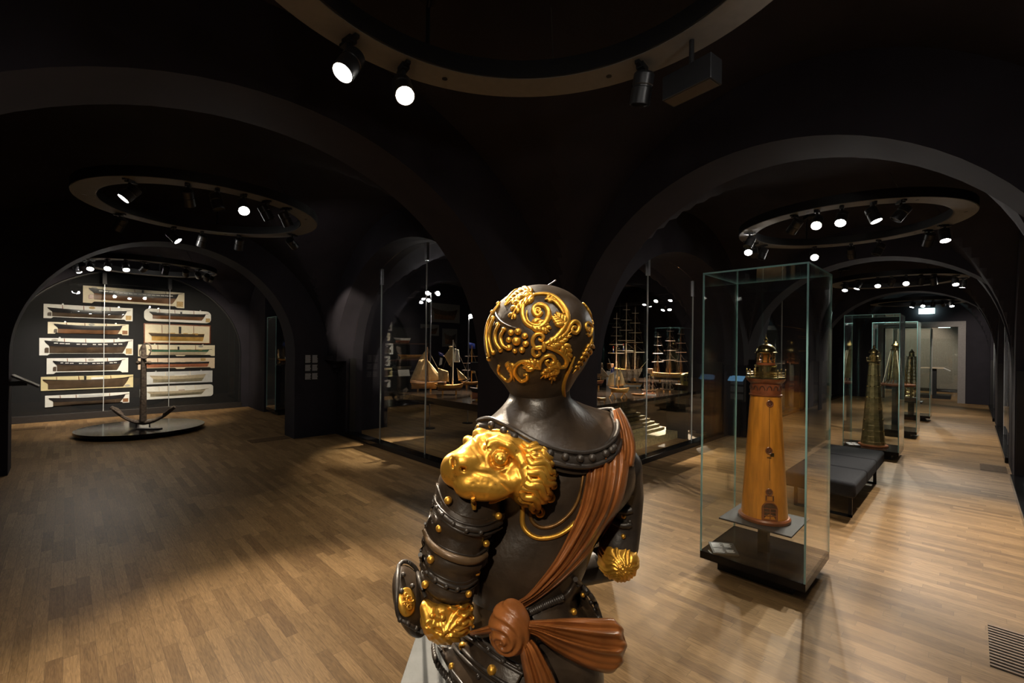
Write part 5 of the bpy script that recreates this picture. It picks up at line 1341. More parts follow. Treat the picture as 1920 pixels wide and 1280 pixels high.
# slim light poles behind the table
for x, ytop, lb, n in ((808, 549, 'slim pale light pole with two small lamps, behind the sailing barges', 2), (879, 592, 'slim light pole with a single lamp, behind the blue-flagged sloop', 1)):
    q = at(x, ytop, 1, 8.1); t = thing('light_pole', lb, 'light pole', (float(q[0]), 8.1, 0)); zt = float(q[2])
    MB().tube([(0, 0, 0), (0, 0, zt)], 0.014, 8).build('pole', mSTEEL, t)
    MB().lathe([(0, 0), (0.12, 0), (0.12, 0.015), (0, 0.02)], 20).build('foot', mBLK, t)
    for s in ((-1, 1) if n == 2 else (0,)):
        hd = MB().ball((s * 0.09, -s * 0.06 - 0.02, zt), 0.05, 12, 8).build('lamp_head', mBLK, t)
        MB().lathe([(0.0, 0.0), (0.048, 0.0), (0.048, 0.012), (0.0, 0.012)], 16).build('lens', mLENS, hd).matrix_local = Matrix.Translation((s * 0.09, -s * 0.06 - 0.06, zt - 0.015)) @ Matrix.Rotation(math.radians(75), 4, 'X')
    ld = bpy.data.lights.new('beam', 'SPOT'); ld.energy = 45; ld.spot_size = math.radians(48); ld.spot_blend = 0.7; ld.color = (1, 0.87, 0.7); ld.shadow_soft_size = 0.04
    lo = bpy.data.objects.new('beam', ld); COL.objects.link(lo); lo.parent = t; lo.location = (0, -0.12, zt - 0.03)
    lo.rotation_mode = 'QUATERNION'; lo.rotation_quaternion = (Vector((5.4, 6.2, 1.0)) - Vector((float(q[0]), 8.0, zt))).to_track_quat('-Z', 'Y')

# shelves of models in the dark room behind
sh = thing('display_shelf', 'black shelving with ship models in the dark room behind the left glass', 'shelf', (6.2, 11.6, 0))
for z in (0.90, 1.02, 1.36, 1.84): MB().box(-0.2, 1.5, -0.25, 0.2, z - 0.03, z).build('shelf_board', mDKBR if z > 1.3 else mBLK, sh, smooth=False)
MB().box(-0.2, 1.5, 0.2, 0.24, 0, 2.3).build('back_panel', mBLK, sh, smooth=False)
for x in (-0.2, 1.5): MB().box(x - 0.02, x + 0.02, -0.25, 0.24, 0, 2.3).build('upright', mBLK, sh, smooth=False)
for lb, x, z, mt, mb, L in (('white-hulled model on the upper shelf behind the left glass', 0.72, 1.84, mWHT, mHRED, 0.55), ('brown half-hull on the middle shelf behind the left glass', 1.0, 1.36, mMODEL, mHYEL, 0.85), ('pale grey-green hull on the lower shelf behind the left glass', 0.72, 1.02, mHGRY, mHDK, 0.65)):
    t = thing('ship_model', lb, 'ship model', (6.2 + x, 11.55, z), 0, 'models on the dark shelves')
    hb = hull_half(L, 0.14, 0.08, full=True); h = hb.build('hull', [mt, mb, mMODEL], t, angle=60); h.location = (-L / 2, 0, 0.01)
    MB().box(-L * 0.2, L * 0.2, -0.04, 0.04, 0, 0.02).build('stand', mMODELD, t, smooth=False)
t = thing('label_card', 'white card leaning below the lower shelf behind the left glass', 'label', (6.85, 11.3, 0.90), 0)
b = MB(); b.prism([(-0.18, 0), (0.18, 0), (0.18, 0.18), (-0.18, 0.18)], lambda x, z: (x, z * 0.3, z), lambda x, z: (x, z * 0.3 + 0.01, z)); b.build('card', mWHT, t, smooth=False)
spotlight((7.2, 10.2, 4.0), (6.9, 11.5, 1.4), 'lamp over the dark shelves behind the left glass', True, 26, 50, group='lamps in the room behind the ship vitrine')
for i, (u, z, L, H, lb) in enumerate(((8.3, 2.55, 1.25, 0.62, 'big dim half model of a bluff ship, high on the dark wall behind the barges'), (8.0, 2.10, 0.7, 0.36, 'small dim half model below the big one on the dark wall'), (8.85, 1.75, 0.6, 0.6, 'dim square-framed half model on the dark wall beside the light pole'))):
    t = thing('half_model', lb, 'half model', (u, 12.29, z), 0, 'half models on the dark wall')
    MB().box(0, L, -0.03, 0, 0, H).build('backboard', mBACKW, t, smooth=False)
    hb = hull_half(L * 0.84, H * 0.6, 0.08, sheer=0.25); h = hb.build('hull', [mHDK, mMODELD], t, angle=60); h.location = (L * 0.08, -0.03, H * 0.15)
struct(MB().box(5.5, 12.0, 12.3, 12.4, 0, 4.0).build('wall_back', mWALL, smooth=False))

# ================================================================== THE ARMOURED STATUE (seen from behind)
SD = 1.30                                   # metres from the tripod to the statue's axis
S0 = FW * SD
ST = thing('statue', 'painted wooden statue of an armoured warrior seen from behind, gilded lion masks and russet sash', 'statue', (float(S0[0]), float(S0[1]), 0.80), math.atan2(R0[1], R0[0]))
def G(x, y, dy=0.0):
    """survey bearing + depth -> statue coordinates (x right, y away from the tripod, z up)"""
    d = ray(x, y); w_ = SD + dy; p = np.array([0, 0, EYE]) + d * (w_ / float(d @ FW))
    return np.array([p @ R0, p @ FW - SD, p[2] - 0.80])
def c5(X, Y, dy=0.0): return G(720 + X / 3.2, 500 + Y / 3.2, dy)
def c6(X, Y, dy=0.0): return G(720 + X / 2.91, 840 + Y / 2.91, dy)
EYEL = np.array([0.0, -SD, EYE - 0.80])     # tripod in statue coordinates

# ---- signed distance kit
def ell(P, c, r, R=None):
    q = P - c
    if R is not None: q = q @ R
    k = q / r; l = np.linalg.norm(k, axis=1); g = np.linalg.norm(k / r, axis=1)
    return l * (l - 1.0) / np.maximum(g, 1e-6)
def cone(P, a, b, ra, rb):
    ab = b - a; t = np.clip(((P - a) @ ab) / (ab @ ab), 0, 1)
    return np.linalg.norm(P - a - t[:, None] * ab, axis=1) - (ra + (rb - ra) * t)
def poly(P, pts, rs):
    d = np.full(len(P), 9.0)
    for i in range(len(pts) - 1): d = np.minimum(d, cone(P, pts[i], pts[i + 1], rs[i], rs[i + 1]))
    return d
def smin(a, b, k):
    h = np.clip(0.5 + 0.5 * (b - a) / k, 0, 1); return b * (1 - h) + a * h - k * h * (1 - h)
def smax(a, b, k): return -smin(-a, -b, k)
def nets(fn, lo, hi, res):
    lo = np.array(lo); hi = np.array(hi); n = np.maximum(4, np.ceil((hi - lo) / res).astype(int) + 1)
    ax = [lo[i] + res * np.arange(n[i]) for i in range(3)]
    g = np.stack(np.meshgrid(*ax, indexing='ij'), -1).reshape(-1, 3)
    V = np.concatenate([fn(c) for c in np.array_split(g, max(1, len(g) // 200000))]).reshape(n)
    ins = V < 0
    c = np.zeros(n - 1, int); acc = np.zeros((*(n - 1), 3)); cnt = np.zeros(n - 1)
    cor = [(i, j, k) for i in (0, 1) for j in (0, 1) for k in (0, 1)]
    sl = lambda o: tuple(slice(o[d], n[d] - 1 + o[d]) for d in range(3))
    for a_ in cor:
        for d in range(3):
            if a_[d]: continue
            b_ = list(a_); b_[d] = 1; b_ = tuple(b_)
            va, vb = V[sl(a_)], V[sl(b_)]; x = (va < 0) != (vb < 0)
            t = np.where(x, va / np.where(x, va - vb, 1), 0)
            p = np.zeros((*(n - 1), 3))
            for e in range(3): p[..., e] = a_[e] + (t if e == d else 0)
            acc += p * x[..., None]; cnt += x
    m = cnt > 0; idx = np.full(n - 1, -1); idx[m] = np.arange(m.sum())
    base = np.argwhere(m); verts = lo + res * (base + acc[m] / cnt[m][:, None])
    faces = []
    for d in range(3):
        e1, e2 = (d + 1) % 3, (d + 2) % 3
        s0 = [slice(None)] * 3; s1 = [slice(None)] * 3; s0[d] = slice(0, n[d] - 1); s1[d] = slice(1, n[d])
        x = ins[tuple(s0)] != ins[tuple(s1)]; pts = np.argwhere(x)
        ok = (pts[:, e1] > 0) & (pts[:, e2] > 0) & (pts[:, e1] < n[e1] - 1) & (pts[:, e2] < n[e2] - 1); pts = pts[ok]
        q = []
        for o1, o2 in ((1, 1), (0, 1), (0, 0), (1, 0)):
            w_ = pts.copy(); w_[:, e1] -= o1; w_[:, e2] -= o2; q.append(idx[w_[:, 0], w_[:, 1], w_[:, 2]])
        q = np.stack(q, 1); fl_ = ins[tuple(s0)][pts[:, 0], pts[:, 1], pts[:, 2]]
        q[~fl_] = q[~fl_][:, ::-1]; faces.append(q)
    f = np.concatenate(faces); f = f[(f >= 0).all(1)]
    return verts, f
def sculpt(name, fn, lo, hi, res, m, parent, smooth_it=2):
    v, f = nets(fn, lo, hi, res)
    me = bpy.data.meshes.new(name); me.from_pydata(v.tolist(), [], f.tolist()); me.materials.append(m); me.shade_smooth()
    o = bpy.data.objects.new(name, me); COL.objects.link(o); o.parent = parent
    if smooth_it:
        sm = o.modifiers.new('smooth', 'SMOOTH'); sm.factor = 0.5; sm.iterations = smooth_it
    return o
def hit(fn, pix, off=0.0, far=2.2):
    """first point of a sculpted surface on each bearing; off lifts it towards the tripod"""
    T = np.array([G(x, y, 0.0) for x, y in pix]); D = T - EYEL; D /= np.linalg.norm(D, axis=1)[:, None]
    t = np.full(len(D), 0.75); best = np.full(len(D), 9.0); bt = t.copy()
    for _ in range(90):
        d = fn(EYEL + D * t[:, None]); b_ = d < best; best[b_] = d[b_]; bt[b_] = t[b_]; t = np.where(d > 5e-4, t + d * 0.7, t)
        t = np.minimum(t, far)
    tt = np.where(best < 2e-3, np.minimum(t, far), bt)
    return EYEL + D * (tt - off)[:, None]

# ---- forms of the body
HC = G(1013, 629, 0.0); HR = np.array([0.152, 0.172, 0.145])
def f_helmet(P):
    d = ell(P, HC, HR)
    d = smin(d, ell(P, G(1000, 672, 0.0), np.array([0.118, 0.130, 0.075])), 0.05)
    d = smin(d, cone(P, G(1006, 655, 0.0), G(1010, 712, 0.0), 0.112, 0.088), 0.045)
    # visor bulges forward to the left
    d = smin(d, ell(P, G(965, 632, 0.03), np.array([0.085, 0.12, 0.10])), 0.03)
    return d
NB = G(1012, 745, 0.01)
def f_neck(P):
    return cone(P, G(1010, 690, 0.0), G(1012, 752, 0.01), 0.085, 0.083)
RIM = []                                   # collar rim, traced all the way round
rimpx = [(575, 950), (640, 938), (710, 965), (785, 1003), (880, 1058), (980, 1102), (1085, 1133), (1183, 1144), (1260, 1132), (1335, 1098), (1385, 1040), (1398, 975), (1375, 915), (1330, 880)]
rimdy = [-0.02, -0.07, -0.10, -0.125, -0.14, -0.145, -0.14, -0.125, -0.10, -0.065, -0.02, 0.03, 0.08, 0.12]
RIM = [c5(x, y - 12, d) for (x, y), d in zip(rimpx, rimdy)]
cen = np.mean(RIM, axis=0)
RIM += [np.array([0.11, 0.165, RIM[-1][2] - 0.05]), np.array([0.02, 0.18, RIM[-1][2] - 0.08]), np.array([-0.06, 0.13, RIM[0][2] - 0.06]), np.array([-0.088, 0.05, RIM[0][2] - 0.02])]
def closed(pts, n):
    pts = [Vector(p) for p in pts]; k = len(pts); out = []
    for i in range(n):
        f = i * k / n; a = int(f); t = f - a
        p0, p1, p2, p3 = (pts[(a + j - 1) % k] for j in range(4))
        out.append(0.5 * ((2 * p1) + (-p0 + p2) * t + (2 * p0 - 5 * p1 + 4 * p2 - p3) * t * t + (-p0 + 3 * p1 - 3 * p2 + p3) * t ** 3))
    return out
def spline(pts, n):
    pts = [np.array(p, float) for p in pts]; k = len(pts); out = []
    for i in range(n):
        f = i * (k - 1) / (n - 1); a = min(int(f), k - 2); t = f - a
        p0, p1, p2, p3 = pts[max(a - 1, 0)], pts[a], pts[a + 1], pts[min(a + 2, k - 1)]
        out.append(0.5 * ((2 * p1) + (-p0 + p2) * t + (2 * p0 - 5 * p1 + 4 * p2 - p3) * t * t + (-p0 + 3 * p1 - 3 * p2 + p3) * t ** 3))
    return out
CH = G(1045, 915, 0.03)
def f_torso(P):
    d = ell(P, G(1045, 900, 0.02), np.array([0.195, 0.135, 0.165]))
    d = smin(d, ell(P, G(1010, 1010, 0.0), np.array([0.150, 0.125, 0.155])), 0.08)
    d = smin(d, cone(P, G(1000, 1030, 0.01), G(985, 1150, 0.01), 0.128, 0.135), 0.05)
    d = smin(d, ell(P, G(945, 1055, -0.01), np.array([0.125, 0.115, 0.13])), 0.06)
    d = smin(d, ell(P, G(945, 880, -0.02), np.array([0.12, 0.10, 0.10])), 0.06)      # shoulder blades
    d = smin(d, ell(P, G(1135, 885, 0.07), np.array([0.09, 0.09, 0.10])), 0.06)
    return d
def f_hips(P):
    d = cone(P, G(985, 1140, 0.0), G(988, 1330, 0.0), 0.150, 0.225)
    d = smin(d, ell(P, G(985, 1255, -0.02), np.array([0.215, 0.185, 0.15])), 0.05)
    return d

torso = sculpt('torso', f_torso, (-0.30, -0.25, 0.25), (0.36, 0.26, 0.86), 0.007, mBRONZE, ST)
helmet = sculpt('helmet', f_helmet, (-0.24, -0.24, 0.76), (0.30, 0.24, 1.16), 0.006, mBRONZE, ST)
hips = sculpt('hip_armour', f_hips, (-0.38, -0.34, 0.004), (0.36, 0.30, 0.46), 0.009, mBRONZE, ST)

# collar: a flaring loft from the neck to the rim
N = 72
rim = closed(RIM, N)
nc = Vector(G(1012, 742, 0.01))
ncb = Vector(G(1010, 700, 0.0))
rows = []
cx_, cy_ = cen[0], cen[1]
def ring_at(c, rx, ry, z): return None
for s in np.linspace(0, 1, 16):
    row = []
    for i in range(N):
        r = rim[i]; dx, dy = r.x - nc.x, r.y - nc.y; L_ = math.hypot(dx, dy); ux, uy = dx / L_, dy / L_
        n0 = Vector((ncb.x + ux * 0.090, ncb.y + uy * 0.090, ncb.z)); n1 = Vector((nc.x + ux * 0.086, nc.y + uy * 0.086, nc.z))
        if s < 0.3: p = n0.lerp(n1, s / 0.3)
        else:
            q = (s - 0.3) / 0.7
            # quadratic sweep: starts downward, ends nearly flat
            ctl = Vector((n1.x + ux * (L_ - 0.084) * 0.38, n1.y + uy * (L_ - 0.084) * 0.38, n1.z - (n1.z - r.z) * 0.66))
            p = n1 * (1 - q) ** 2 + ctl * 2 * q * (1 - q) + r * q * q
        row.append(tuple(p))
    rows.append(row)
rows.append([(p.x * 0.97 + cx_ * 0.03, p.y * 0.97 + cy_ * 0.03, p.z - 0.05) for p in rim])
b = MB(); b.grid(rows, close=True); collar = b.build('collar', mBRONZE, ST, angle=80)
# rim band with studs
band = []
for p in rim:
    d = Vector((p.x - cx_, p.y - cy_, 0)).normalized()
    band.append([p + Vector((0, 0, 0.006)) - d * 0.012, p + d * 0.004 + Vector((0, 0, 0.004)), p + d * 0.014 - Vector((0, 0, 0.014)), p + d * 0.013 - Vector((0, 0, 0.026)), p - d * 0.01 - Vector((0, 0, 0.032))])
b = MB(); b.grid([[tuple(band[i][j]) for i in range(N)] for j in range(5)], close=True); rb = b.build('collar_rim', mIRON, ST, angle=80)
b = MB(); b.tube([tuple(band[i % N][1] + Vector((0, 0, 0.004))) for i in range(N + 1)], 0.006, 8, cap=False); b.build('upper_bead', mIRON, rb)
b = MB(); b.tube([tuple(band[i % N][3]) for i in range(N + 1)], 0.007, 8, cap=False); b.build('lower_bead', mIRON, rb)
studpx = [(650, 930), (710, 948), (785, 987), (900, 1045), (990, 1080), (1085, 1110), (1183, 1122), (1250, 1112), (1325, 1085), (1365, 1040), (1385, 985), (1378, 935)]
for i, (x, y) in enumerate(studpx):
    best = min(range(N), key=lambda j: (Vector(c5(x, y, -0.1)) - (band[j][1] + band[j][2]) * 0.5).xz.length if False else abs((band[j][2].x - EYEL[0]) / (band[j][2].y - EYEL[1]) - (c5(x, y, 0)[0]) / (SD)) + (1 if band[j][2].y > 0.11 else 0))
    p = (band[best][1] + band[best][2]) * 0.5; d = Vector((p.x - cx_, p.y - cy_, 0)).normalized()
    MB().ball(tuple(p + d * 0.004), 0.0105, 12, 8).build('stud', mIRON, rb)

# ---- gilded scrollwork on the helmet
SK = 0.00048
def scroll(crop_pts, r0, r1, n=None, parent=None, lift=0.002, name='gilt_scroll', mid=None):
    n = n or max(10, len(crop_pts) * 5)
    cp = spline(crop_pts, n); pix = [(720 + p[0] / 3.2, 500 + p[1] / 3.2) for p in cp]
    P = hit(f_helmet, pix, lift)
    rs = [(r0 + (r1 - r0) * i / (n - 1)) * SK for i in range(n)]
    if mid: rs = [(r0 + (mid - r0) * (1 - abs(2 * i / (n - 1) - 1)) if i < n / 2 else r1 + (mid - r1) * (1 - abs(2 * i / (n - 1) - 1))) * SK for i in range(n)]
    return MB().tube(P.tolist(), rs, 10).build(name, mGOLD, parent or helmet, angle=70)
def leaf(stem, width, lobes, r=7, name='gilt_leaf', end=0.25):
    """acanthus leaf: a midrib with lobes that turn outward on both sides"""
    sp = spline(stem, 24); b = MB()
    P = hit(f_helmet, [(720 + p[0] / 3.2, 500 + p[1] / 3.2) for p in sp], 0.003)
    b.tube(P.tolist(), [(r * (1 - 0.6 * i / 23)) * SK for i in range(24)], 8)
    for k in range(lobes):
        i = 2 + int(18 * k / lobes); p, q = sp[i], sp[min(i + 3, 23)]
        t = (q - p) / (np.linalg.norm(q - p) + 1e-6); nrm = np.array([-t[1], t[0]])
        wd = width * 1.25 * (1 - 0.5 * k / lobes)
        for s in (-1, 1):
            c = [p, p + t * wd * 0.35 + nrm * s * wd * 0.45, p + t * wd * 0.9 + nrm * s * wd * 0.75, p + t * wd * 1.25 + nrm * s * wd * 0.55]
            c = spline(c, 8); L_ = hit(f_helmet, [(720 + z[0] / 3.2, 500 + z[1] / 3.2) for z in c], 0.002)
            b.tube(L_.tolist(), [x * SK * wd / 24 for x in (6, 9, 11, 12, 11.5, 10, 8, 4.5)], 8)
    return b.build(name, mGOLD, helmet, angle=70)
def curl(c, r, turns, a0, sgn, th=9, lift=0.003):
    n = int(14 * turns) + 6; pts = []
    for i in range(n):
        f = i / (n - 1); a = a0 + sgn * 2 * PI * turns * f; q = r * (1 - 0.80 * f)
        pts.append((c[0] + q * math.cos(a), c[1] + q * math.sin(a)))
    P = hit(f_helmet, [(720 + p[0] / 3.2, 500 + p[1] / 3.2) for p in pts], lift)
    b = MB(); b.tube(P.tolist(), [th * (1 - 0.35 * i / n) * SK for i in range(n)], 10); b.ball(P[-1].tolist(), th * 0.00055, 10, 6)
    return b.build('gilt_scroll', mGOLD, helmet, angle=70)
scroll([(905, 165), (868, 188), (840, 225), (830, 275), (845, 328), (885, 358), (930, 360), (966, 338), (986, 300), (983, 262), (962, 236), (932, 228), (905, 241), (897, 266), (910, 288), (932, 290), (945, 272)], 9, 12, 70, mid=17)
scroll([(858, 262), (856, 300), (872, 332), (905, 348), (940, 345)], 4, 7, 24, lift=0.008)
curl((926, 262), 20, 1.0, 2.6, 1, 8)
leaf([(880, 345), (930, 352), (968, 366), (992, 392)], 30, 4, 9)
leaf([(900, 350), (940, 372), (975, 392)], 20, 3, 7)
scroll([(890, 172), (930, 163), (985, 166), (1030, 188), (1068, 228), (1094, 275), (1100, 315), (1086, 352), (1058, 395), (1020, 432), (970, 462)], 8, 10, 60, mid=19)
scroll([(965, 195), (1010, 200), (1050, 235), (1080, 280)], 6, 6, 24, lift=0.006, mid=9)
leaf([(972, 192), (1010, 190), (1045, 205), (1075, 240)], 20, 4, 7)
leaf([(1088, 350), (1062, 325), (1040, 305), (1022, 285)], 30, 4, 10)
scroll([(890, 142), (845, 138), (795, 160), (755, 195), (725, 232)], 11, 8, 30, mid=14)
leaf([(885, 150), (830, 160), (780, 190), (735, 228)], 28, 5, 9)
leaf([(905, 168), (850, 190), (800, 235), (772, 290), (768, 315)], 30, 5, 10)
curl((870, 140), 16, 1.0, 0.5, -1, 8)
scroll([(820, 125), (790, 140), (760, 165), (730, 200)], 6, 5, 24, mid=9)
scroll([(960, 465), (1010, 450), (1060, 425), (1098, 388), (1115, 352), (1140, 328), (1165, 340), (1170, 372), (1150, 398), (1128, 385), (1132, 362), (1150, 362)], 8, 8, 60, mid=13)
leaf([(985, 470), (1040, 450), (1090, 420), (1128, 385)], 26, 5, 8)
leaf([(1000, 480), (1060, 465), (1100, 440)], 18, 4, 6)
scroll([(975, 458), (935, 492), (900, 478), (892, 440), (910, 408), (938, 402), (956, 420), (944, 442), (926, 432)], 8, 7, 44, mid=12)
scroll([(955, 450), (962, 480), (955, 508)], 8, 8, 14, mid=13, lift=0.007)
scroll([(968, 478), (930, 480), (898, 490), (895, 520), (915, 535), (936, 522), (930, 506)], 7, 7, 36, mid=11)
scroll([(965, 478), (1015, 495), (1065, 520), (1095, 560), (1085, 598), (1050, 605), (1025, 622)], 9, 9, 44, mid=14)
scroll([(935, 610), (940, 570), (965, 540), (1002, 532), (1024, 555), (1016, 585), (985, 590), (972, 570), (990, 560)], 9, 7, 48, mid=13)
leaf([(1055, 605), (1010, 620), (970, 640), (940, 670)], 26, 4, 9)
leaf([(1040, 560), (1020, 610), (1012, 660), (1005, 700)], 24, 4, 8)
leaf([(1070, 465), (1095, 500), (1105, 545), (1085, 590)], 24, 4, 8)
scroll([(940, 612), (900, 600), (862, 568), (815, 575), (785, 610), (790, 650), (825, 685), (858, 672), (858, 648), (838, 648)], 8, 8, 56, mid=14)
leaf([(905, 608), (870, 590), (830, 585)], 26, 3, 8)
leaf([(930, 600), (900, 575), (860, 562)], 20, 3, 7)
scroll([(690, 592), (685, 625), (705, 655), (745, 685), (768, 660), (758, 620), (735, 590), (745, 575)], 8, 8, 44, mid=12)
leaf([(750, 578), (765, 610), (775, 650), (782, 688)], 20, 4, 7)
scroll([(1145, 540), (1128, 580), (1105, 630), (1082, 690), (1076, 735), (1082, 778)], 5, 11, 40, mid=11)
scroll([(1128, 600), (1100, 655), (1080, 712)], 5, 5, 24, lift=0.005)
scroll([(1190, 212), (1222, 250), (1246, 305), (1254, 345)], 5, 5, 24, mid=8)
scroll([(1214, 372), (1212, 345), (1230, 335), (1248, 360), (1246, 395), (1232, 415), (1222, 400)], 7, 6, 36, mid=10)
curl((1228, 372), 14, 1.0, 1.2, 1, 7)
leaf([(1250, 455), (1232, 500), (1200, 545), (1165, 600), (1130, 640)], 20, 6, 9)
scroll([(1248, 410), (1246, 440), (1236, 470)], 6, 6, 14, mid=9)
# rosette of gilt berries at the temple
def berry(x, y, r, name='gilt_berry'):
    p = hit(f_helmet, [(720 + x / 3.2, 500 + y / 3.2)], 0.004)[0]
    return MB().ball(p.tolist(), r * 0.00042, 14, 9).build(name, mGOLD, helmet)
for x, y, r in ((795, 446, 28), (804, 388, 22), (845, 415, 20), (850, 462, 20), (828, 498, 20), (786, 505, 16), (752, 484, 20), (750, 438, 19), (762, 395, 20)): berry(x, y, r)
# visor bars and their beads
for pts in ([(690, 225), (655, 275), (625, 335), (613, 410), (618, 480), (630, 540)], [(660, 305), (636, 370), (630, 440), (650, 512)], [(690, 345), (668, 400), (672, 455), (700, 497)], [(722, 372), (700, 420), (712, 470), (742, 490)]):
    scroll(pts, 9, 9, 30, name='visor_bar', mid=11, lift=0.012)
for x, y in ((688, 222), (652, 272), (655, 308), (683, 347), (720, 378), (628, 527), (630, 552), (656, 514), (700, 499), (744, 487)): berry(x, y, 17, 'visor_bead')
scroll([(668, 250), (672, 285), (700, 325), (745, 352), (795, 368)], 4, 4, 30, name='visor_edge', lift=0.004).data.materials[0] = mSTEEL
MB().tube([c5(985, 112, 0.0).tolist(), c5(1032, 80, -0.01).tolist()], 0.0022, 6).build('metal_pin', mSTEEL, helmet)

# ---- lion mask on the left shoulder
ldy = -0.20
LCEN = G(925, 880, -0.10)
def g6(X, Y, d=0.0): return c6(X, Y, ldy + d)
def g5(X, Y, d=0.0): return c5(X, Y, ldy + d)
u6 = 1.0 / 2.91 * (SD + ldy) / F            # one survey unit in metres on the mask's front
u5 = 1.0 / 3.2 * (SD + ldy) / F
k7 = lambda p: (731 + p[0] / 2.934, 768 + p[1] / 2.934)
u7 = u6 * 2.91 / 2.934
def f_lion0(P):
    d = ell(P, g6(560, 90, 0.115), np.array([185, 330, 165]) * u6)                       # skull / shoulder boss
    d = smin(d, ell(P, g6(790, 130, 0.085), np.array([150, 260, 190]) * u6), 0.03)             # mane mass
    d = smin(d, ell(P, g6(640, -50, 0.125), np.array([150, 260, 66]) * u6), 0.03)              # crown under the collar
    d = smin(d, ell(P, g6(475, 115, 0.035), np.array([150, 150, 112]) * u6), 0.035)            # muzzle mass
    return d
def _h(x, y): return hit(f_lion0, [k7((x, y))])[0]
def _in(p, k):
    d = p - EYEL; return p + d / np.linalg.norm(d) * k
def _p(pts, k): return [_in(_h(*q), k) for q in pts]
EYP = _h(606, 268)
MASS = [(_in(_h(c[0], c[1]), k), np.array(r) * u7, w_) for c, r, k, w_ in (
    ((340, 325), (60, 60, 84), 0.016, 0.022), ((520, 425), (158, 62, 76), 0.018, 0.012), ((425, 418), (66, 52, 62), 0.014, 0.010), ((400, 288), (80, 54, 60), 0.002, 0.014),
    ((690, 385), (60, 50, 70), 0.016, 0.014), ((495, 137), (46, 46, 42), 0.014, 0.010), ((430, 170), (34, 40, 34), 0.014, 0.012), ((490, 92), (18, 18, 16), 0.002, 0.004))]
RIDGE = [(_p(pts, k), np.array(r) * u7, w_) for pts, r, k, w_ in (
    (((378, 262), (415, 238), (450, 232), (480, 262)), (34, 40, 38, 22), 0.006, 0.016), (((425, 245), (455, 205), (490, 172), (525, 158)), (46, 44, 40, 32), 0.008, 0.012),
    (((540, 205), (552, 182), (595, 172), (650, 200), (702, 246), (728, 296)), (20, 30, 36, 40, 36, 22), 0.001, 0.007),
    (((556, 300), (600, 330), (652, 322), (678, 290)), (11, 14, 14, 10), 0.002, 0.005),
    (((345, 400), (400, 482), (480, 520), (575, 506), (655, 474), (692, 462)), (9, 10, 11, 10, 9, 8), 0.004, 0.005))]
f_lion1 = lambda P: masses(P)
def masses(P):
    d = f_lion0(P)
    for c, r, w_ in MASS: d = smin(d, ell(P, c, r), w_)
    for pts, rs, w_ in RIDGE: d = smin(d, poly(P, pts, rs), w_)
    return d
def _h1(x, y): return hit(masses, [k7((x, y))])[0]
def _q(pts, k=0.0): return [_in(_h1(*z), k) for z in pts]
GRV = [(_q(pts, -0.001), r) for pts, r in (
    (((465, 338), (560, 354), (612, 392), (668, 446)), 8), (((352, 352), (358, 392)), 8), (((338, 250), (334, 300), (346, 345)), 4),
    (((452, 205), (480, 242), (508, 296)), 5), (((490, 188), (524, 250), (536, 304)), 5), (((520, 172), (546, 218)), 5), (((600, 142), (662, 168), (732, 214)), 5), (((706, 330), (726, 384), (704, 432)), 6), (((462, 125), (458, 150), (470, 172)), 5))]
PITS = _q(((455, 410), (485, 398), (515, 400), (547, 405), (440, 436), (470, 438), (502, 444), (532, 440), (562, 446), (455, 466), (490, 472), (525, 476), (592, 422), (604, 452)), -0.0024)
NS = [(_q(((356, 276), (358, 306)), -0.004), 15), (_q(((398, 328), (408, 331)), 0.0), 16)]
def f_lion(P):
    d = masses(P)
    d = smax(d, -(np.linalg.norm(P - _in(EYP, -0.020), axis=1) - 64 * u7), 0.006)
    c = _in(EYP, -0.001); d = smin(d, np.linalg.norm(P - c, axis=1) - 47 * u7, 0.003)
    ax_ = (EYP - EYEL) / np.linalg.norm(EYP - EYEL); q = P - c; al = q @ ax_; rr = np.sqrt(np.maximum(0, (q * q).sum(1) - al * al))
    d = d + 0.0016 * np.cos(rr / (21 * u7) * 2 * PI) * (rr < 46 * u7) * (al < 0.01) * (al > -0.06)
    for pts, r in NS: d = smax(d, -np.minimum(poly(P, pts, [r * u7] * 2), poly(P, [_in(z, 0.014) for z in pts], [r * u7] * 2)), 0.003)
    for pts, r in GRV: d = smax(d, -poly(P, pts, [r * u7] * len(pts)), 0.005)
    for p in PITS: d = smax(d, -(np.linalg.norm(P - p, axis=1) - 8 * u7), 0.003)
    return d
lo = LCEN - np.array([0.18, 0.20, 0.16]); hi = LCEN + np.array([0.19, 0.16, 0.15])
lion = sculpt('lion_mask', f_lion, lo, hi, 0.0031, mGOLD, ST, 1)
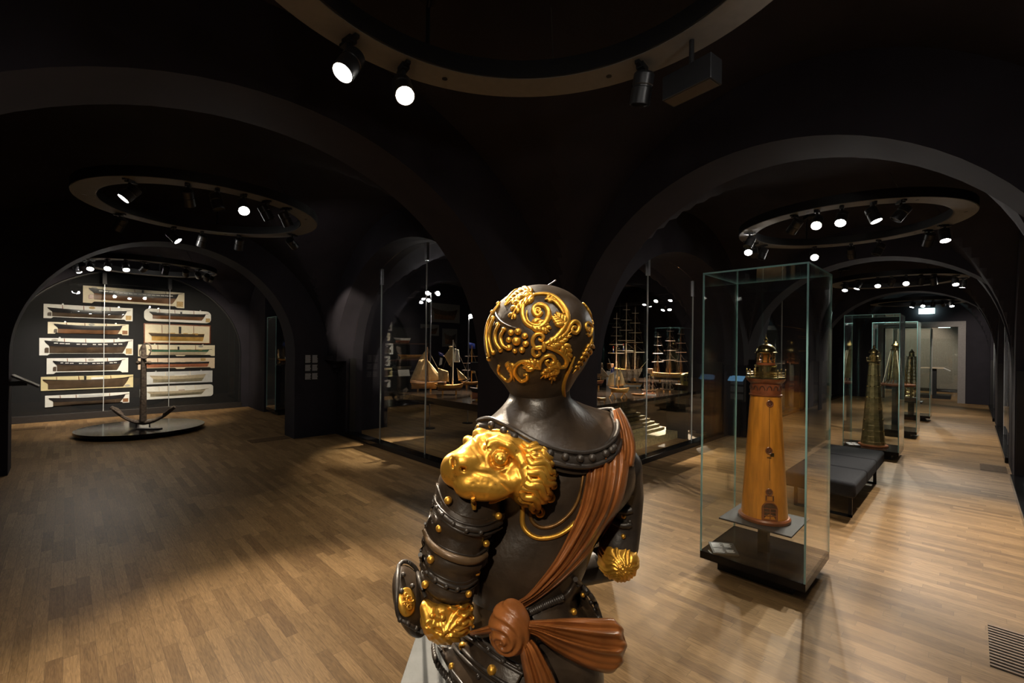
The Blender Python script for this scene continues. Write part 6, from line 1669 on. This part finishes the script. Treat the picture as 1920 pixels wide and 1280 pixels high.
# mane: wavy locks swept back from the cheek
def lock(pts, r, parent, fn, conv, lift=0.0, m=None, name='mane_lock', n=30, fl=True):
    sp = spline(pts, n); P = hit(fn, [conv(p) for p in sp], lift)
    rs = [r * (0.55 + 0.45 * math.sin(PI * (0.12 + 0.80 * i / (n - 1)))) for i in range(n)]
    return MB().tube(P.tolist(), rs, 10).build(name, m or mGOLD, parent, angle=70)
k6 = lambda p: (720 + p[0] / 2.91, 840 + p[1] / 2.91)
k5 = lambda p: (720 + p[0] / 3.2, 500 + p[1] / 3.2)
f_body = lambda P: np.minimum(np.minimum(f_torso(P), f_lion(P)), f_neck(P))
for i, (x0, y0, x1, y1) in enumerate(((760, -30, 905, 10), (772, 0, 925, 48), (780, 30, 930, 88), (786, 60, 930, 126), (790, 90, 928, 164), (790, 120, 925, 200), (786, 150, 918, 236), (778, 180, 905, 268), (766, 208, 888, 296), (755, 236, 862, 322), (748, 262, 838, 345))):
    pts = []
    for k in range(7):
        f = k / 6; nx, ny = -(y1 - y0), (x1 - x0); l_ = math.hypot(nx, ny); wv = 15 * math.sin(2 * PI * (f * 1.35 + 0.13 * (i % 3)))
        pts.append((x0 + (x1 - x0) * f + nx / l_ * wv, y0 + (y1 - y0) * f + ny / l_ * wv))
    lock(pts, (22 + 3 * (i % 2)) * u6, lion, f_body, k6, 0.001 + 0.003 * (i % 2))
for cx0, cy0, r_, a0, sg in ((905, 272, 26, -2.2, 1), (848, 352, 26, -1.8, 1), (922, 205, 18, -2.0, 1), (928, 140, 17, -2.4, 1), (918, 75, 16, -2.4, 1), (820, 300, 20, -2.2, 1)):
    pts = [(cx0 + r_ * (1 - 0.72 * k / 16) * math.cos(a0 + sg * 6.6 * k / 16), cy0 + r_ * (1 - 0.72 * k / 16) * math.sin(a0 + sg * 6.6 * k / 16)) for k in range(17)]
    lock(pts, 12 * u6, lion, f_body, k6, 0.010, name='mane_curl', n=36)
for pts in ([(860, 1085), (890, 1110), (925, 1120), (960, 1115), (1000, 1140)], [(850, 1060), (890, 1085), (930, 1095), (975, 1130)], [(870, 1120), (910, 1150), (950, 1150), (1000, 1180)]):
    lock(pts, 13 * u5, lion, f_body, k5, 0.008)
for pts in ([(745, -70), (700, -85), (640, -95), (590, -95)],): lock(pts, 12 * u6, lion, f_body, k6, 0.004, name='brow_lock')
lock([(485, 270), (490, 305), (492, 335)], 15 * u6, lion, lambda P: np.minimum(f_lion(P), poly(P, [c6(470, 215, -0.11), c6(455, 340, -0.125), c6(415, 480, -0.13)], [0.09, 0.086, 0.084])), k6, 0.008, name='tongue')
# gilt edge of the shoulder plate
for off, mm_, r in ((0, mGOLD, 18), (1, mBRONZE, 13)):
    o5 = [(705, 240), (750, 265), (758, 320), (755, 400), (775, 450), (825, 485), (890, 490), (960, 470), (1030, 420), (1070, 360), (1085, 280)] if not off else [(800, 330), (805, 390), (840, 425), (890, 432), (950, 410), (1010, 360), (1050, 300), (1075, 220), (1090, 120), (1100, 40)]
    sp = spline(o5, 60); P = hit(f_torso, [k6(p) for p in sp], 0.002)
    MB().tube(P.tolist(), [r * u6 * (1.0 - 0.4 * i / 59) for i in range(60)], 8).build('plate_edge', mGOLD if not off else mat('tarnished_gilding', (0.22, 0.11, 0.03), 0.4, 0.6, noise=0.4, nscale=20), ST, angle=70)

# ---- left arm: overlapping lames down to the elbow
AX_ = [c6(470, 215, -0.11), c6(455, 340, -0.125), c6(415, 480, -0.13), c6(375, 630, -0.125), c6(345, 800, -0.12)]
AR = [0.086, 0.080, 0.077, 0.073, 0.068]
_ad = (AX_[-1] - AX_[0]) / np.linalg.norm(AX_[-1] - AX_[0]); _al = np.linalg.norm(AX_[-1] - AX_[0])
def f_arm(P):
    s = ((P - AX_[0]) @ _ad) / _al; off = np.zeros(len(P))
    for a_, b_ in ((-0.05, 0.30), (0.30, 0.62), (0.62, 0.88)):      # each lame flares towards its lower edge
        q = (s - a_) / (b_ - a_); m_ = (q >= 0) & (q < 1.0); off = np.where(m_, 0.013 * q ** 2.5, off)
    return poly(P, AX_, AR) - off
arm = sculpt('upper_arm', f_arm, np.min(AX_, 0) - 0.12, np.max(AX_, 0) + 0.12, 0.005, mBRONZE, ST)
def lame(crv, r, m, lift, name='lame_rim', studs=()):
    sp = spline(crv, 40); P = hit(f_arm, [k6(p) for p in sp], lift)
    for _ in range(8): P[1:-1] = (P[:-2] + 2 * P[1:-1] + P[2:]) / 4
    o = MB().tube(P.tolist(), [r * u6 * (0.75 + 0.25 * math.sin(PI * i / 39)) for i in range(40)], 10).build(name, m, arm, angle=70)
    return o
def stud6(x, y, r, m, parent, fn, lift=0.002, name='stud'):
    p = hit(fn, [k6((x, y))], lift)[0]
    return MB().ball(p.tolist(), r * u6, 14, 9).build(name, m, parent)
def plate(c_top, c_bot, lift_t, lift_b, m=mBRONZE, fn=None, name='lame', parent=None):
    """one overlapping plate: surface patch between two traced edges, standing proud at its lower edge"""
    fn = fn or f_arm; a = spline(c_top, 30); c = spline(c_bot, 30); rows = []
    for k in range(9):
        q = k / 8; pix = [k6(a[i] * (1 - q) + c[i] * q) for i in range(30)]
        P = hit(fn, pix, lift_t + (lift_b - lift_t) * q)
        for _ in range(8): P[1:-1] = (P[:-2] + 2 * P[1:-1] + P[2:]) / 4
        rows.append(P.tolist())
    o = MB().grid(rows).build(name, m, parent or arm, angle=80)
    sd = o.modifiers.new('thick', 'SOLIDIFY'); sd.thickness = 0.008; sd.offset = 0
    return o
E1_ = [(292, 190), (330, 300), (400, 360), (480, 385), (570, 390), (660, 350)]
E1b = [(275, 285), (305, 350), (380, 410), (460, 440), (550, 445), (640, 405)]
E2b = [(222, 440), (260, 525), (340, 580), (430, 610), (500, 612), (555, 580)]
E3b = [(198, 580), (225, 660), (290, 715), (375, 752), (450, 755), (505, 715)]
E4b = [(205, 700), (240, 780), (310, 830), (370, 850), (430, 845), (480, 815)]
plate(E1_, E1b, 0.003, 0.012); plate(E1b, E2b, 0.002, 0.013); plate(E2b, E3b, 0.002, 0.012); plate(E3b, E4b, 0.001, 0.004)
lame(E1b, 17, mIRON, 0.012); lame([(p[0] + 4, p[1] + 28) for p in E1b], 9, mIRON, 0.010); lame([(p[0] - 2, p[1] - 24) for p in E1b], 7, mSTEEL if False else mIRON, 0.013)
lame(E2b, 25, mat('rubbed_bronze', (0.12, 0.075, 0.04), 0.34, 0.2, noise=0.3, nscale=12), 0.012, 'rolled_rim'); lame([(p[0] + 2, p[1] - 30) for p in E2b], 9, mIRON, 0.011)
lame(E3b, 16, mIRON, 0.011); lame([(p[0], p[1] + 26) for p in E3b], 8, mIRON, 0.008); lame([(p[0], p[1] - 24) for p in E3b], 7, mIRON, 0.012)
for x, y in ((318, 362), (378, 412), (450, 450), (528, 460), (288, 325)): stud6(x, y, 14, mIRON, arm, f_arm, 0.018)
for x, y in ((235, 680), (280, 720), (340, 755), (402, 768), (207, 630)): stud6(x, y, 14, mIRON, arm, f_arm, 0.018)
for x, y, r in ((350, 285, 22), (303, 437, 21), (255, 607, 21), (225, 743, 21), (625, 370, 21), (558, 520, 20), (508, 678, 19), (462, 795, 19)): stud6(x, y, r, mGOLD, arm, f_arm, 0.016, 'gilt_stud')

# ---- elbow with its gilded lion and the flanged guard
EL = c6(345, 915, -0.155)
def f_elbow(P):
    d = ell(P, EL, np.array([150, 165, 126]) * u6)
    d = smin(d, ell(P, c6(265, 935, -0.195), np.array([60, 80, 58]) * u6), 0.012)
    d = smin(d, ell(P, c6(310, 890, -0.205), np.array([40, 50, 34]) * u6), 0.008)
    d = smin(d, ell(P, c6(235, 870, -0.185), np.array([40, 50, 40]) * u6), 0.01)
    d = smin(d, ell(P, c6(330, 975, -0.205), np.array([60, 60, 38]) * u6), 0.01)
    q = P - EL
    a = np.arctan2(q[:, 2], q[:, 0])
    wv = np.sin(a * 15 + 3.0 * np.sin(np.linalg.norm(q, axis=1) * 160) + q[:, 1] * 60)
    msk = np.clip((q[:, 0] / (152 * u6) + 0.10) * 1.6, 0, 1)
    d = d - 0.0038 * wv * msk - 0.0016 * np.sin(q[:, 0] * 300) * np.sin(q[:, 2] * 260 + q[:, 0] * 90) * (1 - msk)
    for pts in ([(300, 930), (340, 925), (365, 945)], [(240, 900), (270, 930), (240, 985)], [(280, 1000), (340, 1030), (390, 1015)], [(215, 870), (230, 900), (222, 940)]):
        d = smax(d, -poly(P, [c6(x, y - 15, -0.225) for x, y in pts], [9 * u6] * 3), 0.006)
    return d
elbow = sculpt('elbow_lion', f_elbow, EL - 0.10, EL + 0.10, 0.0032, mGOLD, ST, 1)
f_eb = lambda P: np.minimum(f_elbow(P), f_arm(P))
for pts in ([(395, 850), (430, 870), (460, 850), (485, 880)], [(400, 900), (440, 915), (465, 900), (490, 930)], [(395, 950), (435, 960), (462, 945), (488, 975)], [(380, 1000), (420, 1010), (450, 990), (475, 1010)], [(350, 860), (385, 880), (410, 860)]):
    lock(pts, 11 * u6, elbow, f_elbow, k6, 0.003)
for x, y in ((318, 925), (262, 915)): stud6(x, y, 15, mGOLD, elbow, f_elbow, 0.004, 'eye')
def f_guard(P):
    c = c6(150, 830, -0.10)
    R_ = np.array(Matrix.Rotation(math.radians(-24), 3, 'Y'))
    d = ell(P, c, np.array([72, 190, 205]) * u6, R_)
    d = np.maximum(d, -ell(P, c + np.array([22, 30, 190]) * u6, np.array([40, 130, 95]) * u6, R_))
    return d
gc = c6(150, 830, -0.10)
guard = sculpt('elbow_guard', f_guard, gc - np.array([0.08, 0.10, 0.11]), gc + np.array([0.08, 0.10, 0.11]), 0.0035, mBRONZE, ST, 2)
f_ga = lambda P: np.minimum(f_guard(P), f_eb(P))
for crv, r in (([(80, 640), (105, 618), (140, 625), (180, 668), (205, 760), (225, 815)], 13), ([(80, 640), (72, 720), (70, 800), (72, 880), (90, 930), (150, 970), (210, 1000)], 13)):
    sp = spline(crv, 36); P = hit(f_ga, [k6(p) for p in sp], 0.004)
    MB().tube(P.tolist(), [r * u6] * 36, 8).build('guard_rim', mIRON, guard, angle=70)
for x, y in ((88, 640), (105, 690), (155, 752), (88, 935), (130, 955), (175, 985), (95, 780)): stud6(x, y, 15, mIRON, guard, f_ga, 0.010)
# gilt medallion on the guard
b = MB(); rows = []
for k in range(10):
    q = k / 9; pix = [k6((128 + 50 * q * math.cos(2 * PI * i / 40) - 4, 840 + 82 * q * math.sin(2 * PI * i / 40))) for i in range(40)]
    rows.append(hit(f_ga, pix, 0.010 - 0.004 * q).tolist())
b.grid(rows, close=True); med = b.build('gilt_medallion', mGOLD, guard, angle=80); sd = med.modifiers.new('t', 'SOLIDIFY'); sd.thickness = 0.006
for c, r, a0, s in (((140, 820), 24, 0.5, 1), ((118, 800), 17, 2.5, -1), ((140, 868), 18, -1.0, -1), ((115, 850), 14, 3.5, 1)):
    pts = [(c[0] + r * (1 - .75 * i / 20) * math.cos(a0 + s * 7 * i / 20), c[1] + r * (1 - .75 * i / 20) * math.sin(a0 + s * 7 * i / 20)) for i in range(21)]
    P = hit(f_ga, [k6(p) for p in pts], 0.013); MB().tube(P.tolist(), [6 * u6] * 21, 8).build('gilt_scroll', mGOLD, med, angle=70)

# ---- right arm with its gilded elbow
AXR = [c6(1275, 110, 0.10), c6(1310, 260, 0.13), c6(1300, 420, 0.14), c6(1280, 520, 0.13)]
f_armr = lambda P: poly(P, AXR, [0.075, 0.06, 0.058, 0.062])
armr = sculpt('upper_arm', f_armr, np.min(AXR, 0) - 0.1, np.max(AXR, 0) + 0.1, 0.007, mIRON, ST)
ELR = c6(1275, 605, 0.11)
def f_elr(P):
    q = P - ELR; d = ell(P, ELR, np.array([0.063, 0.075, 0.060]))
    a = np.arctan2(q[:, 2], q[:, 0]); return d - 0.0028 * np.sin(a * 19 + 90 * q[:, 0] + 2.2 * np.sin(q[:, 2] * 130) + 1.5 * np.sin(q[:, 0] * 170))
elr = sculpt('elbow_lion', f_elr, ELR - 0.09, ELR + 0.09, 0.0035, mGOLD, ST, 1)
far_ = lambda P: np.minimum(f_elr(P), f_armr(P))
sculpt('forearm', lambda P: cone(P, c6(1270, 610, 0.13), c6(1090, 660, 0.20), 0.055, 0.05), np.minimum(c6(1090, 660, 0.2), c6(1270, 610, 0.13)) - 0.08, np.maximum(c6(1090, 660, 0.2), c6(1270, 610, 0.13)) + 0.08, 0.008, mIRON, ST)
for crv in ([(1240, 130), (1290, 150), (1345, 150)], [(1260, 230), (1310, 250), (1352, 245)], [(1260, 330), (1310, 345), (1350, 335)], [(1255, 400), (1300, 420), (1345, 415)]):
    sp = spline(crv, 16); P = hit(f_armr, [k6(p) for p in sp], 0.006); MB().tube(P.tolist(), [0.010] * 16, 8).build('lame_rim', mIRON, armr, angle=70)
for x, y in ((1320, 240), (1308, 372), (1305, 480)): stud6(x, y, 16, mGOLD, armr, far_, 0.008, 'gilt_stud')
for x, y in ((1345, 150), (1340, 190), (1342, 400), (1330, 430)): stud6(x, y, 14, mIRON, armr, far_, 0.008)

# ---- russet sash across the back
def drape(name, Lc, Rc, fn, folds, amp, lift, m, parent, rows_n=44, cols=40, back=0.03, taper=None, seed=0):
    """cloth between two traced borders, laid on the body with running folds; closed behind"""
    a = spline(Lc, rows_n); c = spline(Rc, rows_n); front = []; rear = []
    rg = np.random.default_rng(seed); ph = rg.uniform(0, 6.28, 4)
    for i in range(rows_n):
        t = i / (rows_n - 1); q = np.linspace(0, 1, cols)
        pix = [k6(a[i] * (1 - s) + c[i] * s) for s in q]
        P0 = hit(fn, pix, 0.0)
        w_ = np.sin(q * PI * 2 * folds + ph[0] + 0.9 * math.sin(t * 3 + ph[1])) * 0.6 + np.sin(q * PI * 2 * folds * 1.7 + ph[2] + 1.2 * t) * 0.4
        w_ = np.abs(w_) ** 0.7 * np.sign(w_)
        e = np.sqrt(np.clip(np.sin(PI * np.clip(q, 0.0, 1.0)), 0, 1)); am = amp * (0.55 + 0.45 * math.sin(PI * min(1, 0.15 + t)))
        D = P0 - EYEL; D /= np.linalg.norm(D, axis=1)[:, None]
        front.append((P0 - D * (lift * (0.3 + 0.7 * e) + am * w_ * e)[:, None]).tolist())
        rear.append((P0 + D * back).tolist())
    b = MB(); n = cols
    loop = [front[i] + rear[i][::-1] for i in range(rows_n)]
    b.grid(loop, close=True)
    return b.build(name, m, parent, angle=80)
f_back = lambda P: np.minimum(np.minimum(f_torso(P), f_armr(P) + 0.004), f_neck(P))
sash = drape('sash', [(1110, 40), (1108, 100), (1095, 200), (1065, 330), (1010, 460), (930, 610), (840, 730), (750, 820), (600, 880)],
             [(1325, -110), (1338, 40), (1326, 190), (1285, 330), (1215, 450), (1110, 590), (980, 720), (860, 815), (760, 880)], f_back, 4.5, 0.012, 0.022, mSASH, ST, seed=3)
f_waist = lambda P: np.minimum(f_hips(P), f_torso(P))
# upper part over the right shoulder
KN = c6(690, 975, -0.235)
def f_knot(P):
    q = P - KN; d = ell(P, KN, np.array([112, 120, 132]) * u6)
    a = np.arctan2(q[:, 2] + 0.01, q[:, 0] + 0.02); r = np.hypot(q[:, 0] + 0.02, q[:, 2] + 0.01)
    return d - 0.0042 * np.sin(r * 330 - a * 1.6) * np.clip(1.2 - r * 10, 0.2, 1)
knot = sculpt('sash_knot', f_knot, KN - 0.09, KN + 0.09, 0.0035, mSASH, sash, 1)
def tail(name, mids, widths, thick, folds, amp, dys, m, parent, seed=0, n=40, cols=36):
    """hanging end of the sash: a flattened bundle along a traced middle line"""
    mid = spline([(x, y, d) for (x, y), d in zip(mids, dys)], n); wd = spline([(w_, 0) for w_ in widths], n); rows = []
    rg = np.random.default_rng(seed); ph = rg.uniform(0, 6.28, 3)
    for i in range(n):
        t = i / (n - 1); p0, p1 = mid[max(i - 1, 0)], mid[min(i + 1, n - 1)]; d = p1[:2] - p0[:2]; d /= np.linalg.norm(d) + 1e-9; nr = np.array([-d[1], d[0]])
        f = []; r = []
        for j in range(cols):
            q = -1 + 2 * j / (cols - 1); e = math.sqrt(max(0, 1 - q * q)); tt = max(0.0, (t - 0.72) / 0.28); x, y = mid[i][:2] + nr * q * wd[i][0] - d * (q * q * 46 * tt + 10 * math.sin(9 * q + ph[0]) * tt) * (wd[i][0] / 138)
            e *= math.sqrt(max(0.0, 1 - max(0.0, (t - 0.86) / 0.14) ** 2 * 0.93))
            wv = math.sin(q * PI * folds + ph[0] + 0.6 * math.sin(3 * t + ph[1])) * 0.6 + math.sin(q * PI * folds * 1.9 + ph[2]) * 0.4
            wv = math.copysign(abs(wv) ** 0.7, wv)
            f.append(c6(x, y, mid[i][2] - thick * e - amp * wv * e * (0.35 + 0.65 * min(1, 2 * t))).tolist()); r.append(c6(x, y, mid[i][2] + thick * 0.6 * e).tolist())
        rows.append(f + r[::-1])
    b = MB(); b.grid(rows, close=True); k = len(rows[0]); b.add(rows[0], [tuple(range(k))]); b.add(rows[-1], [tuple(range(k))[::-1]])
    return b.build(name, m, parent, angle=75)
tail('shoulder_drape', [(1268, -215), (1290, -150), (1306, -70), (1312, 10), (1300, 110)], [22, 40, 55, 62, 60], 0.035, 2.6, 0.010, [0.10, 0.075, 0.045, 0.02, 0.0], mSASH, sash, seed=8)
tail('sash_tail', [(790, 975), (850, 985), (950, 1015), (1060, 1045), (1170, 1070), (1265, 1080), (1318, 1082)], [36, 52, 92, 124, 146, 152, 132], 0.045, 3.2, 0.014, [-0.23, -0.225, -0.215, -0.20, -0.185, -0.17, -0.165], mSASH, sash, seed=5)
tail('sash_tail', [(770, 1060), (795, 1110), (820, 1180), (850, 1270), (880, 1400)], [42, 56, 68, 82, 92], 0.03, 2.4, 0.010, [-0.235, -0.24, -0.235, -0.23, -0.225], mSASH, sash, seed=6)
tail('sash_band', [(470, 1010), (530, 1000), (600, 985)], [14, 20, 30], 0.02, 1.5, 0.004, [-0.19, -0.215, -0.235], mSASH, sash, seed=7, n=16, cols=16)

# ---- belt and tassets
def rope(name, crv, r, fn, lift, m, parent, turns):
    sp = spline(crv, 60); P = hit(fn, [k6(p) for p in sp], lift); b = MB()
    for s in range(2):
        pts = []
        for i in range(60):
            a = turns * 2 * PI * i / 59 + PI * s; pts.append((P[i] + np.array([0.0, math.cos(a), math.sin(a)]) * r * 0.6).tolist())
        b.tube(pts, r * 0.62, 7)
    return b.build(name, m, parent, angle=70)
rope('rope_belt', [(795, 895), (850, 868), (910, 840), (975, 815)], 0.009, f_waist, 0.012, mIRON, hips, 9)
rope('rope_border', [(268, 1075), (275, 1130), (300, 1190), (345, 1250), (380, 1310)], 0.009, f_waist, 0.006, mIRON, hips, 9)
def tasset(top, bot, l0, l1, name='tasset'):
    return plate(top, bot, l0, l1, mBRONZE, f_waist, name, hips)
tasset([(800, 900), (900, 850), (1000, 790), (1045, 715)], [(830, 1060), (980, 1030), (1100, 990), (1185, 940)], 0.004, 0.022)
TA = [(430, 985), (520, 1040), (640, 1130), (770, 1205)]; TB = [(375, 1080), (470, 1180), (590, 1275), (700, 1340)]; TC = [(300, 1085), (360, 1195), (440, 1305), (500, 1390)]
tasset(TA, TB, 0.010, 0.016); tasset(TB, TC, 0.010, 0.016)
for crv in (TA, TB, TC, [(p[0] + 14, p[1] - 26) for p in TB], [(p[0] - 14, p[1] + 26) for p in TA]):
    sp = spline(crv, 30); P = hit(f_waist, [k6(p) for p in sp], 0.019); MB().tube(P.tolist(), [0.005] * 30, 8).build('tasset_rim', mIRON, hips, angle=70)
sp = spline([(1045, 715), (1100, 770), (1150, 840), (1185, 940)], 30); P = hit(f_waist, [k6(p) for p in sp], 0.018); MB().tube(P.tolist(), [0.007] * 30, 8).build('tasset_rim', mIRON, hips, angle=70)
for x, y, r in ((588, 1210, 27), (428, 1080, 24), (370, 1190, 20), (1035, 892, 20), (1085, 800, 14), (1158, 900, 16)): stud6(x, y, r, mGOLD, hips, f_waist, 0.020, 'gilt_stud')
for x, y in ((495, 1048), (570, 1098), (650, 1160), (515, 1245), (740, 1200), (1060, 745), (1105, 790), (1130, 840), (1150, 880), (1170, 925)): stud6(x, y, 15, mIRON, hips, f_waist, 0.022)

# ---- plinth
pl_ = thing('plinth', 'grey plinth under the armoured statue, its corner showing at the lower left', 'plinth', (float(S0[0]), float(S0[1]), 0.0), math.atan2(R0[1], R0[0]))
b = MB(); b.box(-0.305, 0.235, -0.30, 0.20, 0.0, 0.80); b.build('block', mSTONE, pl_, smooth=False, bevel=0.004)
